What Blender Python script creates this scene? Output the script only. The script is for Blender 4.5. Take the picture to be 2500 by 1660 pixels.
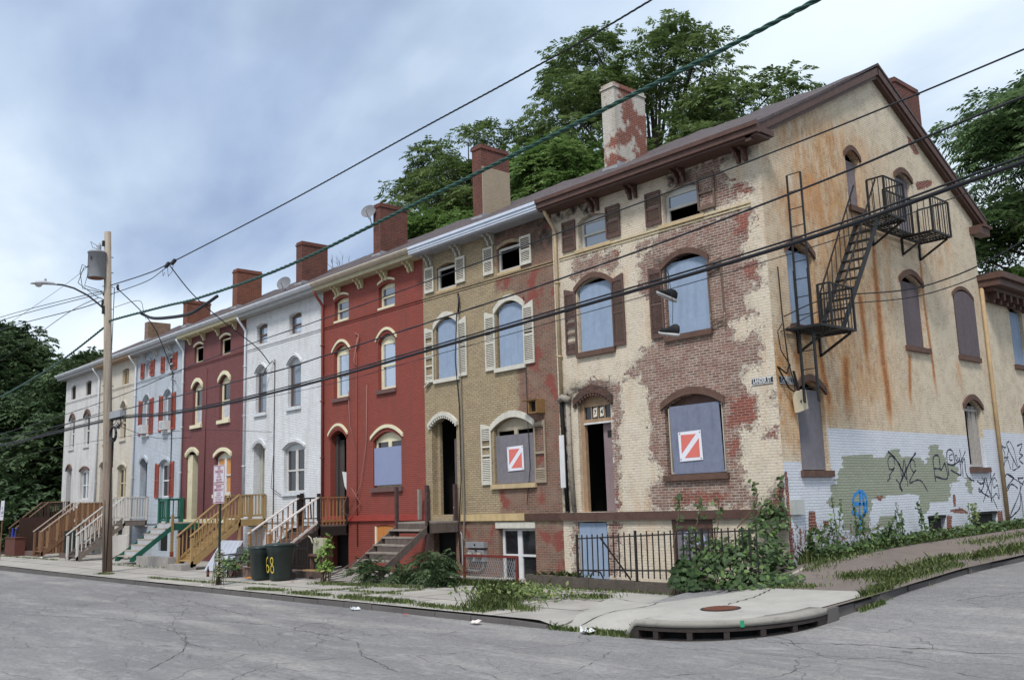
import bpy, math, random
import numpy as np
from mathutils import Vector, Matrix
R_=math.radians
random.seed(7); RNG=np.random.default_rng(7)
for o in list(bpy.data.objects): bpy.data.objects.remove(o)
scene=bpy.context.scene; COL=scene.collection
# ------------------------------------------------------------------ camera
cam=bpy.data.objects.new('camera',bpy.data.cameras.new('camera')); COL.objects.link(cam); scene.camera=cam
ax=Vector((0.66918034,-0.1447297,-0.72886966)); ay=Vector((0.74246198,0.08958304,0.66387128)); az=Vector((-0.03078753,-0.98540763,0.16740351))
# rows: world axes expressed in camera (right, down, forward)
right=Vector((ax[0],ay[0],az[0])); down=Vector((ax[1],ay[1],az[1])); fwd=Vector((ax[2],ay[2],az[2]))
M=Matrix((( right[0],-down[0],-fwd[0],11.28169822),( right[1],-down[1],-fwd[1],-17.88194687),( right[2],-down[2],-fwd[2],1.25),(0,0,0,1)))
cam.matrix_world=M
cam.data.sensor_width=36; cam.data.lens=33.72; cam.data.clip_start=.1; cam.data.clip_end=3000
# ------------------------------------------------------------------ world: overcast sky
W=bpy.data.worlds.new("World"); scene.world=W; W.use_nodes=True
SUN_EL,SUN_AZ=R_(52),R_(200)
def build_world():
    nt=W.node_tree; N=nt.nodes; L=nt.links; N.clear()
    out=N.new('ShaderNodeOutputWorld'); bg=N.new('ShaderNodeBackground'); L.new(bg.outputs[0],out.inputs[0])
    sky=N.new('ShaderNodeTexSky'); sky.sky_type='NISHITA'; sky.sun_disc=False; sky.sun_elevation=SUN_EL; sky.sun_rotation=SUN_AZ
    tc=N.new('ShaderNodeTexCoord'); sep=N.new('ShaderNodeSeparateXYZ'); L.new(tc.outputs['Generated'],sep.inputs[0])
    def math_(op,a,b=None,c=None):
        n=N.new('ShaderNodeMath'); n.operation=op
        for i,v in enumerate((a,b,c)):
            if v is None: continue
            if isinstance(v,(int,float)): n.inputs[i].default_value=v
            else: L.new(v,n.inputs[i])
        return n.outputs[0]
    z=math_('MAXIMUM',sep.outputs[2],0.0); zz=math_('ADD',z,.22)
    cx=math_('DIVIDE',sep.outputs[0],zz); cy=math_('DIVIDE',sep.outputs[1],zz)
    cb=N.new('ShaderNodeCombineXYZ'); L.new(cx,cb.inputs[0]); L.new(cy,cb.inputs[1])
    mp=N.new('ShaderNodeMapping'); mp.inputs['Rotation'].default_value=(0,0,R_(35)); mp.inputs['Scale'].default_value=(.42,.9,1); mp.inputs['Location'].default_value=(2.3,.6,0); L.new(cb.outputs[0],mp.inputs[0])
    n1=N.new('ShaderNodeTexNoise'); n1.inputs['Scale'].default_value=1.15; n1.inputs['Detail'].default_value=7; n1.inputs['Roughness'].default_value=.48; n1.inputs['Distortion'].default_value=.35; L.new(mp.outputs[0],n1.inputs[0])
    rp=N.new('ShaderNodeValToRGB'); L.new(n1.outputs[0],rp.inputs[0]); e=rp.color_ramp.elements
    e[0].position=.38; e[0].color=(.26,.34,.51,1); e[1].position=.63; e[1].color=(.74,.82,.88,1)
    x=rp.color_ramp.elements.new(.455); x.color=(.42,.52,.66,1); x=rp.color_ramp.elements.new(.525); x.color=(.62,.71,.80,1)
    # gaps of clear sky
    n2=N.new('ShaderNodeTexNoise'); n2.inputs['Scale'].default_value=.9; n2.inputs['Detail'].default_value=5; L.new(cb.outputs[0],n2.inputs[0])
    gp=N.new('ShaderNodeMapRange'); gp.inputs[1].default_value=.58; gp.inputs[2].default_value=.72; L.new(n2.outputs[0],gp.inputs[0])
    g2=math_('MULTIPLY',gp.outputs[0],.5)
    sm=N.new('ShaderNodeMix'); sm.data_type='RGBA'; sm.blend_type='MULTIPLY'; sm.inputs[0].default_value=1; L.new(sky.outputs[0],sm.inputs[6]); sm.inputs[7].default_value=(.8,.8,.8,1)
    # clouds are given in final brightness, so divide by the background strength
    cs=N.new('ShaderNodeMix'); cs.data_type='RGBA'; cs.blend_type='MULTIPLY'; cs.inputs[0].default_value=1; L.new(rp.outputs[0],cs.inputs[6]); cs.inputs[7].default_value=(11,11,11,1)
    mx=N.new('ShaderNodeMix'); mx.data_type='RGBA'; L.new(g2,mx.inputs[0]); L.new(cs.outputs[2],mx.inputs[6]); L.new(sm.outputs[2],mx.inputs[7])
    L.new(mx.outputs[2],bg.inputs[0]); bg.inputs[1].default_value=.075
build_world()
sun=bpy.data.objects.new('sun',bpy.data.lights.new('sun','SUN')); COL.objects.link(sun)
sun.data.energy=2.2; sun.data.angle=R_(11); sun.data.color=(1,.97,.94)
# light comes from the camera side, high and a little to the left of it
sd=Vector((math.sin(SUN_AZ)*math.cos(SUN_EL),math.cos(SUN_AZ)*math.cos(SUN_EL),math.sin(SUN_EL)))
sd=Vector((.30,-.50,.81)).normalized()
sun.rotation_euler=sd.to_track_quat('Z','Y').to_euler()
for n in W.node_tree.nodes:
    if n.type=='TEX_SKY': n.sun_elevation=math.asin(sd.z); n.sun_rotation=math.atan2(sd.x,sd.y)
scene.view_settings.view_transform='Standard'; scene.view_settings.look='None'; scene.view_settings.exposure=0.72; scene.view_settings.gamma=1
scene.render.resolution_x=1024; scene.render.resolution_y=679
scene.cycles.max_bounces=6
# ------------------------------------------------------------------ helpers: materials
def lin(c): return tuple((v/255/12.92 if v/255<=.04045 else ((v/255+.055)/1.055)**2.4) for v in c)+(1,)
class NT:
    def __init__(s,name):
        s.m=bpy.data.materials.new(name); s.m.use_nodes=True; s.t=s.m.node_tree; s.N=s.t.nodes; s.L=s.t.links
        s.b=s.N['Principled BSDF']
    def n(s,t,**k):
        x=s.N.new('ShaderNode'+t)
        for a,b in k.items():
            if a[0]=='_': s.set(x.inputs[int(a[1:])],b)
            else: setattr(x,a,b)
        return x
    def set(s,i,v):
        if isinstance(v,bpy.types.NodeSocket): s.L.new(v,i)
        else: i.default_value=v
    def math(s,op,a,b=0.0,c=0.0,clamp=False):
        x=s.n('Math',operation=op); x.use_clamp=clamp; s.set(x.inputs[0],a); s.set(x.inputs[1],b); s.set(x.inputs[2],c); return x.outputs[0]
    def pos(s): return s.n('NewGeometry').outputs['Position']
    def noise(s,v,scale,det=3,rough=.55,sc=(1,1,1),dist=0):
        if sc!=(1,1,1):
            mp=s.n('Mapping'); s.L.new(v,mp.inputs[0]); mp.inputs['Scale'].default_value=sc; v=mp.outputs[0]
        x=s.n('TexNoise'); s.L.new(v,x.inputs[0]); x.inputs['Scale'].default_value=scale; x.inputs['Detail'].default_value=det; x.inputs['Roughness'].default_value=rough; x.inputs['Distortion'].default_value=dist
        return x.outputs[0]
    def mix(s,f,a,b,mode='MIX'):
        x=s.n('Mix',data_type='RGBA',blend_type=mode); s.set(x.inputs[0],f); s.set(x.inputs[6],a); s.set(x.inputs[7],b); return x.outputs[2]
    def ramp(s,v,a,b,lo=0.0,hi=1.0):
        x=s.n('MapRange'); x.clamp=True; s.set(x.inputs[0],v); x.inputs[1].default_value=a; x.inputs[2].default_value=b; x.inputs[3].default_value=lo; x.inputs[4].default_value=hi; return x.outputs[0]
    def fiss(s,p,scale,w,lo,hi,sc=(1,1,1)):
        n=s.noise(p,scale,5,.65,sc,.6); d=s.math('ABSOLUTE',s.math('SUBTRACT',n,.5)); l=s.math('SUBTRACT',1.0,s.ramp(d,w*.5,w)); return s.math('MULTIPLY',l,s.ramp(s.noise(p,2.3,3),lo,hi))
    def attr(s,n): return s.n('Attribute',attribute_name=n).outputs['Fac']
    def brick(s,v,c1,c2,mo,w=.205,h=.062,ms=.007):
        sp=s.n('SeparateXYZ'); s.L.new(v,sp.inputs[0]); u=s.math('ADD',sp.outputs[0],sp.outputs[1])
        wob=s.noise(v,1.3,2); u2=s.math('MULTIPLY_ADD',wob,.03,u); z2=s.math('MULTIPLY_ADD',wob,.02,sp.outputs[2])
        cb=s.n('CombineXYZ'); s.L.new(u2,cb.inputs[0]); s.L.new(z2,cb.inputs[1])
        b=s.n('TexBrick'); s.L.new(cb.outputs[0],b.inputs[0]); b.inputs['Color1'].default_value=c1; b.inputs['Color2'].default_value=c2; b.inputs['Mortar'].default_value=mo
        b.inputs['Scale'].default_value=1; b.inputs['Mortar Size'].default_value=ms; b.inputs['Mortar Smooth'].default_value=.25; b.inputs['Brick Width'].default_value=w; b.inputs['Row Height'].default_value=h; b.inputs['Bias'].default_value=0
        return b.outputs[0],b.outputs[1]
    def bump(s,h,dist=.01,st=1.0):
        x=s.n('Bump'); x.inputs['Strength'].default_value=st; x.inputs['Distance'].default_value=dist; s.L.new(h,x.inputs['Height']); s.L.new(x.outputs[0],s.b.inputs['Normal'])
    def out(s,c,rough=.8,metal=0.0,spec=.3):
        s.set(s.b.inputs['Base Color'],c); s.set(s.b.inputs['Roughness'],rough); s.b.inputs['Metallic'].default_value=metal; s.b.inputs['Specular IOR Level'].default_value=spec; return s.m
MATS={}
def wm(name,c,var=.25,rough=.8,scale=4,streak=.0,bump=.0,metal=0,spec=.3,c2=None,chip=0,chipc=(90,80,70),sc=(1,1,1)):
    """weathered plain surface: two tones broken by noise, optional vertical streaks and chips"""
    if name in MATS: return MATS[name]
    t=NT(name); p=t.pos(); a=lin(c); b=lin(c2) if c2 else tuple(v*(1-var) for v in a[:3])+(1,)
    f=t.ramp(t.noise(p,scale,5,.65,sc),.3,.7); col=t.mix(f,a,b)
    if streak:
        g=t.ramp(t.noise(p,5,3,.6,(1,1,.12)),.5,.75); g=t.math('MULTIPLY',g,streak); col=t.mix(g,col,tuple(v*.45 for v in a[:3])+(1,))
    if chip:
        g=t.ramp(t.noise(p,9,6,.7),.5+.22*(1-chip),.53+.22*(1-chip)); col=t.mix(g,col,lin(chipc))
    if bump: t.bump(t.noise(p,scale*6,3),bump)
    MATS[name]=t.out(col,rough,metal,spec); return MATS[name]
def painted(name,c,mort=.8,stain=.25,stc=(150,130,100),chip=.0,chipc=(120,70,60),patch=None):
    """painted brick"""
    if name in MATS: return MATS[name]
    t=NT(name); p=t.pos(); a=lin(c); k=lambda f:tuple(v*f for v in a[:3])+(1,)
    col,fac=t.brick(p,k(1.06),k(.9),k(mort*.85)); col=t.mix(t.ramp(t.noise(p,2.6,5,.7),.3,.65,.45,1),k(1.0),col)
    col=t.mix(t.ramp(t.noise(p,.9,4,.6),.35,.7,0,.3),col,k(.78))
    st=t.ramp(t.noise(p,2.6,6,.7,(1,1,.18)),.48,.70,0,min(1,stain*1.9)); col=t.mix(st,col,lin(stc))
    fl=t.ramp(t.noise(p,13,6,.8),.56,.66,0,.4); col=t.mix(fl,col,k(.6))
    if patch:
        g=t.ramp(t.noise(p,1.1,6,.62),patch[0],patch[0]+.06); bc,_=t.brick(p,lin(patch[1]),lin(patch[2]),lin(patch[3])); col=t.mix(g,col,bc)
    if chip:
        g=t.ramp(t.noise(p,5,8,.72),.5+.25*(1-chip),.515+.25*(1-chip)); col=t.mix(g,col,lin(chipc))
    h=t.math('MULTIPLY_ADD',t.noise(p,30,3),.25,t.math('SUBTRACT',1.0,fac)); t.bump(h,.02,1)
    MATS[name]=t.out(col,.72); return MATS[name]
def redbrick(name,c1,c2,mo,soot=.3):
    if name in MATS: return MATS[name]
    t=NT(name); p=t.pos(); col,fac=t.brick(p,lin(c1),lin(c2),lin(mo))
    col=t.mix(t.ramp(t.noise(p,1.6,5,.6),.4,.7,0,soot),col,(.03,.026,.024,1)); col=t.mix(t.ramp(t.noise(p,11,5),.55,.8,0,.5),col,lin(mo))
    h=t.math('MULTIPLY_ADD',t.noise(p,30,3),.4,t.math('SUBTRACT',1.0,fac)); t.bump(h,.015,.9)
    MATS[name]=t.out(col,.85); return MATS[name]
# ------------------------------------------------------------------ helpers: geometry
class MB:
    def __init__(s): s.v=[]; s.f=[]
    def poly(s,pts): b=len(s.v); s.v+= [tuple(p) for p in pts]; s.f.append(tuple(range(b,b+len(pts)))); return s
    def box(s,x0,x1,y0,y1,z0,z1,fr=None):
        q=[(x0,y0,z0),(x1,y0,z0),(x1,y1,z0),(x0,y1,z0),(x0,y0,z1),(x1,y0,z1),(x1,y1,z1),(x0,y1,z1)]
        if fr: q=[fr(*a) for a in q]
        b=len(s.v); s.v+=q; s.f+=[tuple(b+i for i in f) for f in ((0,3,2,1),(4,5,6,7),(0,1,5,4),(1,2,6,5),(2,3,7,6),(3,0,4,7))]; return s
    def bar(s,a,b,w,h,up=(0,0,1)):
        a=Vector(a); b=Vector(b); d=(b-a).normalized(); u=Vector(up); r=d.cross(u)
        if r.length<1e-4: r=d.cross(Vector((1,0,0)))
        r.normalize(); u=r.cross(d); r=r*w/2; u=u*h/2; k=len(s.v)
        for c in (a,b): s.v+=[tuple(c-r-u),tuple(c+r-u),tuple(c+r+u),tuple(c-r+u)]
        s.f+=[tuple(k+i for i in f) for f in ((0,3,2,1),(4,5,6,7),(0,1,5,4),(1,2,6,5),(2,3,7,6),(3,0,4,7))]; return s
    def tube(s,pts,r,n=6,cap=True,rr=None):
        pts=[Vector(p) for p in pts]; k=len(s.v); prev=None
        for i,p in enumerate(pts):
            d=(pts[min(i+1,len(pts)-1)]-pts[max(i-1,0)]); d=d.normalized() if d.length>1e-9 else Vector((0,0,1))
            if prev is None: u=d.orthogonal().normalized()
            else: u=(prev-d*prev.dot(d)); u=u.normalized() if u.length>1e-6 else d.orthogonal().normalized()
            prev=u; w=d.cross(u); q=rr[i] if rr else r
            for j in range(n): a=2*math.pi*j/n; s.v.append(tuple(p+(u*math.cos(a)+w*math.sin(a))*q))
        for i in range(len(pts)-1):
            for j in range(n): a=k+i*n+j; b=k+i*n+(j+1)%n; s.f.append((a,b,b+n,a+n))
        if cap: s.f.append(tuple(k+j for j in range(n))[::-1]); s.f.append(tuple(k+(len(pts)-1)*n+j for j in range(n)))
        return s
    def lathe(s,c,prof,n=16,ax='z'):
        k=len(s.v)
        for r,h in prof:
            for j in range(n):
                a=2*math.pi*j/n; x,y=r*math.cos(a),r*math.sin(a)
                s.v.append((c[0]+x,c[1]+y,c[2]+h) if ax=='z' else ((c[0]+x,c[1]+h,c[2]+y) if ax=='y' else (c[0]+h,c[1]+x,c[2]+y)))
        for i in range(len(prof)-1):
            for j in range(n): a=k+i*n+j; b=k+i*n+(j+1)%n; s.f.append((a,b,b+n,a+n))
        s.f.append(tuple(k+j for j in range(n))[::-1]); s.f.append(tuple(k+(len(prof)-1)*n+j for j in range(n))); return s
    def prism(s,poly,a,b,fr):
        """poly in (u,z); extruded along depth a..b through frame fr(u,d,z)"""
        k=len(s.v); n=len(poly); s.v+=[fr(u,a,z) for u,z in poly]+[fr(u,b,z) for u,z in poly]
        s.f.append(tuple(range(k,k+n))); s.f.append(tuple(range(k+2*n-1,k+n-1,-1)))
        for i in range(n): j=(i+1)%n; s.f.append((k+i,k+n+i,k+n+j,k+j))
        return s
    def build(s,name,mat,parent=None,smooth=False,attrs=None):
        off=Vector((0,0,0)); 
        p=parent
        while p: off+=p.location; p=p.parent
        me=bpy.data.meshes.new(name); v=np.array(s.v,dtype=float)-np.array(off)
        me.from_pydata([tuple(a) for a in v.tolist()],[],s.f); me.materials.append(mat)
        if attrs:
            for k,a in attrs.items():
                at=me.attributes.new(k,'FLOAT','POINT'); at.data.foreach_set('value',np.asarray(a,dtype=np.float32))
        if smooth: me.polygons.foreach_set('use_smooth',[True]*len(me.polygons))
        me.update()
        o=bpy.data.objects.new(name,me); COL.objects.link(o); o.parent=parent; return o
def tag(o,label=None,cat=None,group=None,kind=None):
    for k,v in (('label',label),('category',cat),('group',group),('kind',kind)):
        if v: o[k]=v
    return o
def empty(name,loc,label,cat,group=None):
    o=bpy.data.objects.new(name,None); o.location=loc; o.empty_display_size=.2; COL.objects.link(o); return tag(o,label,cat,group)
def single(mb,name,mat,label,cat,group=None,smooth=False,base=None):
    """one-mesh thing with its origin at its base"""
    v=np.array(mb.v); c=base or (float((v[:,0].min()+v[:,0].max())/2),float((v[:,1].min()+v[:,1].max())/2),float(v[:,2].min()))
    mb.v=[tuple(a) for a in (v-np.array(c)).tolist()]; o=mb.build(name,mat,None,smooth); o.location=c; return tag(o,label,cat,group)
def struct(mb,name,mat,kind='structure',smooth=False): return tag(mb.build(name,mat,None,smooth),kind=kind)
FR=lambda u,d,z:(u,d,z)          # front facade frame: u=x, depth into wall = +y
SD=lambda u,d,z:(-d,u,z)         # side facade frame: u=y, depth into wall = -x
def text_mesh(body,size,fr,u,z,d=-.004,rot=0,align='CENTER',bold=0,thick=.002,squeeze=1):
    cu=bpy.data.curves.new('t','FONT'); cu.body=body; cu.size=size; cu.align_x=align; cu.align_y='CENTER'; cu.offset=bold; cu.resolution_u=3
    ob=bpy.data.objects.new('t',cu); COL.objects.link(ob); bpy.context.view_layer.update()
    me=ob.evaluated_get(bpy.context.evaluated_depsgraph_get()).to_mesh(); mb=MB(); c,s_=math.cos(rot),math.sin(rot)
    for q in me.vertices: x,y=q.co[0]*squeeze,q.co[1]; mb.v.append(fr(u+x*c-y*s_,d,z+x*s_+y*c))
    for f in me.polygons: mb.f.append(tuple(f.vertices))
    bpy.data.objects.remove(ob); bpy.data.curves.remove(cu); return mb
def join(*m):
    r=MB()
    for a in m: k=len(r.v); r.v+=a.v; r.f+=[tuple(i+k for i in f) for f in a.f]
    return r
def stroke(pts,w,fr,d=-.004,sub=5):
    """a painted line on a wall: flat ribbon through smooth points"""
    P=[Vector((a[0],a[1])) for a in pts]; Q=[]
    for i in range(len(P)-1):
        p0=P[max(i-1,0)]; p1=P[i]; p2=P[i+1]; p3=P[min(i+2,len(P)-1)]
        for k in range(sub):
            t=k/sub; Q.append(.5*((2*p1)+(-p0+p2)*t+(2*p0-5*p1+4*p2-p3)*t*t+(-p0+3*p1-3*p2+p3)*t*t*t))
    Q.append(P[-1]); mb=MB()
    for i,q in enumerate(Q):
        t=(Q[min(i+1,len(Q)-1)]-Q[max(i-1,0)]); t=t.normalized() if t.length>0 else Vector((1,0)); n=Vector((-t.y,t.x))*w/2*(.75+.25*math.sin(i*1.7))
        mb.v+=[fr(q.x+n.x,d,q.y+n.y),fr(q.x-n.x,d,q.y-n.y)]
    mb.f=[(2*i,2*i+1,2*i+3,2*i+2) for i in range(len(Q)-1)]; return mb
def polyfield(u,z,polys,soft=.12):
    """0..1 field, .5 on the polygons' outline"""
    best=np.full(u.shape,-9.)
    for P in polys:
        P=np.array(P); ins=np.zeros(u.shape,bool); dm=np.full(u.shape,9.); n=len(P)
        for i in range(n):
            a=P[i]; b=P[(i+1)%n]; c=((a[1]>z)!=(b[1]>z));
            dy=b[1]-a[1] if abs(b[1]-a[1])>1e-9 else 1e-9
            ins^= c&(u<(b[0]-a[0])*(z-a[1])/dy+a[0])
            ab=b-a; L=max(ab@ab,1e-9); t=np.clip(((u-a[0])*ab[0]+(z-a[1])*ab[1])/L,0,1)
            dm=np.minimum(dm,np.hypot(u-a[0]-t*ab[0],z-a[1]-t*ab[1]))
        best=np.maximum(best,np.where(ins,dm,-dm))
    return np.clip(.5+best/(2*soft),0,1)
def arch(o,u):
    h=(o['u1']-o['u0'])/2; c=(o['u1']+o['u0'])/2; return o['zs']+(o['zc']-o['zs'])*max(0,1-((u-c)/h)**2)
def wall(fr,u0,u1,z0,z1,ops,cell=.25,top=None,depth=.2,back=True):
    """masonry skin with arched openings and their reveals; returns MB and (u,z) per vertex"""
    us={round(u0,4),round(u1,4)}; zs={round(z0,4),round(z1,4)}
    for o in ops: us|={round(o['u0'],4),round(o['u1'],4)}; zs|={round(o['z0'],4),round(o['zs'],4),round(o['zc'],4)}
    def fill(S):
        S=sorted(S); r=[]
        for a,b in zip(S,S[1:]):
            if b-a<1e-4: continue
            n=max(1,round((b-a)/cell)); r+=[a+(b-a)*i/n for i in range(n)]
        return r+[S[-1]]
    U=fill(us); 
    ex=set()
    for o in ops:
        if o['zc']>o['zs']:
            for k in range(1,8): ex.add(o['u0']+(o['u1']-o['u0'])*k/8)
    U=sorted(set(U)|ex); U=[u for i,u in enumerate(U) if i==0 or u-U[i-1]>1e-4]
    Z=fill(zs); mb=MB(); uz=[]; idx={}
    def vid(u,z):
        if top: z=min(z,top(u))
        k=(round(u,4),round(z,4))
        if k not in idx: idx[k]=len(mb.v); mb.v.append(fr(u,0,z)); uz.append((u,z))
        return idx[k]
    for i in range(len(U)-1):
        a,b=U[i],U[i+1]; m=(a+b)/2
        for j in range(len(Z)-1):
            c,d=Z[j],Z[j+1]; q=(c+d)/2; skip=False; lo=None
            for o in ops:
                if o['u0']<m<o['u1']:
                    if o['z0']<q<o['zs']: skip=True
                    elif o['zs']<q<o['zc']:
                        la,lb=arch(o,a),arch(o,b)
                        if max(la,lb)>=d-1e-6 and min(la,lb)>=d-1e-6: skip=True
                        else: lo=(min(max(la,c),d),min(max(lb,c),d))
            if skip: continue
            ca,cb=(c,c) if lo is None else lo
            f=[vid(a,ca),vid(b,cb),vid(b,d),vid(a,d)]; g=[]
            for x in f:
                if x not in g: g.append(x)
            if len(g)>2: mb.f.append(tuple(g))
    for o in ops:
        dd=o.get('depth',depth); A,B,z=o['u0'],o['u1'],o['z0']
        def q(*p):
            k=len(mb.v)
            for u,d,w in p: mb.v.append(fr(u,d,w)); uz.append((u,w))
            mb.f.append(tuple(range(k,k+len(p))))
        q((A,0,z),(A,dd,z),(A,dd,o['zs']),(A,0,o['zs'])); q((B,0,z),(B,0,o['zs']),(B,dd,o['zs']),(B,dd,z)); q((A,0,z),(B,0,z),(B,dd,z),(A,dd,z))
        for k in range(8):
            a=A+(B-A)*k/8; b=A+(B-A)*(k+1)/8; q((a,0,arch(o,a)),(a,dd,arch(o,a)),(b,dd,arch(o,b)),(b,0,arch(o,b)))
    return mb,np.array(uz)
# ------------------------------------------------------------------ measured paint, peel, stain and graffiti outlines (metres on the wall)
PEEL=[
[(-2.61,8.82),(-2.56,8.93),(-2.25,8.95),(-1.7,8.94),(-0.92,9.02),(-0.89,8.84),(-1.06,8.72),(-0.91,8.45),(-0.78,8.29),(-0.55,8.28),(-0.26,8.08),(-0.21,7.97),(-0.43,7.86),(-0.74,7.84),(-1.18,7.75),(-1.79,7.8)] ,
[(-2.92,7.61),(-2.22,7.66),(-1.39,7.6),(-0.61,7.57),(-0.21,7.52),(-0.26,7.25),(-0.43,6.96),(-0.61,6.67),(-0.58,6.5),(-0.18,6.41),(-0.22,5.97),(-0.09,5.75),(-0.46,5.79),(-0.67,5.5),(-0.36,5.16),(-0.81,5.1),(-1.05,5.04),(-0.93,4.67),(-0.32,4.8),(-0.27,4.47),(-0.39,3.96),(-0.87,4.02),(-0.86,3.7),(-0.52,3.34),(-0.47,3.03),(-0.57,2.73),(-0.98,2.69),(-0.98,2.19),(-1.07,2.01),(-0.95,1.76),(-1.0,1.51),(-0.77,1.2),(-0.5,1.07),(-0.25,1.54),(-0.01,1.48),(-0.09,0.96),(-3.49,0.98),(-3.66,1.06),(-3.73,1.3),(-3.62,1.57),(-3.26,1.79),(-3.33,1.99),(-3.54,2.14),(-3.61,2.42),(-3.53,2.89),(-3.51,3.16),(-3.62,3.49),(-3.51,3.75),(-3.63,3.94),(-3.8,4.2),(-4.07,4.2),(-4.36,4.09),(-4.1,4.42),(-3.77,4.62),(-3.66,4.82),(-3.25,4.97),(-3.26,6.1),(-3.44,6.03),(-3.7,6.33),(-3.63,6.57),(-3.6,7.0),(-3.41,7.18),(-3.12,7.33),(-3.11,7.58)] ,
[(-5.91,7.41),(-5.8,7.58),(-4.23,7.51),(-4.26,7.03),(-4.56,6.94),(-5.05,7.08),(-5.78,6.95),(-5.93,7.02)] ,
[(-3.72,7.28),(-3.66,7.49),(-3.2,7.53),(-3.17,7.31),(-3.59,7.18)] ,
[(-4.76,3.16),(-4.52,3.14),(-4.61,1.0),(-4.85,1.0)] ,
[(-5.99,4.16),(-5.37,4.28),(-4.41,4.13),(-4.43,3.14),(-4.76,3.16),(-4.76,3.78),(-5.85,3.92)] ,
[(-0.36,2.65),(-0.04,2.64),(-0.09,2.47),(-0.41,2.47)],[(-0.22,3.41),(-0.01,3.42),(-0.01,3.17),(-0.17,3.22)] ,
[(-6.3,0.69),(-6.07,0.69),(-6.12,-0.61),(-6.32,-0.58)],[(-5.09,0.72),(-4.66,0.72),(-4.74,-0.63),(-5.14,-0.61)] ]
RED=[ [[(-0.78,8.29),(-0.26,8.12),(-0.26,7.88),(-0.73,8.01)],[(-0.65,7.55),(-0.23,7.51),(-0.43,6.96),(-0.81,7.05)],[(-0.55,6.49),(-0.18,6.41),(-0.22,5.94),(-0.59,6.01)],[(-4.43,7.51),(-4.23,7.51),(-4.25,7.25),(-4.44,7.29)],[(-1.18,3.41),(-0.51,3.41),(-0.57,2.73),(-1.32,2.72)],[(-1.33,2.53),(-0.99,2.54),(-1.07,2.1),(-1.4,2.12)],[(-2.91,1.38),(-1.5,1.37),(-1.53,1.09),(-2.92,1.12)],[(-0.25,1.51),(-0.01,1.5),(-0.05,0.97),(-0.29,1.06)],[(-0.36,2.65),(-0.04,2.64),(-0.09,2.47),(-0.41,2.47)],[(-4.77,1.5),(-4.6,1.5),(-4.64,1.01),(-4.8,1.02)],[(-5.08,0.72),(-4.68,0.72),(-4.74,0.57),(-5.09,0.57)]] ]
GREEN=[ [(2.46,2.03),(2.89,2.1),(3.89,2.13),(3.98,1.99),(4.38,1.99),(4.54,2.22),(5.21,2.26),(5.41,2.03),(5.55,2.1),(6.43,2.03),(6.52,1.85),(6.73,1.9),(6.93,2.34),(7.12,2.42),(7.45,2.38),(7.77,2.23),(7.83,1.92),(8.46,1.86),(8.52,1.51),(7.98,1.36),(7.82,1.0),(7.53,0.94),(6.71,0.93),(6.39,0.7),(6.14,0.71),(6.12,1.09),(5.68,1.24),(4.87,1.17),(4.47,1.23),(4.26,1.07),(3.63,1.03),(3.52,0.33),(2.68,0.33),(2.24,0.49),(2.26,0.9),(1.76,0.92),(1.85,1.48),(2.18,1.46),(2.24,1.79),(2.42,1.81)] ,[(8.97,1.54),(9.27,1.53),(9.24,1.11),(9.01,1.12)] ,[(3.79,0.73),(4.78,0.72),(4.78,0.44),(3.9,0.42)] ]
SPEEL=[
[(0.84,0.91),(1.12,0.88),(1.13,0.63),(1.2,0.45),(0.77,0.45)] ,
[(0.6,1.02),(0.8,0.97),(0.7,0.89)] ,
[(1.43,0.67),(1.67,0.68),(1.62,0.51),(1.4,0.52)] ,
[(3.76,1.16),(4.34,1.18),(4.08,1.02),(3.8,1.08)] ,
[(7.68,0.73),(8.33,0.77),(8.89,0.66),(8.8,0.57),(7.73,0.64)] ,
[(7.95,1.12),(8.17,1.13),(8.12,0.78),(7.94,0.78)] ,
[(7.51,0.58),(7.85,0.56),(7.64,0.25),(7.34,0.17)] ,
[(10.41,0.56),(10.74,0.58),(10.78,0.12),(10.38,0.17)] ,
[(1.9,0.27),(2.41,0.27),(2.35,0.2),(1.94,0.22)] ,
[(7.48,11.0),(7.71,10.96),(8.24,10.58),(7.84,10.49),(7.52,10.74)] ,
[(7.66,9.67),(8.8,10.0),(8.79,9.77),(7.8,9.43)] ,
]
RUST=[ [([(4.85,6.87),(4.89,6.11),(4.85,5.29),(4.84,4.61),(4.94,3.58),(4.9,2.83)],0.12),([(3.96,6.06),(4.0,5.47),(4.05,5.1),(4.01,4.25)],0.09),([(7.49,7.25),(7.47,6.4),(7.52,5.69),(7.6,4.8),(7.64,3.79)],0.06),([(0.89,4.37),(0.9,3.95)],0.12),([(1.89,4.34),(1.93,3.97),(2.08,3.49),(2.04,2.9)],0.09),([(3.03,4.43),(2.85,3.07)],0.12),([(6.31,4.76),(6.07,3.34)],0.07),([(9.2,4.79),(9.19,3.87)],0.15),([(4.9,7.44),(4.89,6.34)],0.08),([(7.49,7.41),(7.56,6.69)],0.05),([(4.74,10.25),(5.01,9.97)],0.2),([(3.14,9.94),(3.15,9.54)],0.15),([(2.09,8.71),(2.09,7.36)],0.5),([(1.13,8.13),(1.06,7.19)],0.4),([(9.29,8.28),(9.46,7.71)],0.2),([(5.67,7.77),(5.62,7.13)],0.2)] ]
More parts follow.
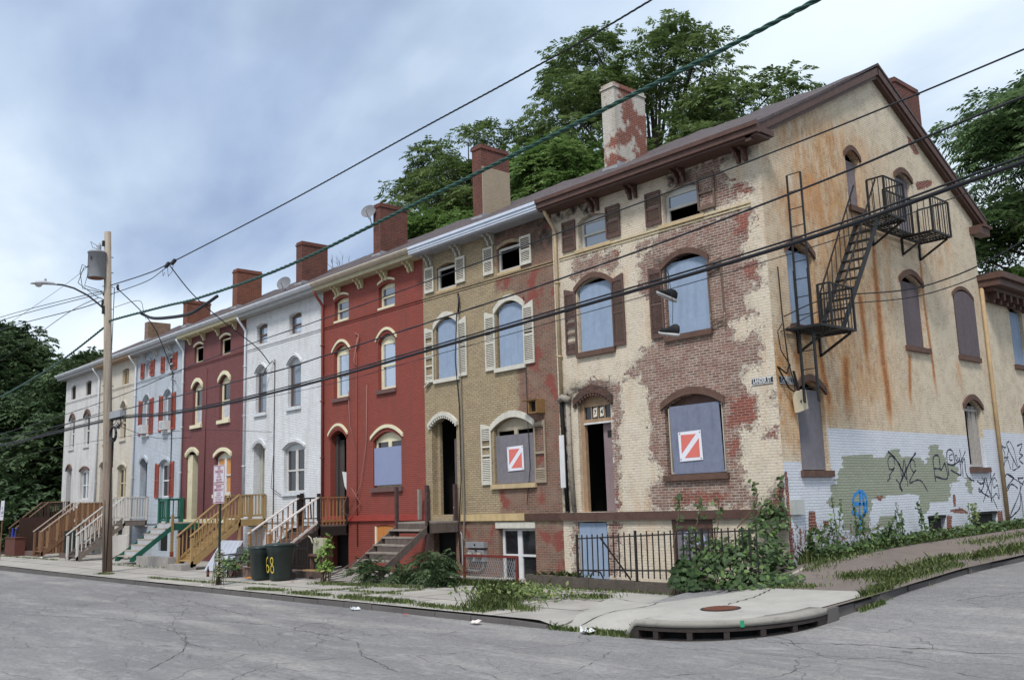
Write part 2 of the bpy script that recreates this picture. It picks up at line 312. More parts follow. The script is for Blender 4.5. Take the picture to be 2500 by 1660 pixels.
GRAF=[
([(4.64,2.21),(4.96,2.05),(5.21,1.83),(5.36,1.65),(5.47,1.53)],0.05,1) ,
([(6.1,2.19),(5.77,1.99),(5.36,1.65),(5.08,1.38),(5.18,1.25)],0.05,1) ,
([(4.9,2.08),(4.71,2.09),(4.59,1.97),(4.62,1.8),(4.74,1.77),(4.89,1.81),(4.64,1.65),(4.59,1.58)],0.03,0) ,
([(4.9,2.08),(4.94,1.88)],0.03,0) ,
([(5.18,1.93),(5.25,1.59),(5.44,2.02),(5.5,1.36)],0.03,0) ,
([(5.78,2.02),(5.74,1.83),(5.88,1.71),(6.02,1.76),(5.83,1.65),(5.6,1.44),(6.0,1.51),(6.27,1.47),(6.55,1.22)],0.03,0) ,
([(5.81,2.02),(5.97,1.98),(5.99,1.82)],0.03,0) ,
([(4.47,1.49),(4.64,1.58)],0.03,0) ,
([(4.92,1.53),(5.09,1.41),(5.17,1.25)],0.03,0) ,
([(7.06,1.46),(7.04,2.05),(7.38,2.12),(7.41,1.76),(7.7,1.95)],0.04,1) ,
([(7.03,1.8),(7.4,1.79)],0.04,1) ,
([(7.7,1.95),(7.76,1.54),(7.08,1.59)],0.04,1) ,
([(7.87,1.6),(7.89,2.22),(8.24,2.26),(8.27,1.91),(7.86,1.92)],0.04,1) ,
([(8.27,1.91),(8.56,1.99),(8.62,2.08),(8.62,1.65),(8.37,1.67),(8.01,1.76)],0.04,1) ,
([(8.22,2.18),(8.04,2.14),(8.03,2.02),(8.19,2.03)],0.03,0) ,
([(8.45,2.17),(8.5,2.06),(8.41,2.01),(8.38,2.12),(8.45,2.17)],0.03,0) ,
([(8.69,2.32),(8.75,1.96),(8.73,1.56)],0.03,1) ,
([(9.05,2.27),(8.77,2.04),(8.64,1.97)],0.03,0) ,
([(8.75,1.94),(8.94,2.06),(8.93,1.7),(9.12,1.53),(9.42,1.46)],0.04,1) ,
([(9.61,1.46),(9.82,1.38),(10.04,1.42),(10.13,1.53),(9.96,1.29),(9.71,1.15),(9.66,1.26),(9.91,1.12),(10.31,1.01)],0.04,1) ,
([(9.95,1.56),(10.35,1.18),(10.77,0.66)],0.03,0) ,
([(10.2,1.56),(10.44,0.86)],0.04,1) ,
([(10.86,1.67),(10.51,1.44),(10.13,1.13),(9.85,0.88)],0.03,0) ,
([(10.58,1.7),(10.43,0.85)],0.03,0) ,
([(10.94,1.43),(10.8,1.54),(10.64,1.44),(10.68,1.26),(10.96,1.32),(10.96,0.94),(10.81,1.1),(10.56,1.0)],0.03,0) ,
([(11.53,2.48),(11.76,2.41),(11.88,2.43)],0.04,1) ,
([(11.55,2.46),(11.72,2.26),(11.69,2.06),(11.5,1.75)],0.03,0) ,
([(11.63,2.11),(11.96,2.13)],0.03,0) ,
([(12.17,2.6),(11.96,2.47),(12.53,1.85)],0.04,1) ,
([(12.08,2.38),(11.73,1.99)],0.03,0) ,
([(11.88,2.1),(12.04,1.78)],0.03,0) ,
([(12.23,2.58),(12.44,2.35),(12.59,1.88),(12.78,1.88),(12.26,1.75),(12.19,1.81),(12.31,2.07)],0.03,0) ,
([(12.72,2.47),(13.12,2.53),(12.84,2.26),(13.07,2.2),(12.74,2.07),(13.04,1.94)],0.04,1) ,
([(11.52,0.43),(11.57,1.57),(12.2,1.53)],0.04,1) ,
([(12.2,1.53),(11.66,1.28),(11.6,1.16),(11.96,1.35),(12.39,1.22)],0.04,1) ,
([(11.78,1.62),(12.85,1.33)],0.03,0) ,
([(12.49,1.55),(12.55,1.15),(11.6,0.45),(11.93,0.49),(12.41,0.69),(12.58,1.09),(12.56,0.4)],0.04,1) ,
([(12.91,1.53),(12.52,1.51)],0.04,1) ,
([(12.93,1.44),(12.56,1.18)],0.03,0) ,
]
BLUE=[ [[(3.12,1.28),(2.84,1.18),(2.75,0.99),(2.82,0.81),(3.02,0.7),(3.27,0.77),(3.39,0.98),(3.32,1.2),(3.12,1.28)],[(3.02,0.72),(2.96,0.38)],[(3.12,1.25),(2.99,0.72)],[(2.8,0.99),(3.37,0.98)],[(2.66,0.79),(2.88,0.86)],[(3.22,1.2),(3.25,0.77)]] ]
RED=RED[0]; RUST=RUST[0]; BLUE=BLUE[0]
# ------------------------------------------------------------------ materials of the place
def corner_front():
    t=NT('peeling cream paint over brick'); p=t.pos(); peel=t.attr('peel'); red=t.attr('red')
    m=t.math('ADD',peel,t.math('MULTIPLY_ADD',t.noise(p,4.5,6,.62,(1,1,1.3)),1.7,-.85)); mask=t.ramp(m,.50,.52)
    chip=t.ramp(t.noise(p,11,7,.78,(1,1,1.6)),.605,.62); c2=t.ramp(t.math('MULTIPLY_ADD',peel,.22,t.noise(p,15,7,.78,(1,1,1.7))),.655,.67); i2=t.ramp(t.math('MULTIPLY_ADD',peel,-.10,t.noise(p,8,8,.78,(1,1,1.4))),.50,.515); mask=t.math('MULTIPLY',mask,t.math('SUBTRACT',1.0,i2)); mask=t.math('MAXIMUM',mask,t.math('MULTIPLY',c2,.9)); mask=t.math('MAXIMUM',mask,t.math('MULTIPLY',chip,.75))
    cream=lin((204,186,158)); a=t.brick(p,lin((208,197,182)),lin((201,190,174)),lin((166,150,132)),ms=.005); a=(t.mix(t.ramp(t.noise(p,2.6,5,.7),.3,.7,.1,.8),lin((202,190,170)),a[0]),a[1])
    pc=t.mix(t.ramp(t.noise(p,1.1,4),.4,.7,0,.5),a[0],lin((188,176,156))); pc=t.mix(t.ramp(t.noise(p,2.5,5,.6,(1,1,.2)),.52,.75,0,.55),pc,lin((188,142,98)))
    pc=t.mix(t.ramp(t.noise(p,8,4),.6,.75,0,.35),pc,lin((175,172,165)))
    g=t.brick(p,lin((136,106,94)),lin((96,70,62)),lin((170,158,146)),ms=.011); gc=t.mix(t.ramp(t.noise(p,3,5),.45,.62,0,.45),g[0],lin((118,76,66))); gc=t.mix(t.ramp(t.noise(p,7,6,.7),.54,.6,0,.4),gc,lin((172,163,154))); gc=t.mix(t.ramp(t.noise(p,1.2,3),.55,.75,0,.35),gc,lin((84,72,66)))
    r=t.brick(p,lin((132,68,56)),lin((104,58,52)),lin((150,125,112))); rm=t.ramp(t.math('ADD',red,t.math('MULTIPLY_ADD',t.noise(p,6,7,.75),1.6,-.8)),.48,.60)
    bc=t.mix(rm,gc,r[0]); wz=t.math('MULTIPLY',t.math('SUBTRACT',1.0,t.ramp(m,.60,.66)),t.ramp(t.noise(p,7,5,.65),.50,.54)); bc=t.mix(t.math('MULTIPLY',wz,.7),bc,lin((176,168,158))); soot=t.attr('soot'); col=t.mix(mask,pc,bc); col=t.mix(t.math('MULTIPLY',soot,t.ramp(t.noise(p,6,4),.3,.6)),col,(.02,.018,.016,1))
    fs=t.fiss(p,6,.010,.50,.58); col=t.mix(t.math('MULTIPLY',t.math('MULTIPLY',fs,.75),t.math('SUBTRACT',1.0,mask)),col,lin((104,86,70))); col=t.mix(t.ramp(t.noise(p,1.7,6,.7),.50,.70,0,.30),col,lin((120,108,94)))
    edge=t.math('MULTIPLY',t.math('SUBTRACT',t.ramp(m,.40,.50),t.ramp(m,.50,.52)),.35); col=t.mix(edge,col,lin((222,212,195)))
    h=t.math('ADD',t.math('MULTIPLY',t.math('SUBTRACT',1.0,g[1]),.6),t.math('MULTIPLY',mask,-.7)); h=t.math('MULTIPLY_ADD',t.noise(p,28,3),.3,h); t.bump(h,.014,.9); return t.out(col,.8)
def corner_side():
    t=NT('stained cream painted brick'); p=t.pos(); stain=t.attr('stain'); rust=t.attr('rust'); white=t.attr('white'); green=t.attr('green'); peel=t.attr('peel')
    a=t.brick(p,lin((208,197,177)),lin((201,188,166)),lin((160,140,110)),ms=.006); a=(t.mix(t.ramp(t.noise(p,2.2,5,.7),.3,.7,.15,.9),lin((206,194,173)),a[0]),a[1])
    pc=t.mix(t.ramp(t.noise(p,.9,4),.35,.7,0,.5),a[0],lin((214,202,178)))
    s=t.math('MULTIPLY',stain,t.ramp(t.noise(p,3.5,6,.65,(1,1,.25)),.30,.58)); pc=t.mix(t.math('MULTIPLY',s,.9,clamp=True),pc,lin((190,144,92)))
    s2=t.math('MULTIPLY',stain,t.ramp(t.noise(p,7,7,.75,(1,1,.4)),.50,.64)); pc=t.mix(t.math('MULTIPLY',s2,.75,clamp=True),pc,lin((160,98,50)))
    ro=t.ramp(t.math('ADD',rust,t.math('MULTIPLY_ADD',t.noise(p,9,6,.75,(1,1,.3)),1.2,-.6)),.12,.75); pc=t.mix(t.math('MULTIPLY',ro,.85),pc,lin((184,124,66))); ru=t.ramp(t.math('ADD',rust,t.math('MULTIPLY_ADD',t.noise(p,22,6,.8,(1,1,.45)),2.2,-1.1)),.62,.95); ru=t.math('MULTIPLY',ru,t.math('MULTIPLY_ADD',a[1],.35,.65)); pc=t.mix(t.math('MULTIPLY',ru,.9),pc,lin((116,58,32)))
    w=t.brick(p,lin((206,210,217)),lin((198,202,210)),lin((160,163,172)),ms=.006); w=(t.mix(t.ramp(t.noise(p,2.6,5,.7),.3,.7,.2,.9),lin((203,207,214)),w[0]),w[1]); wm_=t.ramp(t.math('ADD',white,t.math('MULTIPLY_ADD',t.noise(p,7,3),.12,-.06)),.49,.51); pc=t.mix(wm_,pc,w[0])
    gr=t.brick(p,lin((152,156,138)),lin((144,149,131)),lin((118,122,106)),ms=.006); gm=t.ramp(t.math('ADD',green,t.math('MULTIPLY_ADD',t.noise(p,10,4,.6,(1,1,.5)),.35,-.175)),.49,.52); pc=t.mix(gm,pc,gr[0])
    m=t.math('ADD',peel,t.math('MULTIPLY_ADD',t.noise(p,10,7,.75),1.0,-.5)); mask=t.ramp(m,.58,.60)
    chip=t.ramp(t.noise(p,7,8,.78,(1,1,2.2)),.62,.635); 
    r=t.brick(p,lin((130,66,52)),lin((104,54,46)),lin((160,145,132))); col=t.mix(mask,pc,r[0]); col=t.mix(t.math('MULTIPLY',chip,.7),col,lin((96,80,68))); gt=t.math('SUBTRACT',1.0,t.math('MULTIPLY',white,.75)); fs=t.fiss(p,5,.010,.44,.54,(1,1,2.2)); col=t.mix(t.math('MULTIPLY',t.math('MULTIPLY',fs,.8),gt),col,lin((92,70,52))); f2=t.fiss(p,13,.014,.46,.56,(1,1,2)); col=t.mix(t.math('MULTIPLY',t.math('MULTIPLY',f2,.6),gt),col,lin((120,92,66)))
    h=t.math('MULTIPLY_ADD',t.noise(p,30,3),.35,t.math('SUBTRACT',1.0,a[1])); h=t.math('MULTIPLY_ADD',mask,-.5,h); t.bump(h,.016,1); return t.out(col,.72)
M_front=corner_front(); M_side=corner_side()
def tanmat():
    t=NT('worn tan painted brick'); p=t.pos(); low=t.attr('bare')
    a=t.brick(p,lin((164,149,122)),lin((150,134,110)),lin((124,108,86)))
    a2=t.mix(t.ramp(t.noise(p,14,5,.7),.5,.66,0,.7),a[0],lin((112,95,76))); a2=t.mix(t.ramp(t.noise(p,2,4),.45,.7,0,.5),a2,lin((166,148,114)))
    b=t.brick(p,lin((122,84,70)),lin((98,76,66)),lin((150,134,118))); b2=t.mix(t.ramp(t.noise(p,2.5,5),.45,.65,0,.7),b[0],lin((132,112,98))); b2=t.mix(t.ramp(t.noise(p,1.4,3),.55,.62,0,.7),b2,lin((128,56,50)))
    m=t.ramp(t.math('ADD',low,t.math('MULTIPLY_ADD',t.noise(p,3.5,6,.65),.9,-.45)),.44,.6); col=t.mix(m,a2,b2)
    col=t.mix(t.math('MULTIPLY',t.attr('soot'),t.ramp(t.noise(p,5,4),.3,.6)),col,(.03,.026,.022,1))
    h=t.math('MULTIPLY_ADD',t.noise(p,26,4),.5,t.math('SUBTRACT',1.0,a[1])); t.bump(h,.016,1); return t.out(col,.85)
M_tan=tanmat()
M_red=painted('dark red painted brick',(140,70,60),.66,.35,(112,66,58))
M_white=painted('bluish white painted brick',(216,218,221),.72,.25,(176,168,156),chip=.2,chipc=(120,110,105))
M_maroon=painted('maroon painted brick',(118,72,72),.68,.2,(96,50,54))
M_blue=painted('pale blue painted brick',(184,192,202),.74,.3,(150,148,140),chip=.15)
M_cream=painted('cream painted brick',(206,199,186),.76,.3,(170,150,125))
M_offw=painted('off white painted brick',(212,210,208),.76,.3,(165,158,148))
M_gableend=painted('low building painted brick',(204,194,172),.75,.3,(180,150,105),chip=.25,chipc=(110,70,58))
M_dark=wm('dark unlit interior',(40,38,36),.3)  # dark colour stands in for the unlit rooms behind the openings
M_brickch=redbrick('red brick',(112,58,48),(92,48,42),(122,104,92),.45)
M_brickold=redbrick('faded brick',(140,110,92),(116,88,72),(150,136,118),.3)
def roofmat():
    t=NT('asphalt shingles'); p=t.pos(); sp=t.n('SeparateXYZ'); t.L.new(p,sp.inputs[0]); cb=t.n('CombineXYZ'); t.L.new(sp.outputs[0],cb.inputs[0]); t.L.new(t.math('MULTIPLY',sp.outputs[1],1.13),cb.inputs[1])
    b=t.n('TexBrick'); t.L.new(cb.outputs[0],b.inputs[0]); b.inputs['Color1'].default_value=lin((84,77,78)); b.inputs['Color2'].default_value=lin((60,54,56)); b.inputs['Mortar'].default_value=lin((36,32,34)); b.inputs['Scale'].default_value=1; b.inputs['Brick Width'].default_value=.3; b.inputs['Row Height'].default_value=.14; b.inputs['Mortar Size'].default_value=.008
    col=t.mix(t.ramp(t.noise(p,1.5,5,.7),.35,.7,0,.6),b.outputs[0],lin((92,78,76))); col=t.mix(t.ramp(t.noise(p,40,2),.4,.7,0,.4),col,lin((110,102,104))); t.bump(t.math('SUBTRACT',1.0,b.outputs[1]),.02,1); return t.out(col,.9)
M_roof=roofmat()
M_brown=wm('brown painted wood',(92,68,60),.35,.6,6,.3,chip=.25,chipc=(120,105,92)); M_brownstone=wm('brown painted stone',(100,76,66),.35,.8,5,.2,.01,chip=.3,chipc=(140,118,100))
M_bshut=wm('brown shutter paint',(96,74,68),.3,.7,8,.2,chip=.15,chipc=(150,130,115)); M_wshut=wm('white shutter paint',(200,196,184),.2,.6,8,.3,chip=.2,chipc=(130,118,100))
M_rshut=wm('red shutter paint',(150,66,48),.2,.6,6,.1); M_wood=wm('weathered grey wood',(104,92,86),.45,.85,7,.3,.01,sc=(1,1,.4)); M_newwood=wm('new yellow lumber',(158,130,88),.22,.7,9,.1,sc=(1,1,.3)); M_orwood=wm('orange stained lumber',(152,110,74),.25,.7,8,.1)
M_brwood=wm('brown stained lumber',(120,88,66),.3,.75,8,.2); M_dkwood=wm('dark brown lumber',(62,42,36),.3,.75,8,.1); M_blkwood=wm('black stained wood',(46,40,38),.35,.7,8,.2)
M_wpaint=wm('white paint',(206,206,206),.14,.5,5,.25,chip=.08,chipc=(150,135,120)); M_gutter=wm('white gutter metal',(204,208,214),.15,.4,3,.35,spec=.5); M_cpaint=wm('cream trim paint',(214,206,176),.12,.55,5,.15); M_ctrim=wm('aged cream trim',(188,166,130),.25,.7,7,.35,chip=.25,chipc=(120,86,66))
M_green=wm('green stair paint',(38,96,80),.3,.6,6,.25,chip=.2,chipc=(100,90,78)); M_blboard=wm('blue grey board',(138,154,176),.14,.8,7,.3,.006); M_gyboard=wm('grey board',(118,114,120),.2,.8,7,.35,.006); M_gbboard=wm('slate blue board',(116,122,142),.2,.8,7,.4,.006,chip=.05); M_brboard=wm('brown grey board',(98,88,92),.2,.8,6,.3,.006)
M_ply=wm('orange plywood',(186,120,62),.25,.75,5,.2,sc=(3,3,.4)); M_tanframe=wm('tan aged frame',(160,132,106),.3,.75,8,.4,chip=.3,chipc=(96,74,60)); M_black=wm('black iron',(34,32,32),.3,.55,8,spec=.5,metal=.3); M_iron=wm('rusty black iron',(38,34,33),.3,.65,9,chip=.2,chipc=(96,56,38),spec=.4)
M_grey=wm('grey metal',(150,152,156),.2,.45,5,.2,metal=.2,spec=.5); M_curtain=wm('pale curtain',(190,190,196),.35,.9,6,.6); M_stone=wm('grey stone',(150,145,140),.25,.9,5,.2,.02); M_darkgap=wm('shade and char black',(28,26,25),.3)  # near-black: shade put into basement openings and box hollow, char on the pipe
def glassm(name,c,metal=.55):
    t=NT(name); t.b.inputs['Metallic'].default_value=metal; t.set(t.b.inputs['Base Color'],lin(c)); t.b.inputs['Roughness'].default_value=.06; t.b.inputs['Specular IOR Level'].default_value=.8; t.bump(t.noise(t.pos(),2.5,2),.02,.15); return t.m
M_glass=glassm('window glass',(120,128,140)); M_dglass=glassm('dark window glass',(44,44,48),.35); M_bglass=glassm('bright window glass',(170,180,196),.6)
M_orange=wm('orange curtain',(196,140,84),.2,.9,5,.3)
# ------------------------------------------------------------------ house parts
def sash(root,fr,o,fm,pm=None,kind='double_hung',inner=.0,lower=True,pl=None,dep=.13,wide=.06,head=None):
    A,B,z0,zs=o['u0']+.01,o['u1']-.01,o['z0']+.01,o['zs']; pm=pm or M_glass; w=wide
    f=MB(); d0,d1=dep,dep+.05
    def b(u0,u1,a,c,e=0): f.box(u0,u1,d0-e,d1-e,a,c,fr)
    b(A,A+w,z0,zs); b(B-w,B,z0,zs); b(A+w,B-w,z0,z0+w); b(A+w,B-w,zs-w,zs)
    cols=[(A+w,B-w)]
    if kind=='pair': m=(A+B)/2; b(m-.05,m+.05,z0+w,zs-w,.01); cols=[(A+w,m-.05),(m+.05,B-w)]
    if o['zc']>o['zs']+.02:
        n=8; pts=[(B,zs+.002),(A,zs+.002)]+[(A+(B-A)*k/n,arch(o,A+(B-A)*k/n)-.01) for k in range(n+1)]
        (f if head is None else (hb:=MB())).prism(pts[::-1],d0+.004,d1-.004,fr)
    zm=(z0+zs)/2
    for a,c in cols:
        b(a,c,zm-.03,zm+.03,.012); 
        for q in (a,c-.035): b(q,q+.035,z0+w,zm-.03,.0); b(q,q+.035,zm+.03,zs-w,.008)
    win=f.build('window',fm,root)
    if head is not None and o['zc']>o['zs']+.02: hb.build('arch_panel',head,win)
    for a,c in cols:
        pb=MB(); pb.poly([fr(a+.03,d0+.025,zm+.03),fr(c-.03,d0+.025,zm+.03),fr(c-.03,d0+.025,zs-w),fr(a+.03,d0+.025,zs-w)]); pb.build('pane',pm,win)
        if lower: pb=MB(); pb.poly([fr(a+.03,d0+.035,z0+w),fr(c-.03,d0+.035,z0+w),fr(c-.03,d0+.035,zm-.03),fr(a+.03,d0+.035,zm-.03)]); pb.build('pane',pl or pm,win)
    return win
def frame_only(root,fr,o,fm,dep=.1,w=.05,name='window'):
    f=MB(); A,B=o['u0']+.01,o['u1']-.01; t=o['zs']
    f.box(A,A+w,dep,dep+.05,o['z0'],t,fr).box(B-w,B,dep,dep+.05,o['z0'],t,fr).box(A+w,B-w,dep,dep+.05,t-w,t,fr).box(A+w,B-w,dep,dep+.05,o['z0'],o['z0']+w,fr); return f.build(name,fm,root)
def board(root,fr,o,mat,top=None,dep=.05,dl=.015,dr=.015,bot=.0,skew=0,arched=False,lab=None):
    f=MB(); A,B=o['u0']+dl,o['u1']-dr; t=top if top else o['zs']+.1
    if arched: pts=[(A,o['z0']+bot),(B,o['z0']+bot)]+[(A+(B-A)*k/8,min(arch(o,A+(B-A)*k/8),t)-.01) for k in range(8,-1,-1)]
    else: pts=[(A+skew,o['z0']+bot),(B+skew,o['z0']+bot),(B,t),(A,t)]
    f.prism(pts,dep,dep+.016,fr); w=f.build('window_board',mat,root)
    if lab: w['label']=lab
    return w
def hood(root,fr,o,mat,proud=.05,h=.13,gap=.0,ext=.07,name='window_hood',drop=0,dent=False,bricks=None):
    f=MB(); A,B=o['u0'],o['u1']; c=(A+B)/2; hw=(B-A)/2; n=14; rise=o['zc']-o['zs']
    def P(t,off): # t -1..1
        u=c+t*(hw+ext); z=o['zs']+gap+rise*(1-(t*(hw+ext)/hw)**2); return (u,z+off)
    for k in range(n):
        a=-1+2*k/n; b=-1+2*(k+1)/n; q0,q1,q2,q3=P(a,.0),P(b,.0),P(b,h),P(a,h)
        f.prism([q0,q1,q2,q3],-proud,.03,fr)
        if dent and k%1==0: m=(a+b)/2; u,z=P(m,0); f.box(u-.03,u+.03,-proud+.012,.02,z-.07,z+.005,fr)
    return f.build(name,mat,root)
def sill(root,fr,o,mat,h=.12,proud=.07,ext=.06,name='window_sill'):
    return MB().box(o['u0']-ext,o['u1']+ext,-proud,.05,o['z0']-h,o['z0']-.002,fr).build(name,mat,root)
def shutter(root,fr,u0,u1,z0,z1,mat,outer=1,dz=.07,gone=(),lab=None,st=.05,tilt=0,proud=.02):
    """louvred leaf lying back against the wall; gone = height ranges where the slats are missing"""
    f=MB(); w=.045; zl=z1+(dz if outer<0 else 0); zr=z1+(dz if outer>0 else 0); p0,p1=-proud-.035,-proud
    f.prism([(u0,z0),(u0+w,z0),(u0+w,zl),(u0,zl)],p0,p1,fr); f.prism([(u1-w,z0),(u1,z0),(u1,zr),(u1-w,zr)],p0,p1,fr)
    f.box(u0+w,u1-w,p0+.003,p1-.003,z0,z0+.09,fr); f.prism([(u0+w,z1-.07),(u1-w,z1-.07),(u1-w,zr),(u0+w,zl)],p0+.003,p1-.003,fr)
    zm=(z0+z1)/2; f.box(u0+w,u1-w,p0+.003,p1-.003,zm-.03,zm+.03,fr)
    z=z0+.1
    while z<z1-.09:
        if abs(z-zm)>.04 and not any(a<z<b for a,b in gone):
            k=len(f.v); f.v+=[fr(u0+w,p0+.004,z),fr(u1-w,p0+.004,z),fr(u1-w,p0+.01,z+.008),fr(u0+w,p0+.01,z+.008),fr(u0+w,p1-.004,z+.035),fr(u1-w,p1-.004,z+.035)]; f.f+=[(k,k+1,k+2,k+3),(k+3,k+2,k+5,k+4),(k,k+1,k+5,k+4)]
        z+=st
    s=f.build('shutter',mat,root)
    if lab: s['label']=lab
    return s
def box_part(root,name,mat,x0,x1,y0,y1,z0,z1): return MB().box(x0,x1,y0,y1,z0,z1).build(name,mat,root)
def bracket(root,mat,x,fancy=True,z=9.0,deep=.36):
    f=MB()
    for dx in ((-.09,.09) if fancy else (0,)):
        w=.034 if fancy else .055; deep*=.85; prof=[(0,0),(-deep,0),(-deep,-.06),(-deep*.62,-.09),(-deep*.55,-.16),(-deep*.36,-.2),(-deep*.3,-.29),(-.05,-.33),(0,-.31)]
        k=len(f.v); n=len(prof); f.v+=[(x+dx-w,a,z+b) for a,b in prof]+[(x+dx+w,a,z+b) for a,b in prof]
        f.f.append(tuple(range(k,k+n))[::-1]); f.f.append(tuple(range(k+n,k+2*n)))
        for i in range(n): j=(i+1)%n; f.f.append((k+i,k+j,k+n+j,k+n+i))
    return f.build('bracket',mat,root)
RZ=lambda y:9.3+.52*(y+.4)
def chimney(roof,mat,x,top,w=.48,y0=2.35,y1=3.62,cap=None,cor=True,name='chimney',flash=True):
    f=MB(); f.box(x-w,x,y0,y1,(RZ(y0) if y0<5 else 10.6)-.3,top-(.16 if cor else 0))
    if cor: f.box(x-w-.03,x+.03,y0-.03,y1+.03,top-.16,top-.09).box(x-w,x,y0,y1,top-.09,top)
    c=f.build(name,mat,roof)
    if not flash: return c
    MB().box(x-w-.04,x+.04,y0-.06,y0-.005,RZ(y0)-.1,RZ(y0)+.06).box(x+.005,x+.05,y0,y1,RZ((y0+y1)/2)-.5,RZ((y0+y1)/2)-.2).build('flashing',M_grey,c); return c
def downspout(root,x,mat,z0=-.7,z1=8.95,elbow=True,lab=None,y=-.07,r=.05):
    f=MB(); pts=[(x,y,z0),(x,y,z1-.6)]
    if elbow: pts+=[(x,y,z1-.45),(x-.02,y-.06,z1-.32),(x-.04,-.36,z1-.02),(x-.04,-.42,z1+.1)]
    f.tube(pts,r,8); 
    for z in (.9,3,5,7): 
        if z>z0: f.box(x-r-.01,x+r+.01,y-.06,y+.05,z,z+.04)
    d=f.build('downspout',mat,root,True); 
    if lab: d['label']=lab
    return d
def common(root,x0,x1,roofx=None):
    """interior floors, roof, rear wall"""
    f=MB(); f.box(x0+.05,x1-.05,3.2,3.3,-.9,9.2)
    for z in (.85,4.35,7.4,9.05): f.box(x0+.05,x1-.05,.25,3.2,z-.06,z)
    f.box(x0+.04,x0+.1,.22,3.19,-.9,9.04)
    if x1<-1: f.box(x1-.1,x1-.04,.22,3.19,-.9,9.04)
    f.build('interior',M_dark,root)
    MB().box(x0+.01,x1-.02,11.1,11.28,-.8,9.0).build('rear_wall',M_brickch,root)
    a,b=(x0,x1) if roofx is None else roofx; f=MB(); T=.07; y0=-.42; yr=5.72; y1=11.86; n=14
    for s in range(n):
        p=a+(b-a)*s/n; q=a+(b-a)*(s+1)/n; j=lambda x,y: .025*math.sin(x*2.1+y*1.3)+.02*math.sin(x*5.3)-.03*math.sin(math.pi*(x-a)/(b-a))*(y>0)
        for (ya,za),(yb,zb) in (((y0,RZ(y0)),(2.6,RZ(2.6))),((2.6,RZ(2.6)),(yr,RZ(yr))),((yr,RZ(yr)),(y1,RZ(yr)-.52*(y1-yr)))):
            k=len(f.v); f.v+=[(p,ya,za+j(p,ya)),(q,ya,za+j(q,ya)),(q,yb,zb+j(q,yb)),(p,yb,zb+j(p,yb))]; f.f.append((k,k+1,k+2,k+3))
            f.v+=[(p,ya,za+j(p,ya)-T),(q,ya,za+j(q,ya)-T),(q,yb,zb+j(q,yb)-T),(p,yb,zb+j(p,yb)-T)]; f.f.append((k+7,k+6,k+5,k+4)); 
            if ya==y0: f.f.append((k,k+4,k+5,k+1))
            if s==0: f.f.append((k,k+3,k+7,k+4))
            if s==n-1: f.f.append((k+1,k+5,k+6,k+2))
    return f.build('roof',M_roof,root)
def gutter(root,x0,x1,mat,name='gutter',h=.15,y=-.52,fascia=None,z=9.12):
    f=MB(); prof=[(-.41,z+h),(-.55,z+h),(-.57,z+h-.03),(-.54,z+.06),(-.47,z),(-.41,z)]
    k=0; n=len(prof); f.v=[(x0,a,b) for a,b in prof]+[(x1,a,b) for a,b in prof]; f.f=[tuple(range(n)),tuple(range(2*n-1,n-1,-1))]+[(i,n+i,n+(i+1)%n,(i+1)%n) for i in range(n)]
    g=f.build(name,mat,root); MB().box(x0,x1,-.405,0,8.98,9.07).box(x0,x1,-.407,-.38,9.07,9.2).build('soffit',fascia or mat,root); return g
def OP(u0,u1,z0,zs,zc,depth=.2): return dict(u0=u0,u1=u1,z0=z0,zs=zs,zc=zc,depth=depth)
def F3(a,b): return OP(a,b,7.78,8.48,8.58)
def F2(a,b): return OP(a,b,5.03,6.64,6.88)
def belts(root,x0,x1,mat,zt=7.63,u=True):
    f=MB(); f.box(x0,x1,-.035,.02,zt+.035,zt+.075).box(x0,x1,-.02,.02,zt-.035,zt-.005); f.build('belt_course',mat,root)
def arch_door(root,o,mat,reveal=M_dark): pass
# ------------------------------------------------------------------ corner house
def field_attrs(uz,**kw): return {k:polyfield(uz[:,0],uz[:,1],P,s) for k,(P,s) in kw.items()}
def rect(u0,u1,z0,z1): return [(u0,z0),(u1,z0),(u1,z1),(u0,z1)]
ZL=-.95
H0=empty('brick_house',(-3.3,0,0),'cream corner row house with peeling paint, iron fire escape side wall and brown eaves, abandoned','house','row houses on the street')
o3a,o3b=OP(-5.63,-4.6,7.76,8.5,8.62),OP(-2.78,-1.68,7.76,8.5,8.62); o2a,o2b=OP(-5.77,-4.55,5.03,6.68,6.92),OP(-2.87,-1.59,5.03,6.68,6.92)
od=OP(-5.92,-4.78,.97,3.72,3.95,.25); o1b=OP(-3.09,-1.42,1.78,3.34,3.6); obd=OP(-6.08,-5.08,-.9,.72,.73); obw=OP(-3.05,-1.9,-.4,.62,.63)
mb,uz=wall(FR,-6.6,0,ZL,9.05,[o3a,o3b,o2a,o2b,od,o1b,obd,obw],.07)
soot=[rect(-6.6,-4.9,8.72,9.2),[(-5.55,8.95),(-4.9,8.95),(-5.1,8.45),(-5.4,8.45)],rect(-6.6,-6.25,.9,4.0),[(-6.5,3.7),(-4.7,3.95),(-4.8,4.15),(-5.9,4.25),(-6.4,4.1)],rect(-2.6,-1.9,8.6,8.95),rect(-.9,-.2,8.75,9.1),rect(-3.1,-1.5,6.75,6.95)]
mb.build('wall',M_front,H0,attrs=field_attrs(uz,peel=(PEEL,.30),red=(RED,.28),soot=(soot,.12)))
gtop=lambda y: min(9.14+.52*max(y,0),12.4) if y<5.72 else max(9.05,12.32-.52*(y-5.72))
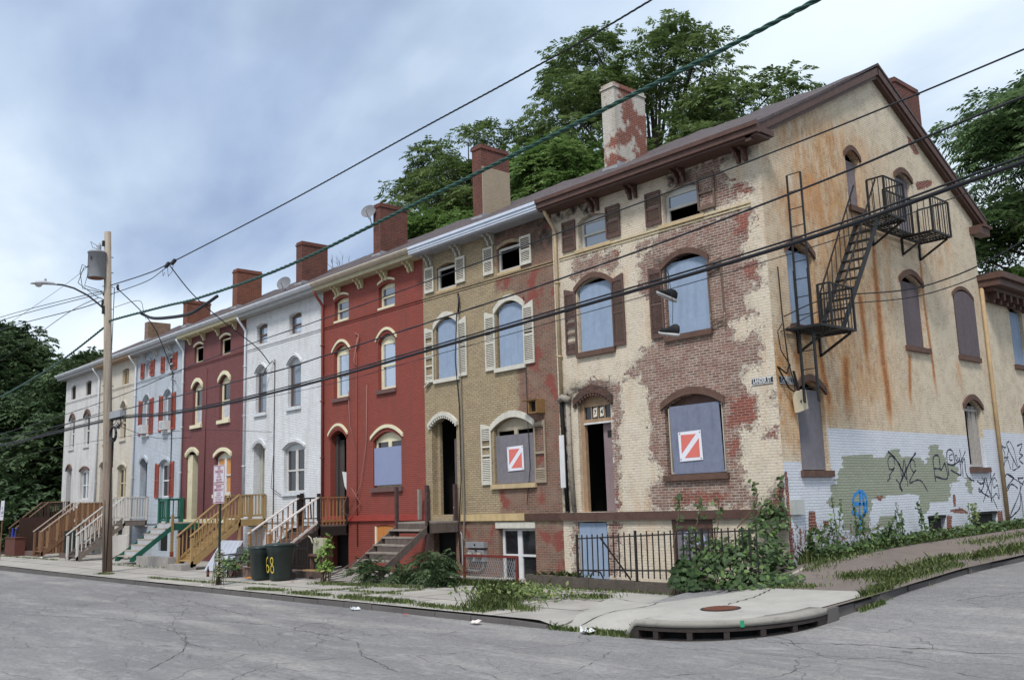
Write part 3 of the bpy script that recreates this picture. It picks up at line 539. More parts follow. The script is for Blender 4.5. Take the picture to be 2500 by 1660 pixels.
s2=OP(.79,1.88,4.97,6.66,6.9); s3=OP(3.87,4.55,8.28,9.62,9.78); s3d=OP(6.5,7.37,8.0,9.6,9.76); s4=OP(6.19,7.39,4.96,6.68,6.9); s5=OP(9.35,10.6,4.96,6.7,6.9); s1=OP(.73,1.87,1.75,3.5,3.72); s7=OP(9.27,10.4,1.83,3.5,3.72); sb1=OP(6.42,7.44,-.2,.6,.61); sb2=OP(9.03,10.71,-.1,.61,.62)
SIDE=[s2,s3,s3d,s4,s5,s1,s7,sb1,sb2]
mb,uz=wall(SD,0,11.3,ZL,12.45,SIDE,.07,top=gtop)
rust=np.zeros(len(uz))
for pts,w in RUST:
    P=np.array(pts); zt,zb=P[0,1],P[-1,1]
    order=np.argsort(P[:,1]); uc=np.interp(uz[:,1],P[order,1],P[order,0]); a=np.clip((zt+.1-uz[:,1])/.2,0,1)*np.clip((uz[:,1]-zb+.3)/.8,0,1)
    rust=np.maximum(rust,(.95 if w<.13 else .5)*a*np.exp(-((uz[:,0]-uc)/(w*1.5))**2))
y,z=uz[:,0],uz[:,1]
stain=np.clip(.20+.9*np.exp(-((y-2.9)/2.6)**2)*np.clip((z-2.2)/1.5,0,1)*np.clip((11.3-z)/1.5,.0,1)+.35*np.exp(-((y-8.5)/1.5)**2)*np.exp(-((z-7.5)/1.3)**2)+.9*np.exp(-(y/1.3)**2)*np.clip((z-1.9)/.5,0,1)*np.clip((5-z)/1,0,1)-.15,0,1)
stain=stain*np.clip((11.3-z)/1.2,0,1)
for a,b,c,d in ((7.4,9.3,7,8.1),(5,6,5.4,7.4),(10.7,11.2,4,7.4),(9.1,9.5,2.9,4.9)): stain=np.maximum(stain,.75*np.clip((y-a)/.4,0,1)*np.clip((b-y)/.4,0,1)*np.clip((z-c)/.6,0,1)*np.clip((d-z)/.6,0,1))
white=np.where(y<.73,(z<1.95),np.where(y<1.9,z<1.7,z<np.where(y<10.4,2.7,2.9))).astype(float)
peelS=polyfield(y,z,SPEEL+[rect(7.45,7.75,-.2,.6),rect(10.72,11.1,-.2,.62),rect(.0,.16,-.2,1.75)],.1)
peelS=np.maximum(peelS,.53*np.clip((1.3-z)/.8,0,1)*np.clip(1.25-y/14,0,1)+.03*(z<1.3)*(y<2)); peelS=np.maximum(peelS,.46*np.clip((.9-y)/.7,0,1)*np.clip((z-2.2)/.5,0,1)*np.clip((6.6-z)/1,0,1)); peelS=np.maximum(peelS,.48*polyfield(y,z,[[(6.6,9.9),(7.6,9.6),(8.6,9.0),(8.9,9.6),(7.6,10.9),(6.6,11.3)],[(2.4,6.4),(4.4,7.2),(4.2,8.2),(2.5,7.6)]],.4))
sw=mb.build('wall',M_side,H0,attrs=dict(rust=rust,stain=stain,white=white,green=polyfield(np.round((y+.1*(np.round(z/.062)%2))/.2)*.2,np.round(z/.124)*.124,GREEN,.05),peel=peelS)); sw['label']='side wall with cream paint, rust runs and a white painted base'
common(H0,-6.6,0,(-6.6,.22)); ROOF0=[o for o in H0.children if o.name.startswith('roof')][0]
# gable end: rake boards and eave returns
f=MB()
for sg in (0,1):
    ya,yb=(-.5,5.74) if sg==0 else (11.9,5.7); za=RZ(-.5)-.03 if sg==0 else RZ(-.5)-.03
    for (off,h,px) in ((-.02,.2,.10),(-.2,.12,.05)):
        k=len(f.v); zt0=za+off; zt1=12.44+off; f.v+=[(0.0,ya,zt0),(px+.1,ya,zt0),(px+.1,yb,zt1),(0.0,yb,zt1),(0.0,ya,zt0-h),(px+.1,ya,zt0-h),(px+.1,yb,zt1-h),(0.0,yb,zt1-h)]
        f.f+=[(k,k+1,k+2,k+3),(k+4,k+7,k+6,k+5),(k+1,k+5,k+6,k+2),(k,k+4,k+5,k+1)]
f.build('rake_board',M_brown,H0)
f=MB(); f.box(-6.62,.34,-.56,-.42,9.03,9.22).box(-6.62,.38,-.61,-.565,9.17,9.27).box(-6.62,.3,-.5,-.0,8.97,9.028); f.box(0.003,.34,-.42,.12,9.05,9.18)
f.build('cornice',M_brown,H0)
MB().box(.003,.3,11.0,11.75,8.72,8.95).box(.003,.36,11.2,11.85,8.95,9.02).build('eave_return',M_brown,H0)
for x in (-4.95,-3.66,-2.17,-.42): bracket(H0,M_brown,x,True,8.96,.38)
chimney(ROOF0,painted('flaking white painted brick',(194,188,178),.7,.4,(150,140,125),patch=(.46,(132,70,54),(108,60,50),(150,130,115))),-6.25,13.42,.5,2.45,3.85,cor=True)['label']='tall chimney with flaking white paint'
chimney(ROOF0,M_brickch,-.5,13.12,.78,8.2,9.7,cor=True,flash=False)
for c in ROOF0.children[-1:]: pass
belts(H0,-6.35,-.3,wm('cream belt course paint',(196,180,148),.2,.8,5,.3,chip=.4,chipc=(110,86,70)),7.64)
f=MB(); f.box(-6.6,-.0,-.09,.02,.77,.96); f.build('water_table',M_brown,H0)
# windows of the front
wf=wm('dirty white window frame',(186,184,178),.2,.6,6,.3,chip=.2)
w=sash(H0,FR,o3a,wf,head=None); 
sash(H0,FR,o3b,wf,lower=False)
for o in (o3a,o3b): sill(H0,FR,o,M_ctrim,.09,.05,.12)
shutter(H0,FR,-6.19,-5.71,7.8,8.62,M_bshut,-1,.0); shutter(H0,FR,-4.61,-4.13,7.82,8.65,M_bshut,1,.0); shutter(H0,FR,-3.29,-2.81,7.82,8.65,M_bshut,-1,0)
shutter(H0,FR,-1.71,-1.22,7.83,8.66,wm('peeling brown shutter frame',(110,92,80),.3,.8,9,chip=.5,chipc=(170,165,155)),1,0,gone=((7.8,8.9),),lab='broken brown shutter frame with its slats missing')
for o,sk in ((o2a,0),(o2b,0)):
    frame_only(H0,FR,o,M_tanframe,.11); board(H0,FR,o,M_blboard,top=6.8,dl=.06,dr=.03,bot=.03,arched=True); hood(H0,FR,o,M_brownstone,.06,.14); sill(H0,FR,o,M_brownstone,.13,.08,.05)
shutter(H0,FR,-6.2,-5.8,5.03,6.68,M_bshut,-1,.1,gone=((5.35,5.5),(5.6,5.72),(5.85,5.95)),lab='brown shutter with several slats missing'); shutter(H0,FR,-4.53,-4.13,5.03,6.74,M_bshut,1,.1); shutter(H0,FR,-3.31,-2.9,5.03,6.68,M_bshut,-1,.1)
s_=MB(); s_.bar((-1.2,-.04,6.62),(-1.17,-.05,5.02),.035,.035).bar((-1.56,-.04,6.6),(-1.55,-.04,5.08),.035,.035)
for z in (6.58,6.5,6.42,6.36,5.22,5.12): s_.bar((-1.56,-.05,z-.06),(-1.2,-.05,z+.02),.03,.015)
b=s_.build('shutter',wm('peeling brown shutter frame',(0,0,0)),H0); b['label']='broken shutter, only a bar and a few slats left'
hood(H0,FR,o1b,M_brownstone,.06,.17); sill(H0,FR,o1b,M_brownstone,.14,.09,.07)
w=frame_only(H0,FR,o1b,M_brown,.12,.07); MB().prism([(-3.07,3.2),(-1.44,3.2)]+[(-3.07+1.63*k/8,arch(o1b,-3.07+1.63*k/8)-.01) for k in range(8,-1,-1)],.13,.16,FR).build('arch_panel',M_brown,w)
frame_only(H0,FR,OP(-3.0,-1.44,1.8,3.33,3.4),wm('worn pale frame',(180,172,160),.2,.7,8),.02,.03,'board_frame')
wb=board(H0,FR,OP(-2.93,-1.5,1.79,3.36,3.4),M_gbboard,top=3.36,dep=-.02,skew=.04)
def notice(parent,u0,u1,z0,z1,d=-.03,sk=0):
    WH=wm('white notice card',(214,214,222),.06,.6,3); RD=wm('faded red notice print',(206,110,100),.08,.6,4)
    MB().prism([(u0+sk,z0),(u1+sk,z0+.01),(u1,z1),(u0,z1-.02)],d-.004,d,FR).build('notice',WH,parent)
    nt=[c for c in parent.children][-1]; e=.075; w=.045; a0,a1,b0,b1=u0+e,u1-e,z0+e,z1-e
    m=MB(); m.prism([(a0,b0+.08),(a0,b1),(a1-.09,b1)],d-.008,d-.0045,FR); m.prism([(a0+.09,b0),(a1,b0),(a1,b1-.08)],d-.008,d-.0045,FR); return m
def put_notice(wb,u0,u1,z0,z1,d=-.025):
    WH=wm('white notice card',(214,214,222),.06,.6,3); RD=wm('faded red notice print',(206,110,100),.08,.6,4)
    n=MB().prism([(u0+.02,z0),(u1,z0+.015),(u1-.02,z1),(u0,z1-.015)],d-.004,d,FR).build('condemned_notice',WH,wb); n['label']='white bordered red notice with a white diagonal'
    e=.08; a0,a1,b0,b1=u0+e,u1-e,z0+e,z1-e
    MB().prism([(a0,b0+.1),(a1-.08,b1),(a0,b1)],d-.008,d-.0045,FR).prism([(a0+.08,b0),(a1,b0),(a1,b1-.1)],d-.008,d-.0045,FR).build('red_print',RD,n) if False else None
    m=MB().prism([(a0,b0+.1),(a1-.08,b1),(a0,b1)],d-.008,d-.0045,FR).prism([(a0+.08,b0),(a1,b0),(a1,b1-.1)],d-.008,d-.0045,FR)
    m.build('notice_print',RD,wb)
    s=MB()
    for u,z in ((u0+.05,z0+.05),(u1-.05,z0+.05),(u0+.05,z1-.05),(u1-.05,z1-.05)): s.box(u-.012,u+.012,d-.008,d-.004,z-.012,z+.012)
    s.build('screw_heads',M_black,wb)
put_notice(wb,-2.69,-2.02,2.07,2.76,-.035)
# doorway with transom 74
fr=MB(); fr.box(-5.92,-5.78,.1,.2,.97,3.72).box(-4.86,-4.78,.1,.2,.97,3.72).box(-5.78,-4.86,.1,.2,3.2,3.3).box(-5.78,-4.86,.11,.19,3.62,3.72)
for k in range(1,4): u=-5.78+.92*k/4; fr.box(u-.012,u+.012,.12,.16,3.3,3.62)
fr.prism([(-5.92,3.72),(-4.78,3.72)]+[(-5.92+1.14*k/8,arch(od,-5.92+1.14*k/8)-.01) for k in range(8,-1,-1)],.12,.18,FR)
DF=fr.build('door_frame',M_tanframe,H0); MB().box(-5.8,-4.84,.08,.1,3.17,3.21).build('lintel_strip',M_wpaint,DF)
MB().box(-5.78,-4.86,.15,.155,3.3,3.62).build('transom_pane',M_dglass,DF)
dg=wm('house number card',(206,202,190),.1,.6); 
for u,c in ((-5.43,'7'),(-5.2,'4')):
    MB().prism([(u-.07,3.34),(u+.06,3.36),(u+.07,3.59),(u-.06,3.57)],.135,.14,FR).build('number_card',dg,DF); text_mesh(c,.17,FR,u,3.46,.132,bold=.004).build('number',M_black,DF)
MB().box(-5.25,-4.87,.22,.26,.98,3.18).build('door',wm('grey pink door',(132,114,116),.2,.6,3,.1),H0)
dd=[c for c in H0.children][-1]; MB().box(-5.1,-4.9,.2,.225,2.82,2.98).build('door_window',M_dark,dd)
hood(H0,FR,od,redbrick('sooty brick',(92,60,52),(66,48,44),(96,84,74),.6),.07,.2,ext=.1,name='door_hood',dent=True)
board(H0,FR,OP(-6.06,-5.1,-.9,.7,.72),M_blboard,top=.7,dep=.02)['label']='pale blue board over the basement door'
gb=board(H0,FR,OP(-2.98,-1.95,-.38,.55,.6),M_gyboard,top=.56,dep=.04); MB().box(-3.05,-1.9,-.01,.05,.56,.76).build('basement_lintel',M_brown,H0)
GW=wm('pale blue spray paint',(170,180,205),.15,.6)
join(stroke([(-2.75,.42),(-2.6,.46),(-2.55,.3),(-2.72,.12),(-2.78,.25)],.07,FR,.034),stroke([(-2.45,.45),(-2.35,.2),(-2.2,.4),(-2.15,.1)],.06,FR,.034),stroke([(-2.72,-.1),(-2.6,-.3)],.1,FR,.034)).build('spray_marks',GW,gb)
frame_only(H0,FR,OP(-3.05,-1.93,-.4,.58,.6),M_brown,.0,.05,'basement_frame')
# windows of the side
for o,m,kw in ((s2,M_blboard,{}),(s4,M_brboard,{}),(s1,M_gyboard,{}),(s3d,M_gyboard,{})):
    board(H0,SD,o,m,top=o['zs']+.05,dep=.09,arched=True,bot=.02,**kw); hood(H0,SD,o,M_brownstone,.06,.15)
board(H0,SD,s3,wm('mottled grey board',(128,118,122),.35,.8,14),top=9.55,dep=.12,arched=True); hood(H0,SD,s3,M_brownstone,.05,.13)
board(H0,SD,OP(9.33,10.72,4.98,6.72,6.86),M_brboard,top=6.9,dep=-.03,arched=True)['label']='warped brown grey board covering the whole opening'
hood(H0,SD,s5,M_brownstone,.045,.1)
for o in (s2,s4,s5,s1,s7,s3): sill(H0,SD,o,M_brownstone,.14,.08,.07)
hood(H0,SD,s7,M_brownstone,.06,.15)
f=MB()
for u in (9.3,9.75,9.83,9.98,10.06,10.14,10.3): f.box(u,u+.04,.1,.16,1.85,3.55,SD)
f.box(9.3,10.36,.09,.15,1.85,1.92,SD).box(9.3,10.36,.09,.15,3.4,3.46,SD); f.build('window',wm('worn white strips',(168,162,156),.3,.7,10,.4),H0)
for o in (sb1,sb2):
    board(H0,SD,o,wm('dark mouldy board',(62,58,56),.4,.9,5),top=o['zs']-.02,dep=.14); MB().box(o['u0']-.02,o['u1']+.02,.0,.1,o['zs']-.06,o['zs'],SD).build('basement_lintel',M_darkgap,H0)
# spray paint on the side wall
PK=wm('black blue spray paint',(30,34,58),.25,.6); PB=wm('bright blue spray paint',(44,128,196),.2,.6)
g1=[stroke(p,w*1.35,SD,-.004) for p,w,c in GRAF if max(a[0] for a in p)<11.3]; g2=[stroke(p,w*1.35,SD,-.004) for p,w,c in GRAF if max(a[0] for a in p)>=11.3]
join(*g1).build('graffiti',PK,H0)['label']='dark blue scrawled graffiti tags'
join(*[stroke(p,.10,SD,-.005) for p in BLUE]).build('graffiti',PB,H0)['label']='bright blue sprayed oval'
downspout(H0,-6.42,wm('cream painted downspout',(188,168,136),.25,.6,5,.3,chip=.15,chipc=(120,80,50)),3.95,8.9,lab='cream downspout broken off above the door')
f=MB().tube([(-6.42,-.07,3.9),(-6.4,-.1,3.8),(-6.38,-.08,2.5),(-6.36,-.07,1.0)],.055,8); f.build('burnt_pipe',M_darkgap,H0,True)
f=MB().tube([(-6.2,-.07,3.75),(-6.18,-.08,2.5),(-6.12,-.07,1.0)],.06,8).tube([(-6.45,-.1,3.85),(-6.3,-.16,3.92),(-6.1,-.1,3.84)],.09,8); f.build('peeling_pipe',wm('peeling pipe paint',(150,142,132),.3,.8,14,chip=.6,chipc=(50,45,42)),H0,True)
MB().box(-6.5,-6.33,-.14,-.12,1.6,2.95).build('white_strip',M_wpaint,H0)
MB().tube([(-.07*0+.07,11.25,7.1),(.07,11.25,-.1)],.06,8).build('downspout',wm('rusty cream downspout',(166,142,108),.3,.7,5,.4,chip=.3,chipc=(120,74,44)),H0,True)['label']='rusty cream downspout on the side wall'
# ------------------------------------------------------------------ tan house
def house(x1,x0,label,wallm,ops,attrs=None,cell=.3):
    r=empty('brick_house',((x0+x1)/2,0,0),label,'house','row houses on the street'); mb,uz=wall(FR,x0,x1,ZL,9.05,ops,cell)
    at={k:polyfield(uz[:,0],uz[:,1],P,s) for k,(P,s) in (attrs or {}).items()}
    w=mb.build('wall',wallm,r,attrs=at); common(r,x0,x1); rf=[o for o in r.children if o.name.startswith('roof')][0]; return r,rf
a3,b3=F3(-11.73,-10.77),F3(-8.86,-7.89); a2,b2=F2(-11.84,-10.76),F2(-9.0,-7.86); d1=OP(-12.12,-10.92,.97,3.66,3.9,.3); w1=OP(-9.24,-7.62,1.78,3.34,3.6); bw1=OP(-9.16,-7.67,-.9,.56,.57); bd1=OP(-12.1,-11.05,-.9,.6,.61)
H1,R1=house(-6.6,-12.45,'tan painted row house with white louvred shutters and a grey board bearing a red notice','' and None or M_tan,[a3,b3,a2,b2,d1,w1,bw1,bd1],
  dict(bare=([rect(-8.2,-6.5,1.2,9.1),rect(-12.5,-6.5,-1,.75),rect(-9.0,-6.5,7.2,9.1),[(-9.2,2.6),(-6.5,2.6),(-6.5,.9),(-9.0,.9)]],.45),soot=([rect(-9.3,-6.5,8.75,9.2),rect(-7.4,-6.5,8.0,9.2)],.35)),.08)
MB().box(-12.45,-6.6,-.56,-.4,9.02,9.25).box(-12.45,-6.6,-.6,-.56,9.17,9.25).box(-12.45,-6.6,-.58,-.56,9.08,9.11).build('gutter',wm('worn white cornice',(196,204,218),.12,.6,4,.2,chip=.12,chipc=(150,120,90)),H1); MB().box(-12.45,-6.6,-.4,0,8.98,9.05).build('soffit',wm('grey white soffit',(150,150,155),.25,.7,4,chip=.3,chipc=(50,44,40)),H1)
for x in (-12.05,-10.6,-9.1): bracket(H1,wm('aged white bracket',(170,166,156),.25,.7,8,chip=.4,chipc=(60,50,44)),x,True,8.98)
c=chimney(R1,M_brickch,-12.2,13.3); MB().box(-12.195,-12.16,2.36,3.6,RZ(3)-.5,12.5).build('render_coat',wm('grey tan render',(158,144,124),.15,.9,2,.1,.01),c)
belts(H1,-12.45,-6.6,M_tan,7.62)
for o in (a3,b3): frame_only(H1,FR,o,wm('dirty white window frame',(0,0,0)),.05,.07); sill(H1,FR,o,M_ctrim,.08,.03,.02); hood(H1,FR,o,M_tan,.02,.09,ext=.03)
shutter(H1,FR,-12.31,-11.86,7.8,8.61,M_wshut,-1,0); shutter(H1,FR,-10.76,-10.32,7.83,8.63,M_wshut,1,0); shutter(H1,FR,-9.46,-9.03,7.81,8.63,M_wshut,-1,0); shutter(H1,FR,-7.87,-7.42,7.79,8.62,M_wshut,1,0)
for o in (a2,b2): frame_only(H1,FR,o,M_tanframe,.11); board(H1,FR,o,M_blboard,top=6.84,dl=.07,dr=.01,bot=.02,arched=True); hood(H1,FR,o,M_wshut,.05,.17,gap=.02,ext=.08); sill(H1,FR,o,M_wshut,.12,.08,.07)
shutter(H1,FR,-12.35,-11.93,4.98,6.6,M_wshut,-1,.1,gone=((5.2,5.45),(5.5,5.7),(5.75,6.05),(6.2,6.35)),lab='white shutter with most of its slats fallen out'); shutter(H1,FR,-10.74,-10.32,5.0,6.65,M_wshut,1,.12); shutter(H1,FR,-9.47,-9.04,5.0,6.6,M_wshut,-1,.12); shutter(H1,FR,-7.84,-7.42,5.0,6.62,M_wshut,1,.12)
MB().bar((-12.33,-.06,4.86),(-12.05,-.06,5.0),.1,.03).build('hanging_slat',M_wshut,H1)
wf1=frame_only(H1,FR,w1,wm('grey cream frame',(170,160,140),.2,.7,7,.3),.12,.06); MB().prism([(-9.22,3.25),(-7.64,3.25)]+[(-9.22+1.58*k/8,arch(w1,-9.22+1.58*k/8)-.01) for k in range(8,-1,-1)],.13,.16,FR).box(-8.5,-8.36,.11,.15,3.0,3.28).build('arch_panel',wm('grey cream frame',(0,0,0)),wf1)
wb1=board(H1,FR,OP(-9.2,-7.6,1.79,3.2,3.3),M_gyboard,top=3.12,dep=.03); put_notice(wb1,-8.71,-8.03,2.12,2.8,.012)
hood(H1,FR,w1,M_wshut,.05,.18,ext=.1); sill(H1,FR,w1,M_ctrim,.13,.09,.1)
shutter(H1,FR,-9.76,-9.33,1.78,3.42,M_wshut,-1,.08,gone=((2.5,2.78),(2.85,3.02)),lab='white shutter with a gap of missing slats'); shutter(H1,FR,-7.55,-7.12,1.76,3.36,wm('faded tan shutter frame',(150,136,118),.2,.8,8,chip=.3),1,.06,gone=((2.15,3.25),),lab='faded shutter frame with only its lowest slats left')
f=MB().box(-12.12,-11.98,.2,.3,.97,3.7).box(-11.02,-10.92,.2,.3,.97,3.7); f.build('door_frame',M_tan,H1); MB().prism([(-11.35,.98),(-10.94,.98),(-10.94,3.3),(-11.35,3.2)],.26,.3,FR).build('door',wm('brown grey door',(96,84,84),.3,.7,3,.2),H1)
hood(H1,FR,d1,M_wshut,.1,.12,gap=.0,ext=.1,name='door_hood',dent=True)
MB().box(-10.8,-8.02,-.07,.02,.78,.97).build('water_table',wm('cream rust stained stone',(190,166,124),.2,.8,3,.5,chip=.2,chipc=(96,60,48)),H1); MB().box(-8.0,-6.62,-.06,.02,.77,.96).build('water_table',wm('dark broken stone',(84,62,54),.4,.9,5,chip=.4,chipc=(130,110,95)),H1)
MB().box(-9.25,-7.65,-.03,.03,.575,.74).build('window_lintel',M_wshut,H1)
w=sash(H1,FR,OP(-9.14,-7.69,-.88,.56,.57),M_wpaint,M_dglass,'pair')
MB().box(-12.1,-11.05,.2,.22,-.9,.6).build('basement_door',M_darkgap,H1)
f=MB().tube([(-10.66,-.03,6.95),(-10.63,-.04,6.2),(-10.6,-.04,3.5),(-10.5,-.11,.9),(-10.6,-.1,.3),(-10.38,-.05,.12)],.022,6); f.build('conduit',wm('grey conduit',(120,116,108),.2,.6,6),H1,True)
MB().tube([(-10.72,-.06,6.9),(-10.78,-.1,5.5),(-10.7,-.05,4.2),(-10.62,-.1,2),(-10.75,-.12,.6),(-10.8,-.05,-.4)],.018,5).tube([(-10.6,-.08,7.5),(-10.55,-.1,7.2),(-10.66,-.05,6.9)],.03,6).tube([(-7.8,-.03,6.9),(-7.78,-.03,3.3),(-7.75,-.03,2.2),(-7.85,-.1,1.2)],.01,4).build('service_cable',M_black,H1,True)
f=MB().box(-7.55,-7.2,-.3,-.27,3.62,3.9).box(-7.55,-7.2,-.27,0,3.62,3.65).box(-7.55,-7.2,-.27,0,3.9,3.93).box(-7.24,-7.2,-.27,0,3.65,3.9); f=MB().box(-7.45,-7.12,-.32,0,3.6,3.63).box(-7.45,-7.12,-.32,0,3.92,3.95).box(-7.15,-7.12,-.32,0,3.63,3.92).box(-7.45,-7.42,-.32,0,3.63,3.92).box(-7.7,-7.12,-.36,-.02,3.95,3.97); bx=f.build('birdhouse_box',wm('rusty tan box',(140,108,70),.3,.7,6,.2),H1); MB().box(-7.42,-7.15,-.2,-.02,3.63,3.92).build('box_inside',M_darkgap,bx)  # dark block puts the shade of the hollow into its colour
# ------------------------------------------------------------------ red house
a3,b3=F3(-17.68,-16.75),F3(-14.93,-13.98); a2,b2=F2(-17.72,-16.75),F2(-14.98,-13.99); d2=OP(-17.95,-16.92,.97,3.72,3.95,.3); w2=OP(-15.3,-13.72,1.88,3.4,3.66); bw=OP(-15.22,-14.16,-.3,.64,.68); bd=OP(-17.8,-16.8,-.9,.6,.61)
H2,R2=house(-12.45,-18.45,'dark red painted row house with cream window surrounds and a blue grey boarded lower window',M_red,[a3,b3,a2,b2,d2,w2,bw,bd])
gutter(H2,-18.45,-12.45,wm('rust streaked cream gutter',(186,174,156),.2,.6,4,.3,chip=.35,chipc=(140,86,56)),fascia=wm('cream soffit',(176,168,140),.2,.7,4)); M_crb=wm('cream bracket paint',(200,190,155),.15,.6,6)
for x in (-17.4,-15.95,-14.5,-13.05): bracket(H2,M_crb,x,True,8.98)
chimney(R2,M_brickch,-18.2,12.78); belts(H2,-18.45,-12.45,M_red,7.62); MB().box(-18.45,-12.45,-.07,.02,.82,1.0).build('water_table',wm('red painted stone',(150,62,54),.2,.7,4,chip=.12,chipc=(100,80,72)),H2)
bs=wm('brown stone sill',(104,78,74),.2,.8,5)
for o in (a3,b3): sash(H2,FR,o,M_cpaint,M_glass,head=M_cpaint); hood(H2,FR,o,M_cpaint,.04,.07,gap=.1,ext=.02); sill(H2,FR,o,M_cpaint,.07,.04,.0)
for o in (a2,b2): sash(H2,FR,o,M_cpaint,M_bglass,head=M_cpaint,wide=.09); hood(H2,FR,o,M_cpaint,.05,.09,gap=.12,ext=.1); sill(H2,FR,o,bs,.13,.08,.05)
sash(H2,FR,w2,M_cpaint,M_dglass,'pair',head=M_cpaint); board(H2,FR,OP(-15.28,-13.73,1.95,3.2,3.3),wm('lavender blue board',(130,138,168),.08,.7,2),top=3.16,dep=.02)['label']='lavender blue board over the lower window'
hood(H2,FR,w2,M_cpaint,.05,.11,gap=.12,ext=.12); sill(H2,FR,w2,bs,.15,.09,.08)
hood(H2,FR,d2,M_cpaint,.06,.09,gap=.12,ext=.1,name='door_hood'); hood(H2,FR,d2,M_red,.05,.07,gap=.03,ext=.08,name='dentil_band',dent=True)
MB().box(-17.92,-17.78,.2,.3,.97,3.75).box(-17.8,-17.5,.28,.31,.97,3.6).build('door_frame',wm('dark grey frame',(70,64,62),.2,.7),H2); MB().prism([(-17.2,2.0),(-16.98,1.75),(-16.98,2.45),(-17.35,2.5)],.1,.105,FR).build('hanging_paper',M_wpaint,H2)
board(H2,FR,bw,M_ply,top=.66,dep=.03)['label']='orange plywood over the basement window'; MB().box(-15.22,-15.14,-.01,.05,-.3,.64).build('basement_frame',M_cpaint,H2)
MB().box(-17.8,-16.8,.2,.22,-.9,.6).build('basement_door',M_darkgap,H2)
MB().tube([(-16.22,-.03,7.1),(-16.24,-.03,3),(-16.2,-.04,.0)],.02,6).build('conduit',M_red,H2,True); MB().tube([(-16.1,-.05,7.0),(-16.3,-.1,6.2),(-16.15,-.05,6.0)],.02,5).tube([(-16.25,-.07,7.15),(-16.0,-.1,7.05),(-16.1,-.05,6.6)],.02,5).tube([(-16.75,-.03,5.2),(-16.6,-.06,4.0),(-16.22,-.05,3.2)],.012,4).tube([(-15.6,-.03,5.3),(-15.62,-.05,3.4),(-15.9,-.1,2.0),(-16.5,-.2,1.0),(-16.9,-.25,1.2),(-16.3,-.2,1.9),(-15.9,-.1,1.4),(-16.6,-.15,.95)],.014,5).build('service_cable',wm('pinkish cable',(150,110,100),.2),H2,True)
downspout(H2,-18.38,M_red,-.7,8.9,True,'red downspout beside the white house')
# ------------------------------------------------------------------ white house
a3,b3=F3(-23.5,-22.62),F3(-20.9,-19.98); a2,b2=F2(-23.53,-22.63),F2(-20.97,-20.0); d3=OP(-23.62,-22.72,.97,3.72,3.92,.42); w3=OP(-21.22,-19.72,1.88,3.48,3.68); bw=OP(-21.2,-20.0,-.4,.6,.61)
H3,R3=house(-18.45,-24.4,'white painted row house with dark brown sashes and two satellite dishes above its roof',M_white,[a3,b3,a2,b2,d3,w3,bw])
gutter(H3,-24.4,-18.45,M_gutter,fascia=wm('off white soffit',(160,160,160),.15)); chimney(R3,M_brickch,-24.1,12.6); belts(H3,-24.4,-18.45,M_white,7.62)
bf=wm('dark brown sash',(96,78,70),.2,.6,8); MW=wm('white painted stone',(196,200,204),.12,.7,5,.3)
for o in (a3,b3): sash(H3,FR,o,bf,M_bglass); hood(H3,FR,o,M_white,.03,.07,gap=.02,ext=.02)
for o in (a2,b2): sash(H3,FR,o,bf,M_glass,head=MW); hood(H3,FR,o,M_white,.06,.08,gap=.06,ext=.06); sill(H3,FR,o,MW,.13,.08,.05)
sash(H3,FR,w3,wm('white brown paired sash',(190,188,184),.15,.6,6),M_dglass,'pair',head=MW); hood(H3,FR,w3,M_white,.06,.09,gap=.05,ext=.08); sill(H3,FR,w3,MW,.12,.08,.06)
MB().box(-23.6,-23.45,.3,.42,.97,3.74).box(-23.45,-22.75,.4,.43,.97,3.74).build('door',wm('pale grey door recess',(170,168,155),.15,.7,3,.2),H3); hood(H3,FR,d3,M_white,.07,.1,gap=.02,ext=.08,name='door_hood',dent=True)
MB().box(-24.4,-18.45,-.05,.02,.82,.97).build('water_table',M_white,H3); board(H3,FR,bw,M_darkgap,top=.6,dep=.1)
MB().tube([(-21.95,-.03,7.0),(-21.95,-.03,1.0)],.018,5).tube([(-22.05,-.1,6.9),(-22.3,-.2,6.7),(-22.1,-.05,6.95),(-21.9,-.05,6.8)],.018,5).tube([(-22.3,-.2,6.7),(-22.45,-.25,6.4)],.03,5).tube([(-21.95,-.05,3.3),(-22.0,-.1,2.1),(-21.3,-.05,1.8)],.012,4).build('service_cable',wm('grey brown cable',(84,78,76)),H3,True)
downspout(H3,-24.34,M_gutter,1.6,8.9)
# ------------------------------------------------------------------ maroon house
a3,b3=F3(-29.33,-28.43),F3(-26.74,-25.8); a2,b2=F2(-29.4,-28.43),F2(-26.77,-25.77); d4=OP(-29.85,-28.68,.97,3.74,3.95,.3); w4=OP(-27.03,-25.58,1.98,3.5,3.7); bw=OP(-27,-25.8,-.4,.6,.61)
H4,R4=house(-24.4,-30.4,'maroon painted row house with cream surrounds and orange curtains in the lower window',M_maroon,[a3,b3,a2,b2,d4,w4,bw])
gutter(H4,-30.4,-24.4,M_gutter,fascia=M_crb); 
for x in (-29.7,-28.3,-26.9,-25.3): bracket(H4,M_crb,x,False,8.98)
chimney(R4,redbrick('orange red brick',(132,70,52),(108,60,48),(130,108,92),.3),-30.1,12.62); belts(H4,-30.4,-24.4,M_maroon,7.62); MB().box(-30.4,-24.4,-.07,.02,.82,1.0).build('water_table',M_cpaint,H4)
for o in (a3,b3): frame_only(H4,FR,o,M_cpaint,.1,.06); hood(H4,FR,o,M_cpaint,.05,.09,gap=.02,ext=.04)
for o in (a2,b2): sash(H4,FR,o,M_cpaint,M_dglass,pl=M_curtain,head=M_cpaint,wide=.1); hood(H4,FR,o,M_cpaint,.07,.16,gap=.05,ext=.06); sill(H4,FR,o,M_cpaint,.15,.09,.06)
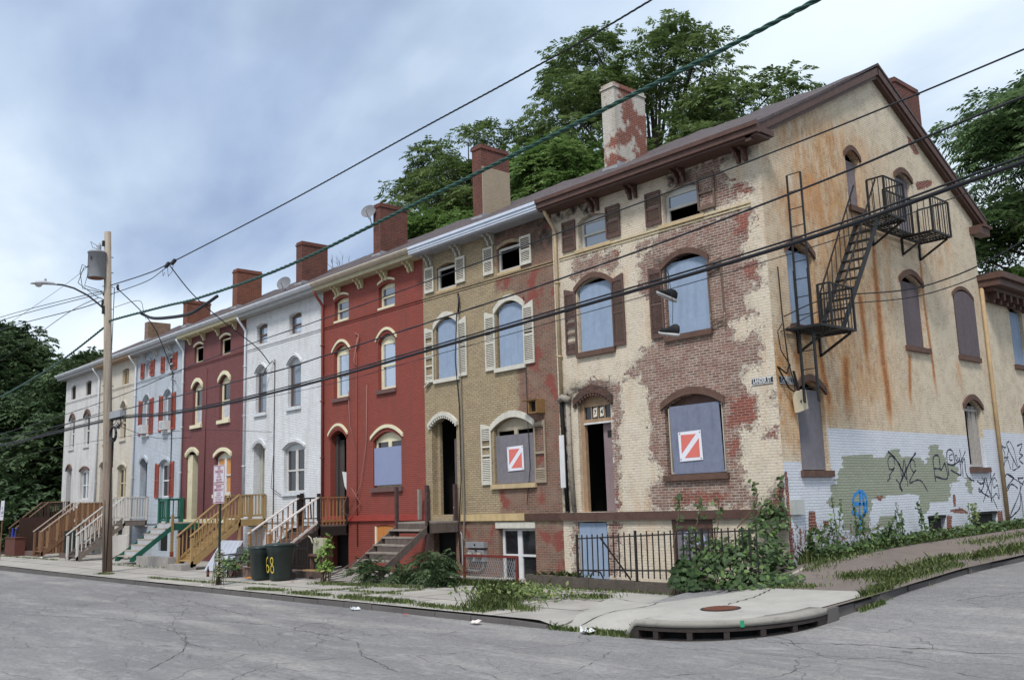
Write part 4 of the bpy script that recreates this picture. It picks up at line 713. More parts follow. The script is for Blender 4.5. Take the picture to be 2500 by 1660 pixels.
sash(H4,FR,w4,M_wpaint,M_orange,'pair',head=M_cpaint); hood(H4,FR,w4,M_cpaint,.07,.15,gap=.04,ext=.08); sill(H4,FR,w4,M_cpaint,.14,.09,.06)
hood(H4,FR,d4,M_cpaint,.08,.12,gap=.02,ext=.06,name='door_hood',dent=True); f=MB().box(-29.85,-29.35,.05,.3,.97,3.76); f.build('door_frame',wm('cream door panel with dark scrawl',(202,194,164),.15,.7,3,chip=.35,chipc=(60,50,44)),H4)
MB().box(-29.3,-28.72,.3,.33,.97,3.7).build('door',wm('dark door',(44,34,34),.2),H4); board(H4,FR,bw,M_darkgap,top=.6,dep=.1)
MB().tube([(-28.0,-.03,7.4),(-28.0,-.03,1.1)],.025,6).build('conduit',M_maroon,H4,True); downspout(H4,-30.34,M_gutter,-.6,8.9); 
# ------------------------------------------------------------------ pale blue house
a3,b3=F3(-34.9,-34.2),F3(-32.45,-31.6); a2,b2=F2(-35.0,-34.2),F2(-32.53,-31.63); d5=OP(-35.15,-34.28,.97,3.74,3.95,.3); w5=OP(-32.75,-31.62,2.0,3.5,3.68); bw=OP(-32.7,-31.7,-.4,.6,.61)
H5,R5=house(-30.4,-36.0,'pale blue row house with brick red louvred shutters',M_blue,[a3,b3,a2,b2,d5,w5,bw])
gutter(H5,-36.0,-30.4,M_gutter,fascia=wm('off white soffit',(0,0,0)))
for x in (-35.0,-33.5,-31.9): bracket(H5,wm('white bracket',(190,190,186)),x,True,8.98)
chimney(R5,redbrick('orange red brick',(0,0,0),(0,0,0),(0,0,0)),-35.7,12.1); belts(H5,-36,-30.4,M_blue,7.62)
for o,pm in ((a3,M_glass),(b3,M_dglass),(a2,M_glass),(b2,M_glass)): sash(H5,FR,o,M_wpaint,pm,head=M_blue); hood(H5,FR,o,M_blue,.06,.08,gap=.06,ext=.04)
for o in (a2,b2): sill(H5,FR,o,M_wpaint,.13,.08,.05)
for o,z1 in ((a3,8.5),(b3,8.5),(a2,6.66),(b2,6.66),(w5,3.52)):
    shutter(H5,FR,o['u0']-.5,o['u0']-.08,o['z0'],z1,M_rshut,-1,.06); shutter(H5,FR,o['u1']+.02,o['u1']+.46,o['z0'],z1,M_rshut,1,.06)
sash(H5,FR,w5,M_wpaint,M_dglass,head=M_wpaint); hood(H5,FR,w5,M_blue,.07,.12,gap=.03,ext=.06)
hood(H5,FR,d5,M_blue,.08,.1,gap=.02,ext=.06,name='door_hood',dent=True); MB().box(-35.1,-34.3,.3,.34,.97,3.74).build('door',wm('blue grey door',(120,126,138),.2,.6),H5); board(H5,FR,bw,M_darkgap,top=.6,dep=.1); MB().box(-36,-30.4,-.05,.02,.82,.97).build('water_table',M_blue,H5)
MB().tube([(-31.55,-.05,8.0),(-31.52,-.03,6.8),(-31.5,-.03,.5)],.02,5).tube([(-31.2,-.1,7.6),(-31.5,-.15,7.3),(-31.2,-.05,7.2)],.015,5).build('service_cable',M_black,H5,True); downspout(H5,-35.94,M_gutter,-.6,8.9)
# ------------------------------------------------------------------ cream house behind the pole
a3,b3=F3(-40.3,-39.6),F3(-37.9,-37.05); a2,b2=F2(-40.3,-39.6),F2(-37.92,-37.2); d6=OP(-40.55,-39.7,.97,3.8,3.98,.3); w6=OP(-38.05,-36.95,2.1,3.55,3.72); bw=OP(-38,-37.1,-.4,.6,.61)
H6,R6=house(-36.0,-41.1,'cream row house half hidden behind the wooden utility pole',M_cream,[a3,b3,a2,b2,d6,w6,bw])
gutter(H6,-41.1,-36.0,M_gutter,fascia=wm('tan soffit',(170,145,120))); chimney(R6,M_brickold,-40.8,11.78,.5,cor=False); belts(H6,-41.1,-36,M_cream,7.62)
def louver(root,o,m):
    f=MB(); f.box(o['u0'],o['u0']+.08,.08,.13,o['z0'],o['zs'],FR).box(o['u1']-.06,o['u1'],.08,.13,o['z0'],o['zs'],FR).box((o['u0']+o['u1'])/2-.03,(o['u0']+o['u1'])/2+.03,.08,.13,o['z0'],o['zs'],FR)
    z=o['z0']
    while z<o['zs']: f.box(o['u0']+.08,o['u1']-.06,.07,.15,z,z+.03,FR); z+=.11
    return f.build('louvred_vent',m,root)
for o in (a3,b3): louver(H6,o,M_ctrim)
cf=wm('beige frame',(184,168,138),.15,.6,6)
for o in (a2,b2): sash(H6,FR,o,cf,M_dglass,head=cf); hood(H6,FR,o,M_cream,.06,.08,gap=.05,ext=.05); sill(H6,FR,o,M_cream,.13,.08,.05)
sash(H6,FR,w6,cf,M_dglass,'pair',head=cf); hood(H6,FR,w6,M_cream,.06,.1,gap=.03,ext=.05); hood(H6,FR,d6,M_cream,.07,.1,gap=.02,ext=.06,name='door_hood'); MB().box(-40.5,-39.72,.3,.34,.97,3.74).build('door',wm('tan door',(150,130,104)),H6); board(H6,FR,bw,M_darkgap,top=.6,dep=.1)
downspout(H6,-41.04,M_gutter,-.6,8.9)
# ------------------------------------------------------------------ end house
a3,b3=F3(-45.7,-44.95),F3(-43.3,-42.45); a2,b2=F2(-45.67,-44.87),F2(-43.28,-42.42); d7=OP(-45.85,-45.05,1.0,3.85,4.05,.3); w7=OP(-43.58,-42.25,2.15,3.65,3.8); bw=OP(-43.5,-42.6,-.4,.6,.61)
H7,R7=house(-41.1,-46.6,'off white row house at the far left end with brown window hoods',M_offw,[a3,b3,a2,b2,d7,w7,bw])
MB().poly([(-46.6,0,-.9),(-46.6,0,9.05),(-46.6,5.72,12.4),(-46.6,11.3,9.3),(-46.6,11.3,-.9)]).build('end_wall',wm('dark brick end wall',(52,50,56),.2),H7)
gutter(H7,-47.0,-41.1,M_gutter,fascia=wm('off white soffit',(0,0,0))); belts(H7,-46.6,-41.1,M_offw,7.62)
for o in (a3,b3): louver(H7,o,wm('dark brown louvre',(70,58,54)))
hb_=wm('brown hood paint',(104,78,72),.2)
for o in (a2,b2): sash(H7,FR,o,M_wpaint,M_dglass,head=hb_); hood(H7,FR,o,hb_,.07,.12,gap=.02,ext=.08); sill(H7,FR,o,M_offw,.12,.07,.05)
sash(H7,FR,w7,M_wpaint,M_glass,'pair',head=M_wpaint); hood(H7,FR,w7,hb_,.07,.1,gap=.03,ext=.08); hood(H7,FR,d7,hb_,.07,.1,gap=.02,ext=.08,name='door_hood'); MB().box(-45.8,-45.07,.3,.34,1.0,3.8).build('door',wm('dark brown door',(64,50,48)),H7); board(H7,FR,bw,M_darkgap,top=.6,dep=.1)
# ------------------------------------------------------------------ low building on the side street
LB=empty('brick_building',(0,16.5,0),'low cream building with a heavy brown bracketed cornice at the right edge','building')
n1=OP(13.33,14.36,4.98,6.75,6.95); n2=OP(16.2,17.3,4.98,6.75,6.95); n3=OP(13.4,14.5,1.8,3.5,3.72); n4=OP(16.3,17.4,1.8,3.5,3.72)
mb,uz=wall(SD,11.31,22,ZL,7.45,[n1,n2,n3,n4],.1); y,z=uz[:,0],uz[:,1]
mb.build('wall',M_side,LB,attrs=dict(rust=0*y,stain=np.full(len(y),.06),white=(z<2.9).astype(float),green=0*y,peel=polyfield(y,z,[rect(12.9,13.5,-.2,.5),rect(14.2,14.6,1.1,1.3)],.15)))
MB().box(-9,0,21.9,22,-.9,7.4).box(-9,-8.9,11.3,22,-.9,7.4).box(-9,0,11.31,22,7.3,7.45).build('shell',M_gableend,LB)
f=MB().box(0,.38,11.34,22.2,7.0,7.12).box(0,.62,11.2,22.3,7.12,7.32).box(0,.74,11.15,22.4,7.32,7.5).box(.002,.12,11.32,22,6.75,7.0); 
f.build('cornice',M_brown,LB)
for k in range(20): y0=11.6+k*.5; MB().box(.12,.36,y0,y0+.14,6.8,7.0).box(.12,.24,y0,y0+.14,6.7,6.8).build('cornice_bracket',M_brown,LB)
for o in (n1,n2,n3,n4): board(LB,SD,o,M_blboard if o is n1 else M_brboard,top=6.7 if o in (n1,n2) else 3.45,dep=.1,arched=True); hood(LB,SD,o,M_brownstone,.05,.13); sill(LB,SD,o,M_brownstone,.14,.08,.07)
join(*g2).build('graffiti',PK,LB)['label']='dark blue scrawled graffiti tags'
# ------------------------------------------------------------------ ground, road, sidewalks
def zr(x,y): return float(np.interp(y,[-7.5,-6,-4.2,-2.7,-1,1.1,4,10,40],[-.9,-.88,-.76,-.64,-.5,-.38,-.3,-.15,.3])) if x>-1 else -.9
def sst(a,b,x): t=min(max((x-a)/(b-a),0),1); return t*t*(3-2*t)
def zs(x,y):
    f=-.76+.10*sst(-20,-45,x)*1.0 if x<-20 else -.76
    w=float(np.interp(y,[-6,-4.5,-2,-1,0,4,10,40],[-.62,-.60,-.53,-.3,-.06,.08,.18,.5])); k=zr(1,y)+float(np.interp(y,[-6,-4.2,-2.7,-1],[.27,.22,.17,.13]))
    t=min(max(x/3,0),1); s=w*(1-t)+k*t; B=sst(-1.6,.8,x); q=f*(1-B)+s*B; kk=sst(5.1,6.0,-y)*sst(-1.4,-.6,x)*(1-sst(.75,1.05,x)); return q*(1-kk)-.88*kk
def sheet(xs,ys,zf,dz=0,keep=None):
    mb=MB(); nx,ny=len(xs),len(ys)
    for y in ys:
        for x in xs: mb.v.append((x,y,zf(x,y)+dz))
    for j in range(ny-1):
        for i in range(nx-1):
            a=j*nx+i
            if keep is None or keep((xs[i]+xs[i+1])/2,(ys[j]+ys[j+1])/2): mb.f.append((a,a+1,a+1+nx,a+nx))
    return mb
def asphalt():
    t=NT('worn asphalt'); p=t.pos(); a=lin((143,141,140)); b=lin((120,118,118))
    col=t.mix(t.ramp(t.noise(p,.35,5,.6,(.5,1,1)),.35,.65),a,b); col=t.mix(t.ramp(t.noise(p,55,4,.8),.42,.60,0,.75),col,lin((98,96,95))); col=t.mix(t.ramp(t.noise(p,80,3,.8),.55,.68,0,.7),col,lin((178,176,174)))
    col=t.mix(t.ramp(t.noise(p,.8,4,.6,(.25,1.4,1)),.50,.68,0,.6),col,lin((166,162,156))); col=t.mix(t.ramp(t.noise(p,.55,5,.65,(.3,1.2,1)),.52,.64,0,.45),col,lin((112,110,110)))
    col=t.mix(t.ramp(t.noise(p,13,5,.75),.44,.60,0,.45),col,lin((96,95,96))); col=t.mix(t.ramp(t.noise(p,4,5,.7,(.4,1,1)),.55,.66,0,.4),col,lin((158,156,154)))
    cr=[]
    for sc,sx,w in ((.16,(1,1.8,1),.0014),(.42,(.8,1.6,1),.0018),(1.15,(1,1.5,1),.005)):
        mp=t.n('Mapping'); t.L.new(p,mp.inputs[0]); mp.inputs['Scale'].default_value=sx; dn=t.n('TexNoise'); t.L.new(p,dn.inputs[0]); dn.inputs['Scale'].default_value=1.6; dn.inputs['Detail'].default_value=6
        ad=t.n('VectorMath',operation='MULTIPLY_ADD'); t.L.new(dn.outputs['Color'],ad.inputs[0]); ad.inputs[1].default_value=(1.0,1.0,0); t.L.new(mp.outputs[0],ad.inputs[2])
        v=t.n('TexVoronoi',feature='DISTANCE_TO_EDGE'); t.L.new(ad.outputs[0],v.inputs[0]); v.inputs['Scale'].default_value=sc; cr.append(t.math('SUBTRACT',1.0,t.ramp(v.outputs['Distance'],w*.4,w*1.6)))
    big=t.math('MAXIMUM',cr[0],t.math('MULTIPLY',cr[1],t.ramp(t.noise(p,.5,3),.42,.55))); sm=t.math('MULTIPLY',cr[2],t.ramp(t.noise(p,.3,3),.50,.62))
    cc=t.math('MULTIPLY',t.math('MAXIMUM',big,sm,clamp=True),.7); col=t.mix(t.math('MULTIPLY',cc,.6),col,lin((52,50,52)))
    h=t.math('MULTIPLY_ADD',cc,-1.5,t.math('MULTIPLY',t.noise(p,70,3,.7),.8)); t.bump(h,.012,1); return t.out(col,.85,spec=.25)
def concrete(name,c,joint=1.5,jw=.012,off=(0,0),grime=.4,speck=.4):
    t=NT(name); p=t.pos(); a=lin(c); k=lambda f:tuple(v*f for v in a[:3])+(1,)
    mp=t.n('Mapping'); t.L.new(p,mp.inputs[0]); mp.inputs['Location'].default_value=(off[0],off[1],0)
    col=t.mix(t.ramp(t.noise(p,1.2,6,.62),.35,.7),k(1.05),k(.82)); col=t.mix(t.ramp(t.noise(p,50,3,.7),.5,.75,0,speck),col,k(.6)); col=t.mix(t.ramp(t.noise(p,3,6,.7),.55,.75,0,grime),col,k(.6))
    h=t.noise(p,60,3)
    if joint:
        b=t.n('TexBrick'); t.L.new(mp.outputs[0],b.inputs[0]); b.inputs['Scale'].default_value=1; b.inputs['Brick Width'].default_value=joint*1.15; b.inputs['Row Height'].default_value=joint; b.inputs['Mortar Size'].default_value=jw; b.inputs['Color1'].default_value=(1,1,1,1); b.inputs['Color2'].default_value=(.86,.86,.88,1); b.inputs['Mortar'].default_value=(1,1,1,1)
        col=t.mix(1.0,col,b.outputs[0],'MULTIPLY'); col=t.mix(t.math('MULTIPLY',b.outputs[1],.8),col,lin((60,60,48))); h=t.math('MULTIPLY_ADD',b.outputs[1],-2,h)
    t.bump(h,.008,.8); return t.out(col,.9,spec=.2)
M_asph=asphalt(); M_walk=concrete('old sidewalk slabs',(166,161,153),1.45,.03,(0,.3),.6); M_pad=concrete('pale new concrete',(164,161,154),0,.01,grime=.6,speck=.7); M_path=concrete('broken asphalt path',(118,108,102),0,grime=1.1,speck=1.0); M_kerb=concrete('old kerb stone',(98,94,92),0,grime=.5,speck=.6); M_dirt=concrete('weedy dirt',(86,80,62),0,grime=.7,speck=.8)
struct(MB().box(-400,400,-400,400,-1.6,-1.2),'ground',M_dirt)
struct(sheet([-300,-150,-80]+list(np.arange(-60,-1,4))+[-1],[-34,-20,-12,-8,-7,-5.95],lambda x,y:-.9),'road',M_asph)
struct(sheet(list(np.arange(-1,15.1,.8)),list(np.arange(-34,-8,2))+list(np.arange(-8,6,.5))+list(np.arange(6,60,3)),lambda x,y:zr(1,y),0),'side_road',M_asph)
KP=[(x,-6.05) for x in list(np.arange(-90,-24,3.0))+list(np.arange(-24,-1.4,1.1))]+[(-1.05,-6.05)]
ARC=[(1.1+1.9*math.cos(a),-4.15+1.9*math.sin(a)) for a in np.linspace(-math.pi/2,0,15)]
KS=[(3.0+.05*math.sin(y*2),y) for y in list(np.arange(-3.4,8,1.2))+[9,12,16,22,32,45]]
xs=list(np.arange(-92,-20,4))+list(np.arange(-20,-1.5,.6))+list(np.arange(-1.5,3.01,.25))+[3.05]
def inwalk(x,y):
    if x>1.1 and y<-4.15: return math.hypot(x-1.1,y+4.15)<1.86
    return True
wk=sheet(xs,[-6.03,-5.8,-5.4,-5,-4.5,-4.15,-3.7,-3.2,-2.6,-2,-1.4,-.8,-.2,.25],zs,0,lambda x,y: inwalk(x,y) and x<1.2)
struct(wk,'sidewalk',M_walk)
struct(sheet([0-.05,.4,.8,1.2,1.6,2,2.5,2.85,3.05],list(np.arange(-4.4,6,.4))+[6,8,10,14,20,30,44],zs,.006,lambda x,y:inwalk(x,y) and (x<1.2 or True)),'side_path',M_path)
# corner slab
far=[(-3.3,-1.62),(-2.2,-1.7),(-1.0,-1.75),(.2,-1.85),(1.2,-1.95),(2.2,-2.05),(2.75,-2.1),(2.9,-2.3)]; near=[(-.6,-6.0),(.3,-6.02),(1.1,-6.02)]+[(1.1+1.86*math.cos(a),-4.15+1.86*math.sin(a)) for a in np.linspace(-math.pi/2,0,12)]+[(2.96,-3.2),(2.94,-2.5)]
def samp(P,t):
    d=[0]
    for a,b in zip(P,P[1:]): d.append(d[-1]+math.hypot(b[0]-a[0],b[1]-a[1]))
    t*=d[-1]; return float(np.interp(t,d,[p[0] for p in P])),float(np.interp(t,d,[p[1] for p in P]))
mb=MB(); NU,NV=40,14
for j in range(NV+1):
    for i in range(NU+1):
        a=samp(near,i/NU); b=samp(far,i/NU); v=j/NV; x,y=a[0]*(1-v)+b[0]*v,a[1]*(1-v)+b[1]*v; mb.v.append((x,y,zs(x,y)+.02))
for j in range(NV):
    for i in range(NU): a=j*(NU+1)+i; mb.f.append((a,a+1,a+NU+2,a+NU+1))
struct(mb,'corner_slab',M_pad,smooth=True)
cr=MB(); 
for pts in ([(-3.2,-2.9),(-2.4,-2.75),(-1.6,-3.1),(-.9,-3.2),(-.3,-4.2),(-.5,-5.9)],[(.75,-1.85),(1.15,-3.0),(1.3,-4.1)]):
    P=[samp(pts,k/24) for k in range(25)]
    for k,(x,y) in enumerate(P): n=.012+.008*math.sin(k*2.3); x+=.03*math.sin(k*1.9); cr.v+=[(x-n,y-n*.3,zs(x,y)+.026),(x+n,y+n*.3,zs(x,y)+.026)]
    k0=len(cr.v)-50; cr.f+=[(k0+2*i,k0+2*i+1,k0+2*i+3,k0+2*i+2) for i in range(24)]
struct(cr,'slab_cracks',wm('dirt filled crack',(66,62,54),.3,.95))
# kerbs
def kerb(P,name,jit=.01,lip=.15,inward=(0,1)):
    mb=MB()
    for i in range(len(P)-1):
        a,b=Vector(P[i]+(0,)),Vector(P[i+1]+(0,)); d=(b-a).normalized(); g=.012; a2,b2=a+d*g,b-d*g; n=Vector((-d.y,d.x,0))*lip; j=(random.random()-.5)*2*jit; o=n.normalized()*(random.random()-.5)*jit
        ta,tb=zs(a2.x,a2.y+.05)-.02+j,zs(b2.x,b2.y+.05)-.02+j; q=[a2+o,b2+o,b2+n,a2+n]; k=len(mb.v)
        mb.v+=[(c.x,c.y,-1.0) for c in q]+[(q[0].x+.0,q[0].y,ta-.015),(q[1].x,q[1].y,tb-.015),(q[2].x,q[2].y,tb),(q[3].x,q[3].y,ta)]
        mb.f+=[tuple(k+t for t in f) for f in ((4,5,6,7),(0,1,5,4),(1,2,6,5),(2,3,7,6),(3,0,4,7))]
    return struct(mb,name,M_kerb)
kerb(KP,'kerb',.012); kerb([(3.0,-3.7),(3.02,-3.0),(3.0,-2.4)]+KS[1:],'side_kerb',.03,.18)
# storm drain under the corner slab
SDm=empty('storm_drain',(1.9,-5.0,-.88),'curved concrete corner storm drain with a row of dark square inlets under its lip','storm drain')
AR=[(-.4,-6.1),(.3,-6.12),(1.1,-6.12)]+[(1.1+1.97*math.cos(a),-4.15+1.97*math.sin(a)) for a in np.linspace(-math.pi/2,0,17)][1:]+[(3.06,-3.3),(3.05,-2.6)]
def ring(P,off0,off1,zf0,zf1,n=60,rng=(0,1)):
    mb=MB()
    for i in range(n+1):
        t=rng[0]+(rng[1]-rng[0])*i/n; x,y=samp(P,t); x2,y2=samp(P,min(t+.005,1)); x1,y1=samp(P,max(t-.005,0)); dx,dy=x2-x1,y2-y1; L=math.hypot(dx,dy); nx,ny=-dy/L,dx/L
        mb.v+=[(x+nx*off0,y+ny*off0,zf0(x,y)),(x+nx*off0,y+ny*off0,zf1(x,y)),(x+nx*off1,y+ny*off1,zf1(x,y)),(x+nx*off1,y+ny*off1,zf0(x,y))]
    for i in range(n):
        a=4*i; 
        for q in range(4): mb.f.append((a+q,a+4+q,a+4+(q+1)%4,a+(q+1)%4))
    mb.f+= [(0,1,2,3),(4*n+3,4*n+2,4*n+1,4*n)]; return mb
top=lambda x,y: zs(min(x,2.96),y)+.022; 
ring(AR,-.02,.3,lambda x,y:top(x,y)-.09,top,60,(.2,.78)).build('concrete_lip',concrete('grimy concrete lip',(142,138,131),0,grime=1.2,speck=.6),SDm,True)
M_din=wm('dark rusty iron',(56,49,46),.4,.75,8,.2,.01)
ring(AR,-.005,.12,lambda x,y:top(x,y)-.155,lambda x,y:top(x,y)-.085,60,(.2,.78)).build('iron_band',M_din,SDm)
ring(AR,.2,.25,lambda x,y:zr(1,y)-.1,lambda x,y:top(x,y)-.10,60,(.2,.78)).build('drain_back',wm('painted drain shade',(14,13,12),.2),SDm)  # near-black plate carries the shade inside the drain as colour
ring(AR,.0,.1,lambda x,y:zr(1,y)-.02,lambda x,y:zr(1,y)+.008,50,(.2,.78)).build('drain_sill',M_din,SDm)
for k,t in enumerate((.2,.285,.375,.465,.555,.645,.735)): ring(AR,.0,.2,lambda x,y:zr(1,y)-.02,lambda x,y:top(x,y)-.1,5,(t,t+(.04 if k in (0,6) else .014))).build('inlet_divider',M_din,SDm)
ring(AR,-.024,-.021,lambda x,y:top(x,y)-.099,lambda x,y:top(x,y)-.002,3,(.505,.515)).build('green_mark',wm('green survey paint',(40,140,100),.2),SDm)
ring(AR,-.03,.14,lambda x,y:-1,lambda x,y:top(x,y)-.02,6,(.155,.2)).build('end_stone',M_kerb,SDm); ring(AR,-.03,.14,lambda x,y:-1,lambda x,y:top(x,y)-.02,6,(.78,.83)).build('end_stone',M_kerb,SDm)
def manhole():
    r=empty('manhole_cover',(1.5,-4.55,zs(1.5,-4.55)),'round rusty manhole cover set in the pale corner slab','manhole cover'); m=MB(); c=(1.5,-4.55,zs(1.5,-4.55)+.03); n=28
    for k in range(n):
        a=2*math.pi*k/n; b=2*math.pi*(k+1)/n
        P=lambda q,r_,h:(c[0]+r_*math.cos(q),c[1]+r_*math.sin(q),zs(c[0]+r_*math.cos(q),c[1]+r_*math.sin(q))+h)
        m.poly([P(a,.29,.03),P(a,.33,.03),P(b,.33,.03),P(b,.29,.03)]); 
    m.build('ring',M_din,r); d=MB()
    d.poly([P(2*math.pi*k/n,.285,.026) for k in range(n)]); d.build('plate',wm('rusty plate',(98,66,56),.4,.7,20),r); s=MB()
    for k in range(-5,6):
        y=k*.048; h=math.sqrt(.27**2-y*y)
        for q in range(2): x0,x1=(-h,-.01) if q==0 else (.01,h); z0=zs(c[0]+x0,c[1]+y)+.036; z1=zs(c[0]+x1,c[1]+y)+.036; s.bar((c[0]+x0,c[1]+y,z0),(c[0]+x1,c[1]+y,z1),.018,.012)
    s.build('ribs',wm('rusty rib',(120,78,64),.3,.7,20),r)
manhole()
# low stone kerb carrying the fence in front of the corner house
lw=MB(); P=[(-6.7,-1.3),(-5.6,-1.38),(-4.4,-1.45),(-3.0,-1.47),(-1.9,-1.5),(-.9,-1.55)]
for i in range(5):
    a,b=P[i],P[i+1]; zt=-.5; k=len(lw.v); lw.v+=[(a[0],a[1],-.95),(b[0]-.01,b[1],-.95),(b[0]-.01,b[1]+.2,-.95),(a[0],a[1]+.2,-.95),(a[0],a[1],zt-.01*i),(b[0]-.01,b[1],zt-.01*i),(b[0]-.01,b[1]+.2,zt-.01*i),(a[0],a[1]+.2,zt-.01*i)]
    lw.f+=[tuple(k+t for t in f) for f in ((4,5,6,7),(0,1,5,4),(1,2,6,5),(2,3,7,6),(3,0,4,7))]
single(lw,'low_wall',wm('mossy dark stone',(92,84,76),.35,.9,4,.5,.02),'low dark stone kerb wall under the iron fence of the corner house','low wall')
def lowwall(x0,x1,y0,y1,z0,z1,mat,label,name='low_wall'): return single(MB().box(x0,x1,y0,y1,z0,z1),name,mat,label,'low wall')
lowwall(-9.4,-7.1,-1.6,-1.35,-.95,-.66,M_kerb,'short grey stone kerb below the red frame under the tan house')
lowwall(-16.6,-14.2,-2.9,-2.6,-1,-.55,wm('brown stone kerb',(104,88,82),.3,.9,5,.3,.02),'brown stone step kerb right of the green wheeled bins')
lowwall(-18.3,-16.9,-3.6,-3.1,-1,-.5,wm('reddish stone',(128,108,98),.3,.9,6,.3,.02),'reddish stone bottom step behind the green wheeled bins')
lowwall(-28.1,-25.0,-2.75,-2.45,-1,-.38,M_stone,'grey stone kerb block between the green stairs and the yellow stairs')
lowwall(-23.75,-22.5,-3.3,-2.75,-1,-.55,M_stone,'grey stone bottom step of the yellow lumber stairs')
lowwall(-38.8,-36.4,-2.4,-2.2,-1,-.45,wm('brown stone kerb',(0,0,0)),'brown stone kerb behind the white railed stairs')
lowwall(-44.5,-41.5,-2.6,-2.3,-1,-.42,wm('brown stone kerb',(0,0,0)),'brown stone kerb between the two brown stairs on the left')
# ------------------------------------------------------------------ iron fence
FN=empty('iron_fence',(-2.4,-1.36,-.5),'black iron picket fence on the low wall, partly swallowed by vines','fence')
fy=lambda x:-1.38-.03*(x+4.8)
f=MB()
for z0,z1 in ((.42,.60),(-.3,-.18)): f.bar((-4.8,fy(-4.8),z0-.04),(.2,fy(.2),z1-.02),.022,.03)
f.build('rail',M_iron,FN)
x=-4.8; k=0
while x<.25:
    t=(x+4.8)/5; f=MB(); zt=.46+.19*t+(.02*math.sin(k*3)); w=.022
    if k in (0,11,22): w=.045; zt+=.02
    f.bar((x,fy(x),-.45 if k not in(0,11,22) else -.52),(x+.01,fy(x),zt),w,w,(0,1,0)); f.build('picket',M_iron,FN); x+=.168; k+=1
MB().bar((-4.1,-1.32,.4),(-3.2,-1.36,-.5),.035,.02,(0,1,0)).build('gate_brace',M_iron,FN)
MB().bar((-4.55,-1.38,-.34),(-4.1,-1.38,-.36),.03,.02).bar((-4.1,-1.38,-.36),(-4.0,-1.38,-.5),.03,.02,(0,1,0)).build('broken_rail',M_iron,FN); MB().bar((-3.6,-1.4,-.3),(-3.0,-1.42,-.29),.05,.04).build('broken_rail',M_iron,FN)
# ------------------------------------------------------------------ stoops
def stoop(name,label,xL,xR,zl,yl,yB,zB,n,M,rail=1,style='bal',hr=.92,hb=1.05,riser=None,bal_n=7,low=False,skirt=None,fin=False,deck=.09,joist=.2,side='both',treadover=.03,lrail='both'):
    r=empty(name,((xL+xR)/2,yl,zB),label,'stairs','front stairs of the row houses'); tm,sm,pm,hm,bm=M['tread'],M['string'],M['post'],M['hand'],M['bal']
    MB().box(xL,xR,yl,-.04,zl-deck*.5,zl).build('landing_deck',tm,r); MB().box(xL,xR,yl,yl+.05,zl-joist-.04,zl-deck*.5-.002).box(xR-.05,xR,yl+.055,-.05,zl-joist-.04,zl-deck*.5-.002).box(xL,xL+.05,yl+.055,-.05,zl-joist-.04,zl-deck*.5-.002).build('joist',sm,r)
    dz=(zl-zB)/(n+1); dy=(yl-yB)/n
    for i in range(n):
        z=zl-dz*(i+1); y=yl-dy*(i+1); jj=(random.random()-.5)*.02 if style=='old' else 0
        q=MB(); k=0; q.box(xL+.02,xR-.02,y-.03,y+dy+.0,z-.045,z,lambda a,b,c:(a+jj*2,b,c+(jj if a>(xL+xR)/2 else -jj))); q.build('tread',tm,r)
        if riser: MB().box(xL+.05,xR-.05,y+dy-.02,y+dy-.001,z+.001,z+dz-.046).build('riser',riser,r)
    for x in (xL,xR-.045):
        k=MB(); e=-.001; prof=[(yl,zl-deck),(yl,zl-.30),(yB+.04,zB-.02),(yB-.12,zB-.02),(yB-.12,zB+.12)]
        k.v=[(x+e,a,b) for a,b in prof]+[(x+.045,a,b) for a,b in prof]; m=5; k.f=[tuple(range(m)),tuple(range(2*m-1,m-1,-1))]+[(i,m+i,m+(i+1)%m,(i+1)%m) for i in range(m)]; k.build('stringer',sm,r)
    pw=.09
    for x in (xL,xR-pw): MB().box(x,x+pw,yl-.0-pw/2,yl+pw/2,-.9 if style!='hang' else zl-.3,zl+hr+(.12 if fin else .0)).build('post',pm,r)
    if rail:
        for x in (xL,xR-pw):
            q=MB().box(x,x+pw,yB-.1,yB-.01,zB-.05,zB+hb-.05)
            if fin: q.lathe((x+pw/2,yB-.055,zB+hb-.05),[(.05,0),(.03,.02),(.05,.06),(.055,.1),(.03,.15),(.005,.17)],10)
            q.build('post',fin or pm,r)
            xc=x+pw/2; MB().bar((xc,yB-.14,zB+hb-.02),(xc,yl,zl+hr),.10,.04).build('handrail',hm,r)
            MB().bar((xc,yB-.05,zB+.2),(xc,yl-.03,zl+.12),.04,.07).build('bottom_rail',sm if not fin else hm,r)
            for k in range(1,bal_n+1):
                t=k/(bal_n+1); y=yB-.05+(yl-yB+.05)*t; MB().box(xc-.018,xc+.018,y-.018,y+.018,zB+.22+(zl-zB-.08)*t,zB+hb-.04+(zl+hr-zB-hb+.02)*t).build('baluster',bm,r)
            if lrail=='both' or (lrail=='right' and x>xL):
                MB().box(xc-.045,xc+.045,yl+.05,-.06,zl+hr-.04,zl+hr).build('landing_rail',(hm if not fin else bm),r); MB().box(xc-.02,xc+.02,yl+.05,-.06,zl+.1,zl+.17).build('lower_rail',(hm if not fin else bm),r)
                for k in range(7): y=yl+.13+(-yl-.2)*k/7; MB().box(xc-.018,xc+.018,y,y+.036,zl+(.17 if not low else -.2),zl+hr-.04).build('baluster',bm,r)
                MB().box(x,x+pw,-.12,-.03,zl-.3,zl+hr).build('post',pm,r)
    return r
nw=M_newwood
stoop('wooden_stairs','new yellow lumber stairs with railings up to the white house',-23.75,-22.5,.96,-1.1,-2.85,-.62,7,dict(tread=nw,string=nw,post=nw,hand=nw,bal=nw),riser=nw,bal_n=11)
